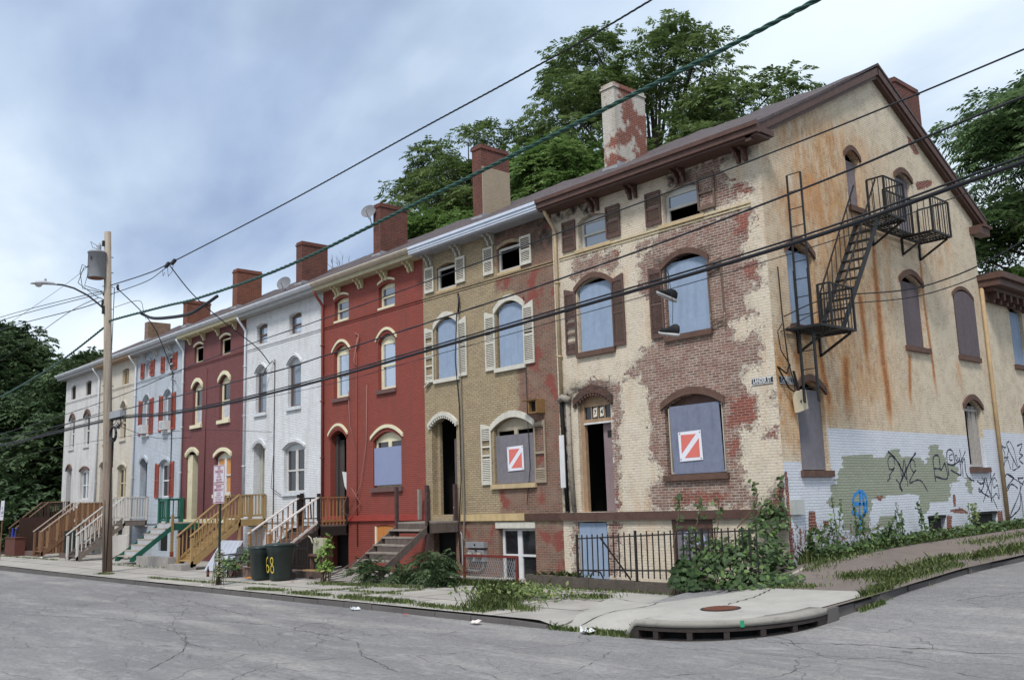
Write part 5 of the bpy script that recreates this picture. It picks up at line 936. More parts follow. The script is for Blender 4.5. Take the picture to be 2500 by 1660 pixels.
st=stoop('wooden_stairs','old stairs with white handrails, orange balusters and dark posts up to the red house',-18.15,-16.75,.72,-1.15,-2.85,-.5,5,dict(tread=M_wood,string=M_blkwood,post=M_blkwood,hand=wm('white pink handrail',(206,196,190),.12,.6),bal=M_orwood),riser=wm('brown riser',(110,84,76),.3,.8),bal_n=8,fin=M_orwood,low=True,joist=.3,lrail='right')
MB().prism([(-2.9,-.95),(-1.2,-.95),(-1.2,.35),(-2.1,-.0),(-2.9,-.5)],0,.02,lambda u,d,z:(-16.74-d,u,z)).build('skirt',M_blkwood,st)
MB().box(-18.1,-18.0,-1.1,-1.0,.7,1.8).bar((-18.1,-1.1,1.62),(-16.8,-1.1,1.62),.04,.05).bar((-18.1,-1.12,.95),(-16.8,-1.12,.95),.04,.04).bar((-17.75,-1.1,.95),(-17.78,-1.1,1.62),.035,.035,(0,1,0)).bar((-17.35,-1.1,.95),(-17.42,-1.1,1.62),.035,.035,(0,1,0)).build('back_rail',M_blkwood,st)
st=stoop('wooden_stairs','weathered grey open stairs with bare posts and no railings up to the tan house',-12.42,-10.85,.8,-1.15,-2.75,-.6,6,dict(tread=wm('bleached grey wood',(150,140,130),.4,.85,6,.2,.01),string=M_wood,post=wm('dark weathered post',(78,62,60),.4,.85,7,.4,chip=.3,chipc=(170,160,150)),hand=M_wood,bal=M_wood),rail=0,style='old',riser=None,hr=1.03,joist=.28)
for x in (-12.3,-10.95,): MB().box(x,x+.09,-.16,-.06,.5,1.85).build('post',wm('dark weathered post',(0,0,0)),st)
for i in (0,2,3,4): z=.8-.2*(i+1); MB().box(-12.2,-10.95,-1.15-.266*i-.02,-1.15-.266*i,z+.002,z+.152).build('riser',M_wood,st)
MB().box(-12.5,-12.42,-.3,-.2,.85,1.75).build('old_post',wm('grey split post',(140,134,128),.3,.9,9,.5),st)
st=stoop('wooden_stairs','crooked green stairs with pale worn treads up to the maroon house',-30.1,-28.45,.88,-1.15,-2.75,-.6,6,dict(tread=wm('worn pale tread',(168,158,144),.3,.85,7,.1,.01),string=M_green,post=M_green,hand=M_green,bal=M_green),rail=0,style='hang',hr=-.1,riser=wm('flaking white riser',(180,180,184),.3,.8,8,.2,chip=.3),joist=.28)
f=MB().box(-30.05,-29.93,-1.15,-1.03,.6,1.93); f.build('post',M_green,st); MB().box(-30.05,-29.9,-.2,-.05,.88,1.93).build('post',M_green,st)
MB().bar((-30.0,-1.15,1.86),(-30.0,-.05,1.86),.09,.09).bar((-30,-1.1,1.08),(-30,-.05,1.08),.05,.08).build('rail',M_green,st)
for k in range(4): y=-.95+k*.22; MB().box(-30.02,-29.98,y,y+.04,1.1,1.83).build('baluster',M_green,st)
MB().box(-30.0,-29.1,-1.13,-1.06,1.78,1.9).box(-29.2,-29.05,-1.15,-1.03,.85,1.9).box(-29.75,-29.7,-1.1,-1.06,1,1.78).box(-29.5,-29.45,-1.1,-1.06,1,1.78).box(-29.95,-29.2,-1.1,-1.06,.95,1.02).build('front_rail',M_green,st)
MB().box(-28.52,-28.42,-1.2,-1.1,-.3,1.2).build('tall_post',nw,st); MB().box(-28.53,-28.41,-1.21,-1.09,-.6,-.3).build('post_foot',wm('red brown foot',(140,74,50),.2),st)
wp=wm('white stair paint',(196,192,186),.12,.6,6,.25)
st=stoop('wooden_stairs','white railed stairs with grey stringers partly behind the utility pole',-35.4,-34.0,1.0,-1.1,-3.05,-.66,8,dict(tread=M_wood,string=wm('bare grey wood',(120,108,100),.3,.8,7,.2),post=wp,hand=wp,bal=wp),bal_n=10,hr=1.08,hb=1.12)
MB().box(-34.05,-34.0,-2.0,-1.15,-.7,.35).box(-34.1,-33.0,-1.3,-1.25,-.65,.38).build('board_screen',wp,st)
for k in range(9): MB().box(-34.0+k*.11,-33.92+k*.11,-1.33,-1.3,-.62,.36).build('screen_plank',wp,st)
st=stoop('wooden_stairs','brown stairs with close vertical boards on the sides left of the utility pole',-40.85,-39.55,1.0,-1.25,-2.9,-.55,7,dict(tread=M_brwood,string=M_brwood,post=M_brwood,hand=wm('bleached handrail',(176,158,142),.2,.7),bal=M_brwood),bal_n=2,hr=.96,hb=1.15)
for k in range(11):
    t=(k+.5)/11; y=-2.85+1.6*t; zt=.55+1.3*t
    for x in (-40.8,-39.6): MB().box(x,x+.03,y,y+.1,-.5,zt).build('side_board',M_brwood if k%3 else wm('pale brown board',(150,118,88),.2),st)
for k in range(8): y=-1.2+k*.145; MB().box(-39.6,-39.57,y,y+.1,.2,1.9).build('side_board',M_brwood if k%2 else wm('pale brown board',(0,0,0)),st)
stoop('wooden_stairs','dark brown stairs with solid boards at the far left end',-46.3,-45.0,1.05,-1.1,-2.6,-.5,7,dict(tread=M_dkwood,string=M_dkwood,post=M_dkwood,hand=wm('worn brown handrail',(130,100,84),.2),bal=M_dkwood),bal_n=9,hr=1.05,hb=1.25)
single(MB().box(-44.9,-44.86,-2.6,-.1,-.7,1.3),'board_fence',M_dkwood,'dark brown plank screen beside the far left stairs','fence')
single(MB().box(-45.4,-43.6,-3.1,-2.6,-.68,.25).box(-45.44,-43.56,-3.14,-2.56,.25,.29),'planter_box',wm('red brown box',(92,54,46),.3,.8,6,.2),'red brown wooden box in front of the far left stairs','box')
bl=wm('bright blue tarp',(52,66,168),.2,.6,8)
for i,(x,lab) in enumerate(((-46.75,'leftmost of the two bright blue tarp strips hanging on the far left stairs'),(-46.1,'right one of the two bright blue tarp strips hanging on the far left stairs'))):
    m=MB(); N=8
    for j in range(N+1):
        for k in range(5): m.v.append((x+.09*k,-2.45+.04*math.sin(k*2.2+j),.75-j*(1.2-.3*i)/N))
    for j in range(N):
        for k in range(4): a=j*5+k; m.f.append((a,a+1,a+6,a+5))
    single(m,'blue_tarp',bl,lab,'tarp','blue tarps')
# iron gates and other yard pieces
g=MB()
for k in range(9): x=-16.7+.15*k; g.bar((x,-2.3,-.55),(x,-2.3,.12),.02,.02,(0,1,0))
g.bar((-16.7,-2.3,.05),(-15.5,-2.3,.05),.02,.03).bar((-16.7,-2.3,-.5),(-15.5,-2.3,-.5),.02,.03).bar((-16.12,-2.3,-.8),(-16.12,-2.3,.2),.05,.05,(0,1,0)).bar((-15.5,-2.3,-.8),(-15.5,-2.3,.3),.03,.03,(0,1,0))
single(g,'iron_gate',M_iron,'thin black iron gate beside the stairs of the red house','gate')
g=MB().box(-38.3,-36.9,-2.3,-2.26,-.5,.55)
for k in range(12): g.box(-38.3+.12*k,-38.24+.12*k,-2.34,-2.3,-.5,.6)
single(g,'iron_gate',wm('black green gate',(44,48,46),.3),'black boarded gate left of the white railed stairs','gate')
# corrugated panel
m=MB(); N=60
for k in range(N+1):
    u=k/N; h=.06*math.sin(u*2*math.pi*11)
    m.v+=[(-21.3+1.75*u,-3.0+.0*u+h*.9,-.72),(-21.1+1.6*u,-2.45+h*.9,.28)]
m.f=[(2*i,2*i+2,2*i+3,2*i+1) for i in range(N)]
single(m,'corrugated_panel',wm('white corrugated plastic',(176,180,190),.1,.5,4,.2),'white corrugated sheet leaning behind the dark plastic chair','panel')
# plastic armchair
ch=empty('plastic_chair',(-18.0,-3.6,-.76),'dark green plastic armchair standing in the weeds beside the yellow stairs','chair'); cm=wm('dark green plastic',(58,66,68),.15,.4,3,spec=.5)
T=lambda x,y,z:(-18.0+x,-3.6+y,-.76+z)
MB().box(-.25,.25,-.22,.24,.40,.44,T).build('seat',cm,ch)
b=MB(); 
for k in range(5): b.bar(T(-.2+.1*k,.22,.44),T(-.18+.09*k,.32,.86),.05,.015,(0,1,0))
b.tube([T(-.24,.22,.44),T(-.23,.32,.84),T(-.1,.35,.9),T(.1,.35,.9),T(.23,.32,.84),T(.24,.22,.44)],.02,6); b.build('backrest',cm,ch)
for sx in (-1,1):
    MB().tube([T(.27*sx,.3,.68),T(.3*sx,.0,.66),T(.3*sx,-.24,.64),T(.29*sx,-.27,.5),T(.28*sx,-.26,.0)],.022,6).build('armrest',cm,ch,True); MB().bar(T(.24*sx,.2,.42),T(.27*sx,.28,0),.045,.03,(0,1,0)).build('leg',cm,ch)
# wheeled bins
def bin_(x,y,z,sc,label,num=None):
    r=empty('wheeled_bin',(x,y,z),label,'trash bin','green wheeled bins'); gm=wm('dark green bin plastic',(40,52,50),.2,.45,3,.15,spec=.45); n=20; q=MB()
    def ringp(rx,ry,h,oy=0): return [(x+rx*sc*(abs(math.cos(a))**.6)*math.copysign(1,math.cos(a)),y+(ry*sc*(abs(math.sin(a))**.6)*math.copysign(1,math.sin(a)))+oy,z+h*sc) for a in [2*math.pi*k/n for k in range(n)]]
    R=[ringp(.22,.24,0),ringp(.24,.27,.05),ringp(.29,.33,.72),ringp(.30,.34,.73),ringp(.31,.35,.82),ringp(.32,.37,.86),ringp(.32,.37,.90)]
    for g in R: q.v+=g
    for i in range(len(R)-1):
        for j in range(n): a=i*n+j; b=i*n+(j+1)%n; q.f.append((a,b,b+n,a+n))
    q.f.append(tuple(range(n))[::-1]); q.build('body',gm,r,True)
    l=MB(); L=[ringp(.335,.385,.90),ringp(.34,.39,.93),ringp(.30,.34,.96),ringp(.1,.1,.985)]
    for g in L: l.v+=g
    for i in range(3):
        for j in range(n): a=i*n+j; b=i*n+(j+1)%n; l.f.append((a,b,b+n,a+n))
    l.f.append(tuple(range(3*n,4*n))); l.f.append(tuple(range(n))[::-1]); l.build('lid',gm,r,True)
    for dx in (-.2,.2): MB().lathe((x+dx*sc,y+.26*sc,z+.1*sc),[(.0,-.03),(.1*sc,-.03),(.1*sc,.03),(.0,.03)],14,'x').build('wheel',M_black,r)
    MB().tube([(x-.2*sc,y+.38*sc,z+.86*sc),(x-.2*sc,y+.44*sc,z+.88*sc),(x+.2*sc,y+.44*sc,z+.88*sc),(x+.2*sc,y+.38*sc,z+.86*sc)],.015,6).build('handle',gm,r)
    return r
bb=bin_(-14.55,-3.75,-.74,1.08,'front green wheeled bin with the yellow number 68 painted on it')
def bfr(u,d,z): # wrap around the rounded front, towards the camera side
    a=-.75+u; zz=.24+.055*(z-.1); return (-14.55+(.31+.025*z+d)*1.08*math.sin(a+.0)*.95+.03,-3.75-(.325+.05*z+d)*1.08*math.cos(a)*1.0,-.74+z)
yp=wm('yellow hand paint',(208,184,70),.1,.6)
six=[(.12,.63),(.03,.56),(-.04,.45),(-.06,.33),(-.02,.23),(.07,.20),(.14,.27),(.13,.36),(.05,.41),(-.04,.34)]; eight=[(.40,.42),(.30,.47),(.27,.55),(.34,.61),(.44,.60),(.46,.52),(.40,.42),(.29,.36),(.27,.26),(.36,.19),(.48,.23),(.49,.33),(.40,.42)]
def bf2(u,d,z):
    a=u-.15; r_=(.285+.075*z); return (-14.55+1.08*(abs(math.sin(a))**.75*math.copysign(1,math.sin(a)))*(r_+.014)*.99, -3.75-1.08*(abs(math.cos(a))**.6)*(r_+.045), -.74+z+.04)
join(stroke(six,.045,lambda u,d,z:bf2(u*1.6-.05,d,z)),stroke(eight,.045,lambda u,d,z:bf2(u*1.6-.05,d,z))).build('painted_number',yp,bb)
bin_(-15.3,-3.95,-.74,1.0,'green wheeled bin behind the bin numbered 68')
# white enamel thing at the red house, meter boxes, grate frame
r=empty('old_stove_part',(-15.9,-1.7,-.7),'broken cream enamel casing with scrollwork beside the grey open stairs','scrap'); cE=wm('cream enamel',(176,174,150),.2,.5,5,.3,chip=.2); MB().box(-15.95,-15.35,-1.85,-1.7,-.12,.36).build('casing',cE,r); MB().box(-16.1,-15.25,-1.95,-1.6,-.2,-.13).box(-16.05,-16.0,-1.9,-1.8,-.7,-.2).box(-15.35,-15.3,-1.9,-1.8,-.7,-.2).build('shelf',wm('brown riser',(0,0,0)),r)
MB().tube([(-16.15,-1.9,.42),(-16.0,-1.9,.36),(-15.9,-1.9,.2),(-15.8,-1.9,.35),(-15.7,-1.9,.2),(-15.6,-1.9,.3)],.02,6).build('scroll',cE,r)
def meters():
    r=empty('meter_box',(-10.0,-.12,-.3),'pair of grey round faced meters under a junction box on the tan house','meter'); MB().box(-10.42,-9.62,-.16,0,.04,.2).build('junction_box',M_grey,r)
    for x in (-10.22,-9.82): MB().box(x-.14,x+.16,-.13,0,-.34,-.02).build('housing',M_grey,r); MB().lathe((x-.02,-.13,-.17),[(.12,0),(.12,-.05),(.105,-.06),(.1,-.12),(.07,-.14)],16,'y').build('dial',wm('meter glass',(120,112,104),.3,.3,6,spec=.6),r,True)
    MB().tube([(-10.8,-.05,.5),(-10.7,-.06,.4),(-10.68,-.06,-.45),(-10.55,-.06,-.58),(-10.0,-.06,-.6),(-9.78,-.06,-.52),(-9.76,-.06,-.35)],.02,6).build('conduit',M_grey,r,True); MB().prism([(-10.04,.1),(-9.98,.1),(-9.98,.15),(-10.04,.15)],-.17,-.163,FR).build('badge',M_black,r)
meters()
r=empty('red_grate',(-8.5,-1.5,-.7),'rusty red angle iron frame with wire mesh standing before the basement window','window guard'); rm=wm('rusty red iron',(112,48,42),.35,.7,8)
MB().box(-9.15,-7.0,-1.3,-1.25,-.12,-.06).box(-9.15,-9.09,-1.3,-1.25,-.75,-.12).box(-7.06,-7.0,-1.3,-1.25,-.75,-.12).build('frame',rm,r); q=MB()
for k in range(22): x=-9.05+k*.09; q.bar((x,-1.27,-.74),(x+.3 if x+.3<-7.05 else -7.08,-1.27,-.13),.008,.008).bar((x,-1.27,-.13),(x+.3 if x+.3<-7.05 else -7.08,-1.27,-.74),.008,.008)
q.build('mesh',M_grey,r)
MBt=MB().box(.002,.1,.12,.55,.83,1.14); e=single(MBt,'electric_box',wm('pale painted box',(180,182,178),.12,.6,4,.3,chip=.2),'small pale metal box on the side wall just round the corner','box')
c0=MB(); c0.prism([(.52,2.98),(.92,3.08),(.86,3.5),(.46,3.42)],-.16,-.06,SD); single(c0,'junction_box',wm('cream box paint',(196,184,158),.1,.6),'tilted cream box hanging from cables beside the ground floor board','box')
single(MB().tube([(.03,.35,6.2),(.08,.3,5.0),(.06,.42,4.1),(.1,.55,3.55)],.014,5).tube([(.05,.3,4.9),(.12,.0,4.7),(.1,.1,4.3),(.06,.5,4.0)],.012,5).tube([(.05,.45,4.0),(.14,.2,3.8),(.08,-.05,3.95),(.1,.3,3.5),(.12,.55,3.4)],.02,5).tube([(.06,.6,3.9),(.12,.7,3.3),(.16,.62,3.2)],.028,5),'hanging_cable',M_black,'tangle of black cables dangling at the corner under the fire escape','cable')
# air conditioners
for o,lab in ((OP(-34.95,-34.25,5.05,0,0),'white air conditioner in the left upper window of the pale blue house'),(OP(-32.48,-31.7,5.05,0,0),'white air conditioner in the right upper window of the pale blue house')):
    r=empty('air_conditioner',((o['u0']+o['u1'])/2,-.1,5.06),lab,'air conditioner','window air conditioners'); a=(o['u0']+o['u1'])/2; MB().box(a-.26,a+.26,-.3,.15,5.06,5.46).build('case',M_wpaint,r); q=MB()
    for k in range(6): q.box(a-.22,a+.22,-.306,-.301,5.11+.055*k,5.135+.055*k)
    q.build('grille',M_grey,r)
# satellite dishes
def dish(x,y,z,lab,face=(.5,-.75,.35)):
    r=empty('satellite_dish',(x,y,z-.5),lab,'satellite dish','satellite dishes'); d=Vector(face).normalized(); q=d.orthogonal().normalized(); w=d.cross(q); m=MB(); c=Vector((x,y,z)); n=24
    for i in range(5):
        rr=.3*i/4; 
        for k in range(n): a=2*math.pi*k/n; m.v.append(tuple(c+q*rr*math.cos(a)+w*rr*math.sin(a)+d*(.7*rr*rr)))
    for i in range(4):
        for k in range(n): a=i*n+k; b=i*n+(k+1)%n; m.f.append((a,b,b+n,a+n))
    m.build('reflector',wm('dish grey',(112,112,118),.2,.6),r,True); e=c+d*.35+Vector((0,0,-.12)); MB().tube([c-d*.02+Vector((0,0,-.28)),e],.014,5).lathe(tuple(e),[(.03,-.04),(.03,.04)],8).build('feed_arm',M_grey,r); MB().tube([c,c-d*.1+Vector((0,0,-.15)),c-d*.1+Vector((.15,0,-.55)),c-d*.1+Vector((.3,0,-.6))],.02,6).build('mast',M_grey,r)
Ws=wm
dish(-22.4,.6,10.15,'grey satellite dish on the roof edge of the white house between two chimneys'); dish(-18.75,2.2,12.5,'grey satellite dish half hidden behind the chimney between the white and red houses')
# long cracks and worn seams in the asphalt
def crackline(pts,w,seed):
    rg=random.Random(seed); P=[Vector((a,b)) for a,b in pts]; Q=[]
    for a,b in zip(P,P[1:]):
        n=max(2,int((b-a).length/.09))
        for k in range(n): q=a.lerp(b,k/n); Q.append(q+Vector((rg.gauss(0,.018),rg.gauss(0,.018))))
    Q.append(P[-1]); mb=MB()
    for i,q in enumerate(Q):
        t=(Q[min(i+1,len(Q)-1)]-Q[max(i-1,0)]).normalized(); n=Vector((-t.y,t.x))*w*rg.uniform(.15,.8)*(.3+.7*abs(math.sin(i*.37))); z=max(zr(q.x,q.y),zr(q.x-.5,q.y))+.004; mb.v+=[(q.x+n.x,q.y+n.y,z),(q.x-n.x,q.y-n.y,z)]
    mb.f=[(2*i,2*i+1,2*i+3,2*i+2) for i in range(len(Q)-1)]; return mb
CR=[([(2.93,-5.56),(3.49,-5.4),(4.12,-5.17),(4.52,-5.1),(4.95,-5.1),(5.3,-4.99),(5.69,-5.02),(6.25,-4.83),(7.5,-4.6),(9,-4.2)],.03),([(4.01,-6.11),(4.55,-5.95),(5.05,-5.86),(5.64,-6.04),(6.5,-6.3)],.014),([(3.36,-8.35),(3.47,-8.1),(3.68,-7.81)],.016),([(4.41,-7.75),(4.42,-7.24),(4.37,-6.66)],.014),
 ([(-6,-10.3),(-5.01,-9.64),(-4.57,-9.33),(-4.79,-8.71),(-3.79,-8.8),(-3.74,-8.44),(-3.49,-8.16)],.022),([(-9,-9.4),(-6.7,-8.79),(-6.01,-8.71),(-4.9,-8.79),(-5.48,-8.11),(-5.22,-7.81),(-5.23,-7.56)],.02),([(-4.9,-8.79),(-3.79,-8.8),(-2.6,-8.9),(-1.2,-9.7),(.4,-10.2)],.018),([(-1.98,-7.65),(-2.29,-6.79),(-1.73,-6.63)],.014),([(-13.4,-11.4),(-9.8,-10.0),(-7.5,-10.2),(-6,-10.3),(-4,-11.2),(-2.5,-12.4)],.02),([(-17.4,-6.9),(-12,-7.5),(-8.1,-8.1),(-6.9,-6.9)],.02),([(-1.2,-9.7),(-1.6,-11),(-.6,-12.3),(.8,-13.2)],.016),([(1.5,-7.2),(2.2,-8.6),(2.0,-10),(3.1,-11.2)],.012)]
struct(join(*[crackline(p,w*.75,i) for i,(p,w) in enumerate(CR)]),'road_cracks',wm('crack dirt',(66,64,64),.3,.95))
# ------------------------------------------------------------------ fire escape on the side wall
FE=empty('fire_escape',(.1,3.5,3.2),'black iron fire escape with two landings and a ladder on the cream side wall','fire escape')
I=M_black
def grating(y0,y1,x0,x1,z,name='landing'):
    m=MB(); m.box(x0,x1,y0,y0+.03,z-.05,z).box(x0,x1,y1-.03,y1,z-.05,z).box(x1-.03,x1,y0+.03,y1-.03,z-.05,z).box(x0,x0+.03,y0+.03,y1-.03,z-.05,z)
    x=x0+.07
    while x<x1-.05: m.box(x,x+.045,y0+.031,y1-.031,z-.03,z-.012); x+=.085
    y=y0+.3
    while y<y1-.1: m.box(x0+.031,x1-.031,y,y+.04,z-.05,z-.031); y+=.45
    return m.build(name,I,FE)
grating(3.95,5.0,.03,.9,7.9); grating(5.0,6.45,.03,.36,7.9); grating(6.45,7.55,.03,.9,7.9); grating(.45,1.95,.03,.9,4.82)
def railing(P,z,h=.92,n=None,skip=()):
    for i in range(len(P)-1):
        a,b=Vector(P[i]),Vector(P[i+1]); L=(b-a).length
        MB().bar((a.x,a.y,z+h),(b.x,b.y,z+h),.035,.035).build('rail',I,FE); k=max(1,round(L/.15))
        for j in range(k+1):
            c=a+(b-a)*j/k; e=j in (0,k); 
            if e and j==k and i<len(P)-2: continue
            w=.045 if e else .016; MB().bar((c.x,c.y,z-.03),(c.x,c.y,z+h),w,w,(0,1,0)).build('rail_post' if e else 'baluster',I,FE)
railing([(.45,3.97),(.88,3.97),(.88,4.98),(.36,4.98)],7.9); railing([(.36,6.47),(.88,6.47),(.88,7.53),(.05,7.53)],7.9); railing([(.36,5.0),(.36,6.45)],7.9,.92); railing([(.6,.95),(.88,.95),(.88,1.93),(.1,1.93)],4.82,.94)
for y,z in ((4.87,7.85),(6.47,7.85),(7.47,7.85),(1.86,4.77),(.94,4.77)):
    xo=.8 if y!=6.47 or True else .5; MB().bar((.03,y,z),(.03,y,z-.46),.05,.05,(0,1,0)).bar((.03,y,z-.44),(xo,y,z-.02),.05,.045).bar((.03,y,z-.0),(xo,y,z-.0),.04,.04).build('bracket',I,FE)
for x in (.12,.68): MB().bar((x,3.98,7.86),(x,1.75,4.85),.02,.14,(0,-1,.6)).build('stringer',I,FE)
for k in range(11):
    t=(k+.5)/11.5; y=3.98-2.23*t; z=7.86-3.01*t; MB().box(.13,.67,y-.07,y+.07,z-.015,z+.015).build('stair_tread',I,FE)
for x in (.12,.68):
    MB().bar((x,3.95,8.78),(x,1.85,5.72),.03,.03).build('handrail',I,FE)
    for k in range(1,9): t=k/9; MB().bar((x,3.98-2.23*t,7.86-3.01*t),(x,3.95-2.1*t,8.78-3.06*t),.014,.014,(0,1,0)).build('baluster',I,FE)
LX0,LX1,LY=.24,.58,.67
for x in (LX0,LX1): MB().bar((x,LY,3.18),(x,LY,8.3),.035,.035,(0,1,0)).build('ladder_rail',I,FE); 
for x in (LX0,LX1): MB().bar((x,LY-.035,3.2),(x,LY-.035,6.1),.035,.035,(0,1,0)).build('ladder_rail',I,FE)
for k in range(13): z=3.5+.4*k; MB().bar((LX0,LY,z),(LX1,LY,z),.018,.018).build('rung',I,FE)
# ------------------------------------------------------------------ utility pole, lamp and transformer
PX,PY,PZ=-25.0,-4.97,-.74
up=empty('utility_pole',(PX,PY,PZ),'tall weathered wooden utility pole standing at the kerb','utility pole')
def polemat():
    t=NT('weathered pole wood'); p=t.pos(); col=t.mix(t.ramp(t.noise(p,9,6,.7,(1,1,.05)),.35,.65),lin((158,149,136)),lin((124,110,98))); sp=t.n('SeparateXYZ'); t.L.new(p,sp.inputs[0])
    col=t.mix(t.math('MULTIPLY',t.ramp(t.math('MULTIPLY_ADD',t.noise(p,2,4),3,sp.outputs[2]),6.5,1.5),.75),col,lin((114,92,80))); col=t.mix(t.ramp(t.noise(p,14,4,.7,(1,1,.1)),.62,.7),col,lin((70,54,46))); t.bump(t.noise(p,14,6,.7,(1,1,.05)),.02,1); return t.out(col,.9)
MB().tube([(PX,PY,PZ-.2),(PX,PY-.1,2),(PX,PY-.25,6),(PX,PY-.48,11.87)],.2,18,rr=[.175,.165,.15,.125]).build('shaft',polemat(),up,True)
MB().tube([(PX+.15,PY-.1,PZ+.05),(PX+.2,PY-.08,3),(PX+.15,PY-.08,4.9)],.018,6).tube([(PX-.17,PY-.14,1.2),(PX-.2,PY-.1,4),(PX-.19,PY-.08,9.8)],.015,6).tube([(PX+.15,PY-.18,PZ),(PX+.1,PY-.22,1.8),(PX-.1,PY-.24,2.3),(PX+.12,PY-.2,4.9)],.012,6).build('ground_wire',M_black,up,True)
for z in (10.9,10.3,9.75,8.9,6.0): MB().bar((PX-.02,PY-.2-.04*z,z),(PX+.02,PY+.2-.04*z,z),.025,.025).build('bolt',M_iron,up)
MB().box(PX-.3,PX-.13,PY-.12,PY+.1,3.0,4.1).build('cable_box',wm('dark cable bundle',(30,28,28),.3),up)
MB().tube([(PX+.22,PY-.1,9.8),(PX+.32,PY-.15,9.7),(PX+.3,PY-.1,9.6)],.05,8).tube([(PX-.2,PY-.2,9.55),(PX-.35,PY-.3,9.5),(PX-.5,PY-.35,9.55)],.06,8).tube([(PX-.1,PY-.25,9.75),(PX-.3,PY-.4,9.7)],.05,8).tube([(PX-.1,PY-.3,9.2),(PX-.1,PY-.35,8.9)],.05,8).tube([(PX-.15,PY-.5,9.25),(PX-.15,PY-.52,9.0)],.045,8).build('insulator',M_black,up)
tr=empty('transformer',(PX,PY-.8,10.0),'grey cylindrical transformer can bolted near the top of the wooden pole','transformer'); tg=wm('transformer grey',(140,142,146),.15,.5,4,.15,spec=.5); tc_=(PX-.05,PY-.82,10.03)
MB().lathe(tc_,[(.30,0),(.31,.03),(.31,.95),(.335,.96),(.335,1.0),(.29,1.04),(.05,1.08)],24).build('tank',tg,tr,True)
MB().lathe((tc_[0]+.08,tc_[1]+.05,tc_[2]+1.05),[(.05,0),(.075,.04),(.06,.08),(.075,.12),(.06,.16),(.075,.2),(.04,.26),(.02,.32)],12).build('bushing',M_grey,tr,True); MB().lathe((tc_[0]+.2,tc_[1]-.27,tc_[2]+.72),[(.0,0),(.055,0),(.055,-.02),(.0,-.02)],10,'y').build('gauge',M_black,tr)
MB().lathe((tc_[0],tc_[1],tc_[2]-.012),[(.27,0),(.27,.01)],20).build('base_plate',wm('rusty base',(150,100,78),.3),tr); MB().box(PX-.06,PX+.06,PY-.56,PY-.5,10.3,10.8).box(PX-.05,PX+.05,PY-.66,PY-.56,11.3,11.5).build('bracket',M_iron,tr)
MB().tube([(tc_[0]+.08,tc_[1]+.05,11.08),(tc_[0]+.02,tc_[1]-.05,11.3),(tc_[0]-.15,tc_[1]-.2,11.45),(tc_[0]-.2,tc_[1]-.1,11.25),(tc_[0],tc_[1]+.05,11.15)],.01,5).build('lead_wire',M_black,tr,True); MB().tube([(tc_[0],tc_[1]-.3,10.4),(tc_[0]-.05,tc_[1]-.5,10.5),(tc_[0]-.1,tc_[1]-.55,10.2),(tc_[0]-.05,tc_[1]-.45,9.6),(PX-.1,PY-.35,9.5)],.014,5).build('lead_wire',M_black,tr,True); MB().tube([(tc_[0]+.05,tc_[1]-.3,10.45),(tc_[0]-.1,tc_[1]-.42,10.4),(tc_[0]-.12,tc_[1]-.6,9.8),(PX-.3,PY-.7,9.4),(PX-.3,PY-.4,9.3)],.014,5).build('lead_wire',M_black,tr,True); MB().tube([(tc_[0]+.05,tc_[1]-.3,10.2),(tc_[0],tc_[1]-.4,9.7),(PX-.2,PY-.3,9.55)],.014,5).build('lead_wire',M_black,tr,True)
sl=empty('street_lamp',(PX,PY,8.6),'cobra head street lamp on a curved arm reaching from the wooden pole over the road','street lamp')
MB().tube([(PX,PY-.45,8.85),(PX,PY-.7,9.05),(PX,PY-1.1,9.33),(PX,PY-1.6,9.54),(PX,PY-2.0,9.61),(PX,PY-2.35,9.6)],.035,8).build('arm',wm('dark lamp arm',(70,70,76),.2,.5,6,metal=.3),sl,True); MB().box(PX-.06,PX+.06,PY-.56,PY-.4,8.7,9.0).build('bracket',M_iron,sl)
h=MB(); n=14; prof=[(-2.22,.05,.05,9.6),(-2.32,.08,.07,9.6),(-2.57,.12,.09,9.59),(-2.77,.15,.10,9.57),(-2.97,.14,.085,9.55),(-3.07,.08,.05,9.53),(-3.1,.01,.01,9.52)]
for y,a,b,z in prof:
    for k in range(n): t=2*math.pi*k/n; h.v.append((PX+a*math.cos(t),PY+y,z+b*math.sin(t)*(1 if math.sin(t)>0 else .45)))
for i in range(len(prof)-1):
    for k in range(n): a=i*n+k; b=i*n+(k+1)%n; h.f.append((a,b,b+n,a+n))
h.f.append(tuple(range(n))); h.build('housing',wm('lamp housing grey',(176,178,182),.1,.4,5,spec=.5),sl,True)
MB().lathe((PX,PY-2.82,9.43),[(.03,0),(.09,.02),(.125,.08),(.13,.11)],14).build('lens',wm('lamp lens',(190,184,178),.1,.2,5,spec=.7),sl,True); MB().lathe((PX,PY-2.6,9.67),[(.04,0),(.04,.08),(.02,.1)],10).build('photocell',M_grey,sl)
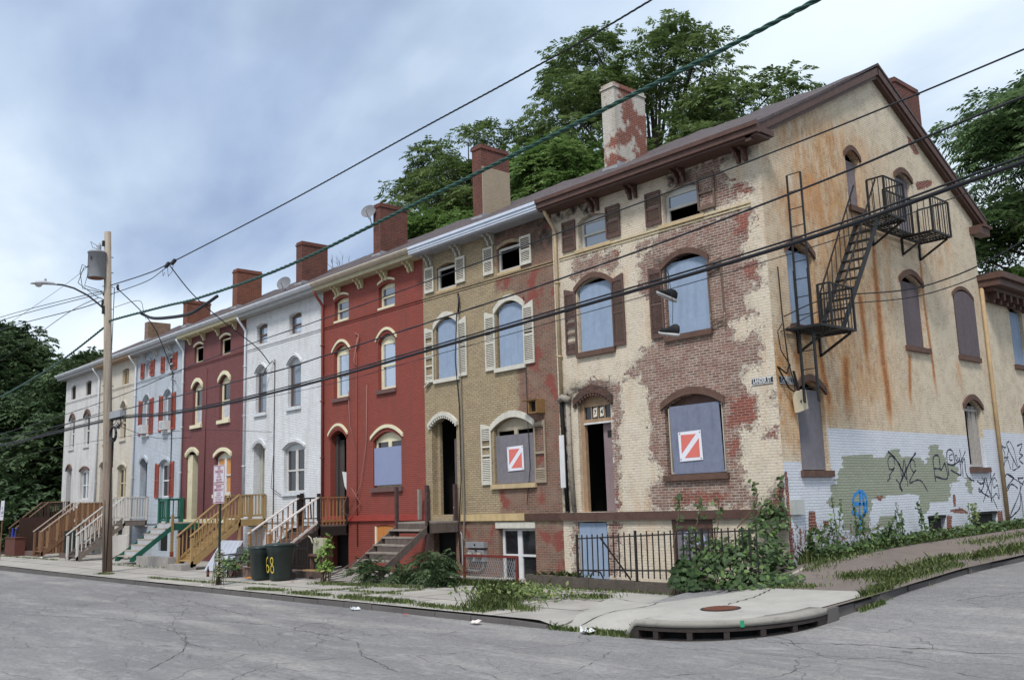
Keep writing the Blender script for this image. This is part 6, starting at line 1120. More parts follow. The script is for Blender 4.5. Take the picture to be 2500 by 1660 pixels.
# ------------------------------------------------------------------ overhead lines
def catmull(P,sub=8):
    P=[Vector(p) for p in P]; Q=[]
    for i in range(len(P)-1):
        p0=P[max(i-1,0)]; p1=P[i]; p2=P[i+1]; p3=P[min(i+2,len(P)-1)]
        for k in range(sub): t=k/sub; Q.append(.5*((2*p1)+(-p0+p2)*t+(2*p0-5*p1+4*p2-p3)*t*t+(-p0+3*p1-3*p2+p3)*t*t*t))
    Q.append(P[-1]); return Q
def cable(P,r,label,mat=None,group='overhead cables',twist=0,name='overhead_cable',sub=8):
    m=MB(); Q=catmull(P,sub)
    if twist:
        n=len(Q); L=[0]
        for a,b in zip(Q,Q[1:]): L.append(L[-1]+(b-a).length)
        st=int(L[-1]/.07); pts=[]
        for ph in (0,2.09,4.19):
            pts=[]
            for i in range(st+1):
                s_=L[-1]*i/st; k=min(max(np.searchsorted(L,s_)-1,0),n-2); t=(s_-L[k])/max(L[k+1]-L[k],1e-6); p=Q[k].lerp(Q[k+1],float(t)); d=(Q[k+1]-Q[k]).normalized(); u=d.orthogonal().normalized(); w=d.cross(u); a=ph+s_*2*math.pi/twist; pts.append(p+(u*math.cos(a)+w*math.sin(a))*r*.55)
            m.tube(pts,r*.55,5)
    else: m.tube(Q,r,6)
    return single(m,name,mat or M_wire,label,'cable',group,True)
M_wire=wm('black wire',(26,26,32),.2,.5,5,spec=.4); M_gwire=wm('green black cable',(44,84,74),.45,.5,3,spec=.4,sc=(8,8,8))
y=-5.1
cable([(-60,y-1,7.4),(-45,y,7.05),(-39.97,y,7.12),(-31.96,y,7.63),(-25.83,y,8.4),(PX,y-.2,8.43),(-20.3,y,8.21),(-17.38,y,8.0),(-11.89,y,7.88),(-6.15,y,8.12),(.26,y,8.45),(4.44,y,8.71),(14,y,9.5),(22,y,10.3)],.042,'thick twisted green cable, lowest and thickest of the lines rising to the upper right',M_gwire,None,.75)
cable([(-22.3,y,8.3),(-21.2,y,7.95),(-19.6,y,7.72),(-18.2,y,7.6),(-17.2,y,7.68),(-16.2,y,7.82)],.055,'slack loop of thick cable with splices hanging beside the pole',M_wire,None)
cable([(PX,y-.2,9.8),(-22,y,9.68),(-19.89,y,9.64),(-11.92,y,9.71),(-6.11,y,9.86),(-1.88,y,9.95),(1.35,y,10.1),(14,y,11),(22,y,11.8)],.02,'highest thin black line running from the pole to the top right of the sky',None,None,.5)
cable([(PX,y-.2,9.45),(-22,y,9.4),(-20.6,y,9.5),(-19.89,y,9.62)],.014,'short black line under the highest line just right of the pole',None,None)
cable([(PX,y-.3,9.55),(-28.14,y,10.05),(-40.85,y,11.22),(-60,y,12.6)],.016,'upper one of the two lines leaving the pole to the left below the lamp arm',None,None,.5); cable([(PX,y-.3,9.5),(-28.2,y,9.95),(-40.9,y,11.05),(-60,y,12.4)],.016,'lower one of the two lines leaving the pole to the left below the lamp arm',None,None)
cable([(PX,y-.3,9.3),(-28.67,y,9.6),(-41,y,10.55),(-60,y,11.3)],.018,'line leaving the pole to the left beneath the pair of lines at the lamp arm',None,None)
cable([(PX-.3,y-.5,9.35),(-28.67,y-.5,9.35),(-34.01,y-1,8.5),(-41,y-2,7.2)],.014,'thin line falling from the insulators to the far left tree tops',None,None)
cable([(PX-.1,y-.6,10.9),(-28.1,y-1,10.2),(-38.5,y-2,8.9)],.008,'very thin line slanting down left from the transformer top',None,None)
cable([(-19.89,y,9.55),(-20.5,-4,8.8),(-21.0,-2.6,8.05),(-21.6,-1,7.35),(-22.2,-.1,6.85)],.018,'service line from the splice in the highest line down to the white house',None,None)
cable([(PX+.2,y,9.7),(-25.8,-3.4,8.75),(-28.6,-1.6,8.0),(-31.3,-.1,7.4)],.018,'service line from the pole top down to the pale blue house',None,None)
cable([(PX+.2,y-.05,8.95),(-23.4,y+.3,9.0),(-24.2,y+.8,8.85),(-25.2,y+1.3,8.7)],.01,'short drooping tail of wire on the right of the pole below the transformer',None,None)
m=MB()
for x in (-20.25,-19.75): m.bar((x,y,9.58),(x+.28,y,9.66),.1,.09)
m.tube([(-20.1,y,9.55),(-20.0,y,9.2),(-19.7,y,9.3),(-19.6,y,9.55)],.008,5).tube([(-20.5,y,9.5),(-20.45,y,9.3),(-20.3,y,9.4)],.008,5); single(m,'cable_splice',M_wire,'pair of black splice connectors on the highest line right of the pole','splice')
B=[(7.06,5.34),(3.79,5.03),(-1.56,4.80),(-6.22,4.62),(-9.74,4.5),(-15,4.42),(-20,4.5),(-25.2,4.74),(-39.49,4.72),(-60,5.0)]
def shift(P,dz=0,dy=0): return [(14,y+dy,5.95+dz)]+[(a,y+dy,b+dz) for a,b in P]
cable(shift(B),.032,'thickest black telephone cable crossing the middle of the row of houses',None,'telephone cables'); cable(shift(B,.06,-.03),.016,'thin black wire lashed just above the thickest telephone cable',None,'telephone cables'); cable([(a,b,c-.05-(.10 if a>-12 else .0)) for a,b,c in shift(B)],.007,'very thin wire hanging just under the thickest telephone cable',None,'telephone cables')
cable([(14,y,7.4)]+[(a,y,b) for a,b in [(7.23,6.81),(3.64,6.56),(-1.47,6.35),(-9.75,6.09),(-14.26,6.0),(-18.49,5.85),(-25.27,5.5),(-39.61,5.28),(-60,5.3)]],.013,'upper one of the two thin black wires above the thick telephone cable',None,'thin wires')
cable([(14,y,6.8)]+[(a,y,b) for a,b in [(7.16,6.19),(3.86,5.82),(-1.53,5.44),(-9.75,5.12),(-13.23,5.02),(-25.23,5.0),(-39.56,5.0),(-60,5.1)]],.017,'lower one of the two thin black wires above the thick telephone cable',None,'thin wires')
cable([(13,-7,6.4),(7,-3.4,5.0),(4.2,-1.6,4.75),(1.6,-.3,5.15),(.15,.25,5.05)],.012,'upper one of two thin service wires reaching the corner by the fire escape',None,'corner service wires'); cable([(13,-7,6.1),(7,-3.4,4.8),(4.2,-1.6,4.6),(1.6,-.3,4.95),(.12,.1,4.7)],.009,'lower one of two thin service wires reaching the corner by the fire escape',None,'corner service wires')
cable([(PX-.2,y,5.4),(-30,-3.5,5.6),(-36,-3,5.6),(-46,-4,4.7),(-60,-6,4)],.012,'thin wire drooping in front of the far left houses',None,None); cable([(PX+.2,y,4.6),(-26,-3,4.2),(-29.2,-.1,4.5)],.01,'thin wire from the pole to the maroon house at door height',None,None)
cable([(-38,y-.5,3.9),(-32,-3.6,4.4),(-27,-1.4,4.6),(-22.0,-.1,4.2)],.008,'thin slack wire between the far left trees and the white house',None,None)
m=MB(); 
for k in range(3):
    q=[(PX+.62+.27*math.cos(a)+.02*k,y-.1+.02*k,4.16+.27*math.sin(a)) for a in np.linspace(0,2*math.pi,22)]; m.tube(q,.022,6)
single(m,'cable_coil',M_wire,'round coil of black cable hanging just right of the pole','cable coil',None,True)
m=MB().box(PX+.25,PX+1.35,y-.12,y+.1,4.75,5.0); t_=MB(); random.seed(4)
for k in range(9):
    a=PX+.6+.08*k; q=[(a,y,4.78)]+[(a+random.uniform(-.2,.25),y+random.uniform(-.1,.1),4.7-.09*j-random.random()*.1) for j in range(1,4)]+[(a+.1,y,4.48)]; t_.tube(catmull(q,4),.011,5)
r=empty('terminal_box',(PX+.8,y,4.5),'grey telephone terminal closure with tangled wires beside the pole','terminal box'); m.build('closure',M_grey,r); t_.build('wire_tangle',M_wire,r)
# hanging sneakers
def shoe(c,rot,lab,tilt=0):
    r=empty('sneaker',c,lab,'shoe','pair of sneakers hanging from the telephone cable'); c=Vector(c); R=Matrix.Rotation(rot,3,'Z')@Matrix.Rotation(tilt,3,'Y')
    def sec(prof,n=12):
        m=MB()
        for x,w,z0,z1 in prof:
            for k in range(n): a=2*math.pi*k/n; v=R@Vector((x,w*math.cos(a),(z0+z1)/2+(z1-z0)/2*math.sin(a))); m.v.append(tuple(c+v))
        for i in range(len(prof)-1):
            for k in range(n): a=i*n+k; b=i*n+(k+1)%n; m.f.append((a,b,b+n,a+n))
        m.f+=[tuple(range(n))[::-1],tuple(range((len(prof)-1)*n,len(prof)*n))]; return m
    sec([(-.19,.02,-.005,.03),(-.16,.045,-.02,.055),(-.08,.055,-.02,.075),(0,.05,-.02,.11),(.06,.047,-.02,.15),(.12,.045,-.02,.16),(.17,.035,-.01,.13),(.185,.02,.0,.08)]).build('upper',wm('black shoe fabric',(30,30,32),.3,.7),r,True)
    sec([(-.21,.015,-.035,-.005),(-.17,.05,-.055,-.012),(-.08,.06,-.06,-.008),(0,.055,-.06,-.004),(.1,.055,-.065,.0),(.17,.05,-.06,.0),(.2,.02,-.05,.0)]).build('sole',wm('white shoe sole',(168,166,164),.15,.6),r,True); return r
shoe((1.22,y,4.66),R_(70),'upper black and white sneaker hanging by its lace from the telephone cable',R_(20)); s1_=shoe((1.22,y,4.02),R_(8),'lower black and white sneaker, seen from the side, hanging by its lace',R_(14))
MB().tube([(1.26,y,5.08),(1.27,y,4.9),(1.25,y,4.75)],.005,4).tube([(1.27,y,5.08),(1.33,y,4.5),(1.3,y,4.16)],.005,4).build('lace',M_wire,s1_)
# ------------------------------------------------------------------ signs
WS=wm('white sign face',(196,192,200),.08,.5,5,.15); RS=wm('sign red',(142,60,76),.15,.5); BS=wm('dark blue street sign',(44,50,68),.25,.5,8,chip=.2,chipc=(150,150,155)); SW=wm('sign white letters',(210,210,208),.1,.5)
def rrect(u0,u1,z0,z1,r=.04,n=4):
    P=[]
    for cx,cz,a0 in ((u1-r,z1-r,0),(u0+r,z1-r,90),(u0+r,z0+r,180),(u1-r,z0+r,270)):
        for k in range(n+1): a=R_(a0+90*k/n); P.append((cx+r*math.cos(a),cz+r*math.sin(a)))
    return P
sx,sy=-14.86,-5.5
# plates face the street, turned towards the passing traffic
SA=R_(0)
SF=lambda u,d,z:(sx+u*math.cos(SA)-d*math.sin(SA),sy-.05+u*math.sin(SA)+d*math.cos(SA),z)
ps=empty('parking_sign',(sx,sy,-.79),'green perforated post with two stacked red and white parking signs','sign')
MB().bar((sx,sy,-.9),(sx,sy,1.5),.06,.05,(0,1,0)).build('post',wm('dark green sign post',(34,52,44),.3,.5,6),ps); q=MB()
for k in range(34): z=-.7+.062*k; q.box(sx-.01,sx+.01,sy-.032,sy-.026,z,z+.02)
q.build('post_holes',M_black,ps)
def plate(z0,z1,lines,lab):
    p=MB().prism(rrect(-.36,.36,z0,z1),-.005,.0,SF).build('sign_plate',WS,ps); p['label']=lab; fr_=MB(); O=rrect(-.345,.345,z0+.015,z1-.015); Q=rrect(-.325,.325,z0+.035,z1-.035,.03); k=len(O); fr_.v=[SF(u,-.007,z) for u,z in O]+[SF(u,-.007,z) for u,z in Q]; fr_.f=[(i,(i+1)%k,k+(i+1)%k,k+i) for i in range(k)]; fr_.build('border',RS,p)
    for t,s,z,b,sq in lines: text_mesh(t,s,SF,0,z,-.007,bold=b,squeeze=sq).build('lettering',RS,p)
plate(2.06,2.58,[('NO',.11,2.49,.004,1),('PARKING',.125,2.39,.004,.95),('STREET',.068,2.305,.001,1),('SWEEPING',.068,2.24,.001,1),('8AM-12PM',.075,2.165,.002,1),('THURSDAYS',.068,2.10,.001,1)],'upper plate reading no parking street sweeping')
plate(1.5,2.05,[('SNOW',.105,1.965,.004,1),('EMERGENCY',.105,1.875,.003,.95),('24 HOUR',.062,1.79,.001,1),('PARKING',.062,1.73,.001,1),('STARTING AT 5 PM',.055,1.67,.001,1),('UNTIL PARKING',.055,1.61,.001,1),('BAN IS OVER',.062,1.55,.001,1)],'lower plate reading snow emergency')
def street_sign(fr,u0,u1,z0,z1,t,label,skew=0):
    r=empty('street_sign',fr((u0+u1)/2,-.02,z0),label,'street sign','street name plates at the corner'); MB().prism([(u0,z0),(u1,z0+skew),(u1,z1+skew),(u0,z1)],-.025,-.01,fr).build('plate',BS,r); text_mesh(t,(z1-z0)*1.02,fr,(u0+u1)/2,(z0+z1)/2+skew/2,-.03,bold=.003,squeeze=(u1-u0)/(len(t)*(z1-z0)*.66)).build('lettering',SW,r)
    e=.012; q=MB(); q.prism([(u0,z1-e),(u1,z1-e+skew),(u1,z1+skew),(u0,z1)],-.028,-.0255,fr); q.prism([(u0,z0),(u1,z0+skew),(u1,z0+e+skew),(u0,z0+e)],-.028,-.0255,fr); q.build('border',SW,r)
street_sign(FR,-.6,-.08,3.62,3.76,'LANDER ST','dark street name plate reading LANDER ST on the front wall'); street_sign(SD,.1,.68,3.6,3.76,'CAMPBELL ST','dark street name plate reading CAMPBELL ST on the side wall',.0)
ls=empty('small_sign',(-36.5,-9.1,-.9),'small white pictogram sign on a leaning thin post at the far left edge','sign')
LXs,LYs=-38.75,-5.0; ls.location=(LXs,LYs,-.8)
MB().bar((LXs-.1,LYs,-.9),(LXs,LYs,1.9),.05,.04,(0,1,0)).build('post',M_brwood,ls); MB().prism([(LXs-.36,1.2),(LXs+.2,1.2),(LXs+.3,2.1),(LXs-.26,2.1)],LYs-.03,LYs-.02,FR).build('plate',WS,ls)
q=MB().prism([(LXs-.13,1.47),(LXs-.05,1.47),(LXs-.04,1.59),(LXs-.12,1.59)],LYs-.036,LYs-.031,FR).prism([(LXs+.06,1.47),(LXs+.1,1.47),(LXs+.11,1.55),(LXs+.2,1.53),(LXs+.12,1.67),(LXs+.02,1.53)],LYs-.036,LYs-.031,FR).prism([(LXs-.15,1.37),(LXs+.16,1.37),(LXs+.16,1.4),(LXs-.15,1.4)],LYs-.036,LYs-.031,FR).prism([(LXs-.06,1.69),(LXs+.02,1.69),(LXs+.02,1.83),(LXs-.06,1.83)],LYs-.036,LYs-.031,FR); q.build('pictogram',wm('blue grey print',(90,94,130)),ls)
# ------------------------------------------------------------------ litter
def scrap(x,y,z,s_,col,lab,name='litter',cat='litter',grp='litter along the kerb',seed=1):
    rg=random.Random(seed); m=MB(); N=5; s=s_*.75
    for j in range(N):
        for i in range(N): m.v.append((x+s*(i/(N-1)-.5)+rg.uniform(-.1,.1)*s,y+s*.7*(j/(N-1)-.5)+rg.uniform(-.1,.1)*s,z+.01+abs(rg.gauss(0,.13))*s))
    for j in range(N-1):
        for i in range(N-1): a=j*N+i; m.f.append((a,a+1,a+N+1,a+N))
    single(m,name,wm('litter %s'%str(col),col,.15,.7),lab,cat,grp)
scrap(.05,-6.2,-.86,.34,(214,214,214),'crumpled white plastic bag at the kerb left of the storm drain','plastic_bag',seed=2)
scrap(-2.6,-6.35,-.88,.3,(206,196,190),'flattened pale wrapper on the road under the weedy kerb','wrapper',seed=3); scrap(-6.7,-6.3,-.89,.28,(200,205,208),'white paper scrap on the road left of the flattened pale wrapper','paper',seed=5); scrap(-13.8,-5.9,-.78,.3,(206,208,214),'white flat scrap on the sidewalk edge below the wheeled bins','paper',seed=6)
scrap(-4.9,-6.25,-.89,.12,(190,60,70),'tiny red scrap on the road at the kerb','wrapper',seed=8)
scrap(-16.2,-3.9,-.76,.3,(226,140,40),'orange plastic piece left of the wheeled bins','wrapper',seed=9); scrap(-38.6,-3.2,-.66,.4,(214,212,208),'white bag lying by the kerb wall on the far left','plastic_bag',seed=10); scrap(-15.1,-5.9,-.88+.12,.12,(214,214,210),'tiny white scrap beside the sign post','paper',seed=11); scrap(-13.6,-3.9,-.75,.16,(150,90,70),'brown scrap right of the wheeled bins','wrapper',seed=12)
m=MB()
for k in range(6): m.bar((-12.9+.02*k,-3.1-.05*k,-.72+.05*k),(-12.2+.03*k,-3.0-.06*k,-.62+.06*k),.12,.012)
single(m,'paper_pile',wm('grey paper stack',(176,174,168),.25,.8),'sheaf of grey papers lying under the open grey stairs','paper')
r=empty('glass_bottle',(-18.6,-4.1,-.77),'dark glass bottle standing beside the sign post weeds','bottle'); MB().lathe((-18.6,-4.1,-.77),[(.045,0),(.045,.2),(.02,.27),(.018,.34)],12).build('glass',wm('brown bottle glass',(40,26,22),.2,.15,spec=.7),r,True); MB().lathe((-18.6,-4.1,-.69),[(.046,0),(.046,.07)],12).build('paper_label',wm('bottle label',(120,60,50)),r)
def planks(P,mat,lab,w=.14,t=.04): single(MB().bar(*P,w,t),'plank',mat,lab,'plank','loose planks under the stairs')
planks(((-14.3,-3.1,-.5),(-12.9,-3.05,-.48)),nw,'yellow loose plank lying in the weeds left of the open grey stairs'); planks(((-13.4,-2.9,-.7),(-12.7,-2.0,-.1)),M_wood,'grey loose plank leaning below the open grey stairs')
planks(((-31.0,-2.9,-.66),(-30.4,-2.2,-.2)),M_wood,'grey mossy plank leaning under the green stairs',.16,.05)
lk=MB(); rg=random.Random(3); Nn=16
for k in range(Nn): a=2*math.pi*k/Nn; lk.v+= [(-.75+.16*math.cos(a)*rg.uniform(.8,1.15),-1.85+.12*math.sin(a)*rg.uniform(.8,1.15),-.66),(-.75+.15*math.cos(a)*rg.uniform(.7,1.1),-1.85+.1*math.sin(a)*rg.uniform(.7,1.1),-.3+rg.uniform(-.04,.04))]
lk.f=[(2*i,(2*i+2)%(2*Nn),(2*i+3)%(2*Nn),2*i+1) for i in range(Nn)]+[tuple(2*i+1 for i in range(Nn))]; single(lk,'stone_block',M_stone,'rough pale stone stump at the foot of the vines','stone')
# ------------------------------------------------------------------ vegetation
def leafmat(name,a,b,c,tr=.3,spec=.25):
    if name in MATS: return MATS[name]
    t=NT(name); r=t.attr('rnd'); k=t.attr('tone'); col=t.mix(t.ramp(r,.0,1.0),lin(a),lin(b)); col=t.mix(t.ramp(k,.45,1.0),col,lin(c))
    t.set(t.b.inputs['Base Color'],col); t.b.inputs['Roughness'].default_value=.55; t.b.inputs['Specular IOR Level'].default_value=spec
    tl=t.n('BsdfTranslucent'); t.set(tl.inputs[0],col); mx=t.n('MixShader'); mx.inputs[0].default_value=tr; t.L.new(t.b.outputs[0],mx.inputs[1]); t.L.new(tl.outputs[0],mx.inputs[2]); o=t.N['Material Output']; t.L.new(mx.outputs[0],o.inputs[0]); MATS[name]=t.m; return t.m
def norm(v): return v/np.maximum(np.linalg.norm(v,axis=1,keepdims=True),1e-9)
def diamonds(c,d,n,L,Wd,bend=.0,nv=4):
    """leaflets: centre, axis, normal -> quads pointed at both ends"""
    s=norm(np.cross(d,n)); L=L[:,None]/2; Wd=Wd[:,None]/2
    v=np.stack([c-d*L,c-d*L*.1+s*Wd,c+d*L-n*bend*L,c-d*L*.1-s*Wd],1); return v.reshape(-1,3)
def leafobj(name,V,k,mat,parent,attrs,kind=None):
    off=np.zeros(3); p=parent
    while p: off+=np.array(p.location); p=p.parent
    n=len(V)//k; me=bpy.data.meshes.new(name); me.vertices.add(len(V)); me.vertices.foreach_set('co',(V-off).astype(np.float32).ravel()); me.loops.add(len(V)); me.loops.foreach_set('vertex_index',np.arange(len(V),dtype=np.int32)); me.polygons.add(n); me.polygons.foreach_set('loop_start',np.arange(0,len(V),k,dtype=np.int32)); me.polygons.foreach_set('loop_total',np.full(n,k,dtype=np.int32))
    for a,w in attrs.items(): at=me.attributes.new(a,'FLOAT','POINT'); at.data.foreach_set('value',np.repeat(w,k).astype(np.float32))
    me.materials.append(mat); me.update(calc_edges=True); o=bpy.data.objects.new(name,me); COL.objects.link(o); o.parent=parent
    if kind: o['kind']=kind
    return o
def sprays(P,D,rg,n_pairs,length,leaf,width,droop=.35):
    """compound leaves: leaflets in pairs along an arching stalk"""
    N=len(P); up=np.array([0,0,1.]); S=norm(np.cross(D,up)+1e-6*rg.normal(size=(N,3))); C=[];A=[];Nn=[];Ls=[]
    for k in range(n_pairs):
        t=(k+1)/n_pairs; L=length*t; c=P+D*L[:,None]; c[:,2]-=droop*L*t
        for sg in (-1,1):
            a=norm(S*sg+D*.55+np.array([0,0,-.45])+rg.normal(0,.18,(N,3))); l=leaf*(1-.35*abs(t-.55))*rg.uniform(.8,1.2,N); C.append(c+a*(l*.5)[:,None]); A.append(a); Nn.append(norm(np.cross(a,D)*sg+up*.5+rg.normal(0,.3,(N,3)))); Ls.append(l)
    c=np.concatenate(C); a=np.concatenate(A); n=np.concatenate(Nn); l=np.concatenate(Ls); return diamonds(c,a,n,l,l*width,.25)
BARK=wm('grey brown bark',(84,74,64),.35,.9,6,.2,.02,sc=(1,1,.3))
def tree(name,loc,lobes,nclus,nspray,mat,label,cat='tree',seed=1,pairs=5,slen=.55,leaf=.30,width=.34,trunk_r=.35,crad=1.3,group=None,height=None,tone_top=.0,flat=.65):
    rg=np.random.default_rng(seed); r=empty(name,loc,label,cat,group); Lb=np.array(lobes,float); vol=Lb[:,3]*Lb[:,4]*Lb[:,5]; pick=rg.choice(len(Lb),nclus,p=vol**.7/np.sum(vol**.7))
    d=norm(rg.normal(size=(nclus,3))); d[:,2]=np.where(d[:,2]<-.35,-d[:,2],d[:,2]); q=rg.uniform(.55,1.0,nclus)**.7; CC=Lb[pick,:3]+d*Lb[pick,3:6]*q[:,None]
    tn=rg.uniform(0,1,nclus); K=np.repeat(np.arange(nclus),nspray); e=norm(rg.normal(size=(len(K),3))); e[:,2]=np.abs(e[:,2])*rg.choice([1,1,1,-.6],len(K)); cr=crad*rg.uniform(.6,1.25,nclus)
    P=CC[K]+e*cr[K][:,None]*np.array([1,1,flat])*rg.uniform(.45,1,len(K))[:,None]; D=norm(e*np.array([1,1,.5])+rg.normal(0,.3,(len(K),3))+d[K]*.3); V=sprays(P,D,rg,pairs,slen*rg.uniform(.7,1.2,len(K)),leaf,width)
    nl=len(V)//4; tone=np.tile(tn[K],pairs*2)*.6+rg.uniform(0,.45,nl); leafobj('crown',V,4,mat,r,dict(rnd=rg.uniform(0,1,nl),tone=tone))
    m=MB(); b=Vector(loc); top=Vector((loc[0]+.3,loc[1],float(Lb[:,2].max())-.5)); fork=Vector((loc[0],loc[1],loc[2]+(Lb[:,2].min()-loc[2])*.55)); m.tube([b,fork,fork.lerp(top,.5)+Vector((.3,.2,0)),top],.3,8,rr=[trunk_r,trunk_r*.8,trunk_r*.45,.05])
    for k in range(0,nclus,max(1,nclus//60)):
        c=Vector(CC[k]); t=min(.85,max(0,(c.z-fork.z)/max(top.z-fork.z,1)*.6)); s=fork.lerp(top,t); mid=s.lerp(c,.5)+Vector((0,0,-.5+.3*rg.normal())); m.tube([s,mid,c],.1,5,rr=[trunk_r*.35,trunk_r*.2,.03],cap=False)
    m.build('trunk',BARK,r,True); return r
G1=leafmat('dark green leaves',(72,90,50),(98,118,68),(134,152,98),.38); G2=leafmat('fresh green leaves',(88,114,60),(112,140,78),(142,166,104),.35); G3=leafmat('deep dull green leaves',(50,68,44),(72,92,60),(106,122,84),.2); GV=leafmat('vine leaves',(44,62,34),(72,96,52),(112,138,78),.3,.4); GS=leafmat('sumac leaves',(50,68,44),(78,98,66),(110,128,92),.25); GG=leafmat('grass blades',(76,92,52),(104,120,68),(150,154,106),.3)
tree('tree',(-20,21,-1),[(-21.8,20,20.2,7.2,5,3.8),(-23.2,20,24.5,2.2,2.2,2.9),(-17.3,20,22.2,2.8,2.6,2.7),(-27,20,19,3,3,3.4),(-13.5,20,18.5,3.6,3,2.2),(-19,20,16.5,8,4,3),(-14,20,16.4,4.5,3,2)],210,46,G1,'tallest dark green tree rising behind the tan and corner houses',seed=3,crad=1.25,trunk_r=.5)
tree('tree',(-33,19,-1),[(-33,18,19.5,3.4,3,2.6),(-34.6,18,22.2,1.5,1.5,1.6),(-30.4,18,21.8,1.3,1.2,2.2),(-36.5,18,20.6,2.2,1.5,1.3),(-30,18,17.5,3,2.5,2.4)],84,40,G1,'dark green tree behind the left chimneys with a spire like top shoot',seed=5,crad=1.0,trunk_r=.35)
tree('tree',(-20.5,16,-1),[(-21.2,15.5,16.6,3.1,2.4,2.6),(-19.3,15.5,15.6,2,2,2)],70,60,G2,'light green bushy tree between the two tallest chimneys',seed=7,crad=.9,pairs=4,slen=.35,leaf=.24,width=.5,trunk_r=.25)
tree('tree',(-31,15.5,-1),[(-31.5,15.5,15.8,3.6,2,2.3),(-28.5,15.5,15.2,2.2,2,2.0)],70,56,G2,'light green bushy tree low behind the left chimneys',seed=8,crad=.9,pairs=4,slen=.35,leaf=.24,width=.5,trunk_r=.25)
tree('tree',(2.5,27,-1),[(-.5,24,14.0,4.4,4,2.6),(-4.6,24,15.8,1.5,1.5,1.3),(-2.2,24,15.9,2.2,2,1.4),(.8,24,16.4,3,3,1.9),(-2.4,24,10.6,2.9,3,2.4),(2,24,12,4,4,4),(-1.5,24,8.0,4,3,1.8)],230,50,leafmat('blue green leaves',(66,92,56),(94,120,78),(132,154,108),.38),'large green tree behind the gable at the right edge',seed=9,crad=1.15,slen=.7,leaf=.34,width=.28,trunk_r=.45,flat=.5)
tree('tree',(-1.5,27,-1),[(-3,23,8.0,2.5,2,1.6),(1,23,7.8,3,2,1.4)],36,50,G2,'light green low tree behind the low building',seed=10,crad=.9,pairs=4,slen=.35,leaf=.26,width=.5,trunk_r=.2)
LT=[((-73,4,-1),[(-73,4,9,6.5,5,6.5),(-74,4,14.6,2.8,2.6,2.4),(-77,4,15,2.4,2,2.2)],110,'tallest dark tree at the far left edge'),((-61,5,-1),[(-61.5,5,6,5,4,5),(-62.5,5,10.5,2.8,2,2.4),(-58,5,10.6,2,2,1.2)],90,'dark tree directly left of the end house'),((-66,-2,-1),[(-66,-2,4,5,3.5,4),(-64,-2,7,2.5,2.5,2.5)],80,'low dark tree in front of the tallest far left tree'),((-56,1.5,-1),[(-56,1.5,3,4,3,3.2),(-53,2.5,5,2.6,2,2.6)],80,'dark bushy tree against the end wall of the far left house'),((-80,-6,-1),[(-82,-5,6,7,4,6)],70,'dark tree leftmost behind the small white sign')]
for i,(l,lb,n,lab) in enumerate(LT): tree('tree',l,lb,n,44,G3,lab,seed=20+i,crad=1.5,slen=.7,leaf=.44,width=.4,trunk_r=.35,group='dark trees past the far left house')
# dense understorey filling below the far left trees
rg=np.random.default_rng(40); N=9000; P=np.stack([rg.uniform(-95,-47.5,N),rg.uniform(-4,8,N),rg.uniform(-.9,1,N)],1); P[:,2]+=rg.uniform(0,1,N)**1.5*4.5*np.clip((-47-P[:,0])/4,.2,1); V=sprays(P,norm(rg.normal(size=(N,3))+[0,0,.4]),rg,4,np.full(N,.6),.45,.42); nl=len(V)//4
leafobj('undergrowth',V,4,G3,None,dict(rnd=rg.uniform(0,1,nl),tone=rg.uniform(0,.7,nl)),'stuff')
# bare twiggy tree
bt=MB(); rgp=random.Random(9)
def twig(p,d,L,r,dep):
    q=p+d*L; bt.tube([p,p.lerp(q,.5)+Vector((rgp.uniform(-.05,.05),0,rgp.uniform(-.05,.05)))*L,q],r,4,rr=[r,r*.8,r*.55],cap=False)
    if dep:
        for k in range(3 if dep>1 else 2): twig(p.lerp(q,rgp.uniform(.5,1)),(d+Vector((rgp.uniform(-.8,.8),rgp.uniform(-.4,.4),rgp.uniform(-.2,.6)))).normalized(),L*.62,r*.6,dep-1)
bt.tube([(-36,12.5,-1),(-36,12.4,8),(-36.1,12.2,12.6)],.12,6,rr=[.14,.1,.06])
for a in ((-.35,0,1),(.2,0,1),(-.8,0,.7),(.0,.3,1)): twig(Vector((-36.1,12.2,12.6)),Vector(a).normalized(),1.9,.04,3)
single(bt,'bare_tree',wm('dead twig bark',(104,92,88),.2),'bare leafless tree showing above the roof beside the middle chimney','tree')
# leafy weeds and vines with broad leaves
def broad(P,Nrm,rg,size,name,mat,parent,kind=None,lobed=True):
    """broad pointed or lobed leaves"""
    N=len(P); n=norm(Nrm); a=norm(np.cross(n,rg.normal(size=(N,3)))); a[:,2]-=.3; a=norm(a-n*np.sum(a*n,1,keepdims=True)); s=np.cross(n,a); L=(size*rg.uniform(.55,1.25,N))[:,None]
    sh=[(-.45,0),(-.5,.28),(-.15,.5),(.02,.3),(.28,.36),(.62,0),(.28,-.36),(.02,-.3),(-.15,-.5),(-.5,-.28)] if lobed else [(-.5,0),(-.2,.3),(.2,.25),(.6,0),(.2,-.25),(-.2,-.3)]
    v=np.stack([P+a*L*u+s*L*w-n*L*.25*(abs(w)+max(u,0)*.7) for u,w in sh],1).reshape(-1,3); return leafobj(name,v,len(sh),mat,parent,dict(rnd=rg.uniform(0,1,N),tone=rg.uniform(0,1,N)**1.6),kind)
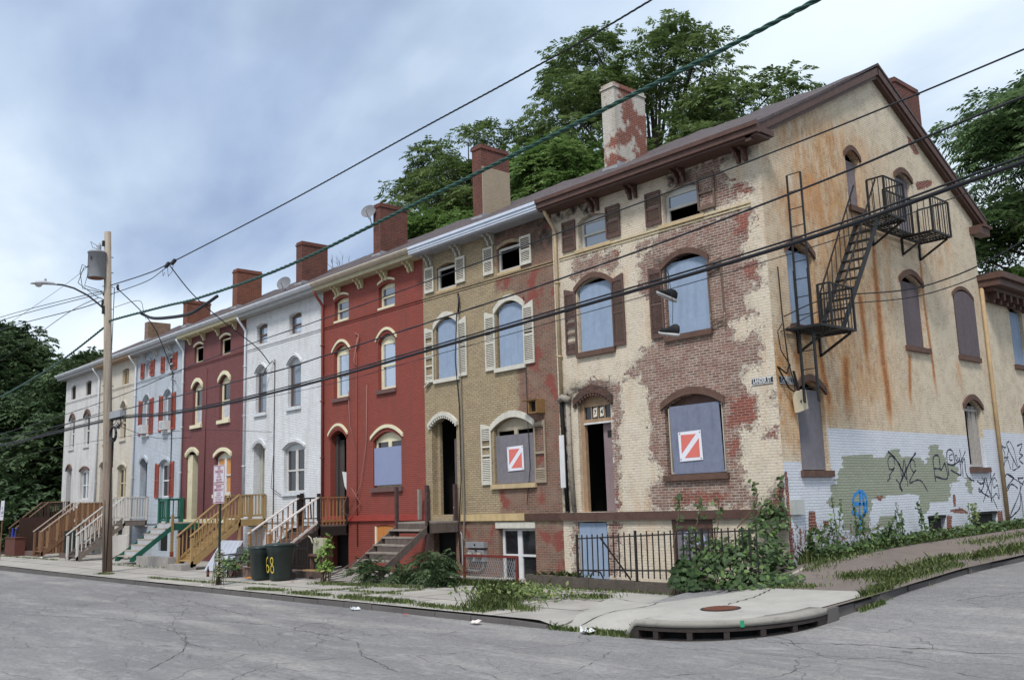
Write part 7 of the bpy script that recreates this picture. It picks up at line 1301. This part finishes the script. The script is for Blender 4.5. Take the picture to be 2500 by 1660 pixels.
def mound(name,label,cat,loc,blobs,n,size,mat,seed,stems=(),group=None,lobed=True):
    rg=np.random.default_rng(seed); r=empty(name,loc,label,cat,group); B=np.array(blobs,float); v=(B[:,3]*B[:,4]*B[:,5])**.66; pk=rg.choice(len(B),n,p=v/v.sum()); d=norm(rg.normal(size=(n,3))); d[:,2]=np.abs(d[:,2])*.9-.15*rg.uniform(0,1,n)
    q=rg.uniform(.6,1.08,n); P=B[pk,:3]+d*B[pk,3:6]*q[:,None]; P[:,2]=np.maximum(P[:,2],loc[2]+.02); P[:,1]=np.minimum(P[:,1],-.03) if loc[0]<.3 and loc[1]<0 else P[:,1]
    Nn=d*.8+np.array([.25,-.45,.7])+rg.normal(0,.35,(n,3)); ex=[];ey=[]
    m=MB()
    for st in stems:
        Q=[Vector(p) for p in st]; m.tube(catmull(Q,5),.012,5); 
        for p in catmull(Q,6)[4:]:
            for k in range(2): ex.append(np.array(p)+rg.normal(0,.06,3)); ey.append(np.array([.3,-.6,.5])+rg.normal(0,.4,3))
    if ex: P=np.concatenate([P,np.array(ex)]); Nn=np.concatenate([Nn,np.array(ey)])
    for k in range(14): 
        b=B[rg.integers(len(B))]; a=Vector((loc[0]+rg.normal()*b[3]*.3,loc[1]+rg.normal()*.1,loc[2])); c=Vector((b[0]+rg.normal()*b[3]*.5,b[1]+rg.normal()*b[4]*.4,b[2]+b[5]*.6)); m.tube([a,a.lerp(c,.5)+Vector((0,0,.1)),c],.01,4)
    broad(P,Nn,rg,size,'leaves',mat,r,None,lobed); m.build('stems',wm('brown vine stem',(92,72,56),.2),r); return r
mound('vine','tangled broad leaved vine covering the fence end and the corner of the corner house','vine',(-.6,-1.3,-.6),[(-.5,-1.3,-.25,.8,.7,.8),(-.15,-.9,0,.5,.55,1.0),(.08,-.5,-.3,.3,.4,.7),(-.15,-.35,.6,.4,.3,.75),(-1.0,-1.2,-.1,.45,.4,.6),(.1,-1.6,-.5,1.0,.5,.35),(.6,-1.3,-.45,.6,.5,.25),(-1.5,-1.25,-.1,.3,.25,.9)],2300,.125,GV,31,
  stems=[((-1.2,-.9,.2),(-1.3,-.6,.8),(-1.35,-.5,1.2)),((-2.1,-1.2,.2),(-2.2,-.8,.9),(-2.25,-.7,1.25)),((-.2,-.4,.9),(0,-.2,1.3),(.02,-.15,1.6)),((-1.9,-1.0,.1),(-1.75,-.7,.8),(-1.8,-.6,1.2)),((-.7,-.8,.6),(-.45,-.4,1.1),(-.55,-.3,1.5))],lobed=False)
mound('maple_seedling','low dark maple like bush growing through the iron fence','bush',(-1.3,-1.9,-.7),[(-1.2,-1.9,-.5,.42,.35,.45),(-.9,-1.95,-.5,.35,.35,.35),(-1.35,-1.8,-.3,.3,.25,.38)],480,.14,leafmat('dark maple leaves',(34,52,28),(52,74,38),(74,96,54)),32)
mound('leafy_shrub','upright leafy shrub beside the black iron gate','bush',(-12.4,-3.6,-.76),[(-12.35,-3.6,-.4,.26,.26,.35),(-12.35,-3.6,.0,.22,.2,.3),(-12.15,-3.6,.2,.15,.15,.25)],330,.10,leafmat('yellow green leaves',(70,96,40),(104,134,60),(150,170,90)),33,stems=[((-12.4,-3.6,-.7),(-12.3,-3.6,.1),(-12.1,-3.6,.5)),((-12.4,-3.6,-.5),(-12.65,-3.6,-.1),(-12.75,-3.6,.1))],lobed=False)
mound('weed_clump','green weeds around the foot of the yellow newel post and chair','bush',(-17.4,-3.9,-.77),[(-17.4,-4.0,-.5,.5,.3,.45),(-17.0,-3.5,-.3,.35,.3,.6)],420,.12,GV,34,lobed=False)
mound('weed_clump','twiggy weeds climbing the foot of the parking sign post','bush',(-14.9,-5.5,-.79),[(-14.88,-5.5,-.55,.26,.2,.45),(-14.86,-5.5,-.1,.16,.14,.4)],240,.08,leafmat('pale stalk leaves',(92,104,74),(120,128,92),(160,162,130)),35,lobed=False)
for i,(x,y,z,h,lab) in enumerate(((.25,.55,.0,.6,'broad leaved weed against the side wall just right of the corner'),(.3,1.45,-.02,1.25,'tall weed spire on the side wall below the grey board'),(.3,2.3,.0,1.1,'tall weed left of the bright blue oval'),(.3,4.4,.08,.9,'spiky weed near the middle of the side wall'),(.3,5.6,.1,.95,'weed stalk left of the first basement opening'),(.35,8.3,.15,.9,'yellow green weed between the two basement openings'),(.35,3.5,.05,.6,'low weed right of the bright blue oval'),(.35,12.6,.22,.6,'round bush at the foot of the low building'))):
    rg=np.random.default_rng(50+i); r=empty('tall_weed',(x,y,z-.1),lab,'weed','weeds along the side wall'); m=MB(); PP=[];NN=[]
    for k in range(4 if h>.7 else 7):
        a=Vector((x+rg.normal()*.06,y+rg.normal()*.15,z-.15)); b=Vector((x+rg.normal()*.12,y+rg.normal()*.2,z+h*rg.uniform(.55,1))); m.tube([a,a.lerp(b,.5),b],.008,4)
        for t in np.linspace(.1,1,14):
            for q in range(2): PP.append(np.array(a.lerp(b,float(t)))+rg.normal(0,.07*(1.3-t),3)); NN.append(np.array([.5,-.2,.6])+rg.normal(0,.5,3))
    PP=np.array(PP); PP[:,0]=np.maximum(PP[:,0],.03); broad(PP,np.array(NN),rg,.12 if h<.7 else .09,'leaves',GV if i!=5 else GG,r,None,False); m.build('stems',wm('green stem',(84,96,56),.2),r)
def sumac(loc,n,h,sp,seed,lab):
    rg=np.random.default_rng(seed); r=empty('sumac_shrub',loc,lab,'bush','feathery shrubs before the tan house'); m=MB(); P=[];D=[]
    for k in range(n):
        a=rg.uniform(0,6.28); b=Vector(loc); e=Vector((loc[0]+sp*math.cos(a)*rg.uniform(.2,.8),loc[1]+sp*.7*math.sin(a)*rg.uniform(.2,.8),loc[2]+h*rg.uniform(.35,.85))); m.tube([b,b.lerp(e,.5)+Vector((0,0,.08)),e],.014,5)
        for q in range(9): d=rg.normal(size=3)*[1,1,.4]+[math.cos(a)*.3,math.sin(a)*.3-.1,.35]; P.append(np.array(b.lerp(e,float(rg.uniform(.45,1))))); D.append(d)
    P=np.array(P); V=sprays(P,norm(np.array(D)),rg,11,rg.uniform(.4,.62,len(P)),.15,.26,.5); nl=len(V)//4; leafobj('leaves',V,4,GS,r,dict(rnd=rg.uniform(0,1,nl),tone=np.tile(rg.uniform(0,1,len(P)),22))); m.build('stems',wm('brown vine stem',(0,0,0)),r)
sumac((-9.1,-2.3,-.77),13,1.25,.62,61,'largest feathery leaved shrub below the meter box'); sumac((-11.1,-3.0,-.77),8,.8,.4,62,'feathery shrub at the foot of the lowest open grey step'); sumac((-10.1,-2.5,-.77),7,.45,.45,63,'low feathery shrub between the open grey stairs and the largest feathery shrub'); sumac((-8.5,-2.7,-.77),8,.55,.45,64,'low feathery shrub just right of the largest one')
# grass tufts: uncountable ground cover
def grass(name,patches,mat,seed):
    rg=np.random.default_rng(seed); C=[];H=[]
    for x0,y0,x1,y1,wd,n,h in patches:
        n=int(n*1.3); t=rg.uniform(0,1,n); c=np.stack([x0+(x1-x0)*t,y0+(y1-y0)*t],1)+rg.normal(0,1,(n,2))*wd*(.35+.65*np.abs(np.sin(t*23+x0*3))[:,None]); C.append(c); H.append(h*rg.uniform(.35,1.1,n))
    C=np.concatenate(C); H=np.concatenate(H); n=len(C); Z=np.array([ (zr(x,y) if (y<-6.07 or (x>3.06)) else zs(x,y)) for x,y in C]); B=np.column_stack([C,Z]); a=rg.uniform(0,6.28,n); ln=np.column_stack([np.cos(a),np.sin(a),np.zeros(n)])*(H*rg.uniform(.15,.7,n))[:,None]; s=np.column_stack([-np.sin(a),np.cos(a),np.zeros(n)])*(.0035+.006*rg.uniform(0,1,n))[:,None]; up=np.zeros((n,3)); up[:,2]=H
    v=np.stack([B-s,B+s,B+up*.6+ln*.4+s,B+up*.85+ln,B+up*.6+ln*.4-s],1).reshape(-1,3); leafobj(name,v,5,mat,None,dict(rnd=rg.uniform(0,1,n),tone=rg.uniform(0,1,n)**2),'stuff')
grass('grass',[(-12.6,-5.75,-11.2,-5.5,.12,500,.09),(-10.4,-5.75,-8.8,-5.65,.12,450,.09),(-8.2,-5.7,-5.6,-5.6,.12,900,.11),(-5.2,-5.75,-3.0,-5.8,.10,500,.10),(-3.2,-5.5,-4.4,-4.1,.28,1500,.2),(-4.4,-4.0,-6.2,-2.5,.30,1700,.3),(-2.4,-5.2,-3.4,-4.9,.15,300,.12),(-3.5,-3.0,-2.6,-2.7,.2,300,.12),(-12.4,-3.9,-8.4,-3.2,.14,900,.10),(-9.5,-4.6,-7.5,-4.5,.05,250,.07),(-8.6,-2.2,-7.2,-1.9,.10,350,.22),(-8.4,-5.4,-8.0,-3.5,.05,300,.07),(-10.4,-5.6,-9.8,-3.8,.05,300,.07),(.0,-6.12,.9,-6.1,.06,450,.12),(-.9,-6.1,-.3,-6.1,.05,200,.1),(-20,-5.4,-15.5,-5.3,.08,500,.08),(-16.8,-4.9,-13,-4.7,.04,300,.05),(-6.4,-1.7,-1,-1.75,.04,300,.12)],GG,70)
grass('side_grass',[(.35,.2,.4,12,.12,4200,.22),(.2,0,.3,20,.07,1300,.36),(.8,-.6,.5,2.0,.2,700,.10),(2.75,-1.9,2.8,1.5,.12,900,.11),(2.5,-1.2,2.3,2.5,.2,1100,.13),(2.6,2.5,2.6,14,.2,2600,.16),(1.7,-.9,2.5,-.3,.2,700,.12),(2.95,-2.6,2.95,-1.6,.05,400,.14),(3.1,-3.0,3.1,-2.2,.04,250,.10),(1.5,5,1.5,12,.2,900,.1),(.3,-1.9,1.6,-1.7,.12,500,.08)],GG,71)
grass('yard_weeds',[(-6.3,-1.0,-5.2,-.8,.2,300,.4),(-30,-3.2,-24,-3.0,.05,150,.1),(-24.2,-5.5,-23.5,-5.4,.12,500,.07),(-46,-3.5,-36,-3.3,.06,400,.1)],GG,72)
rg=np.random.default_rng(80); n=1500; P=np.column_stack([rg.normal(.45,.18,n),rg.uniform(.2,13,n),np.zeros(n)]); P[:,2]=[zs(x,y) for x,y in P[:,:2]]; P[:,2]+=rg.uniform(.02,.28,n); P[:,0]=np.maximum(P[:,0],.04); broad(P,rg.normal(0,.5,(n,3))+[.3,-.3,.9],rg,.10,'wall_weeds',GV,None,'stuff',False)
n=900; P=np.column_stack([rg.normal(-4.4,.7,n),rg.normal(-3.6,.4,n),rg.uniform(-.74,-.5,n)]); broad(P,rg.normal(0,.5,(n,3))+[.3,-.3,.9],rg,.09,'sidewalk_weeds',GG,None,'stuff',False)
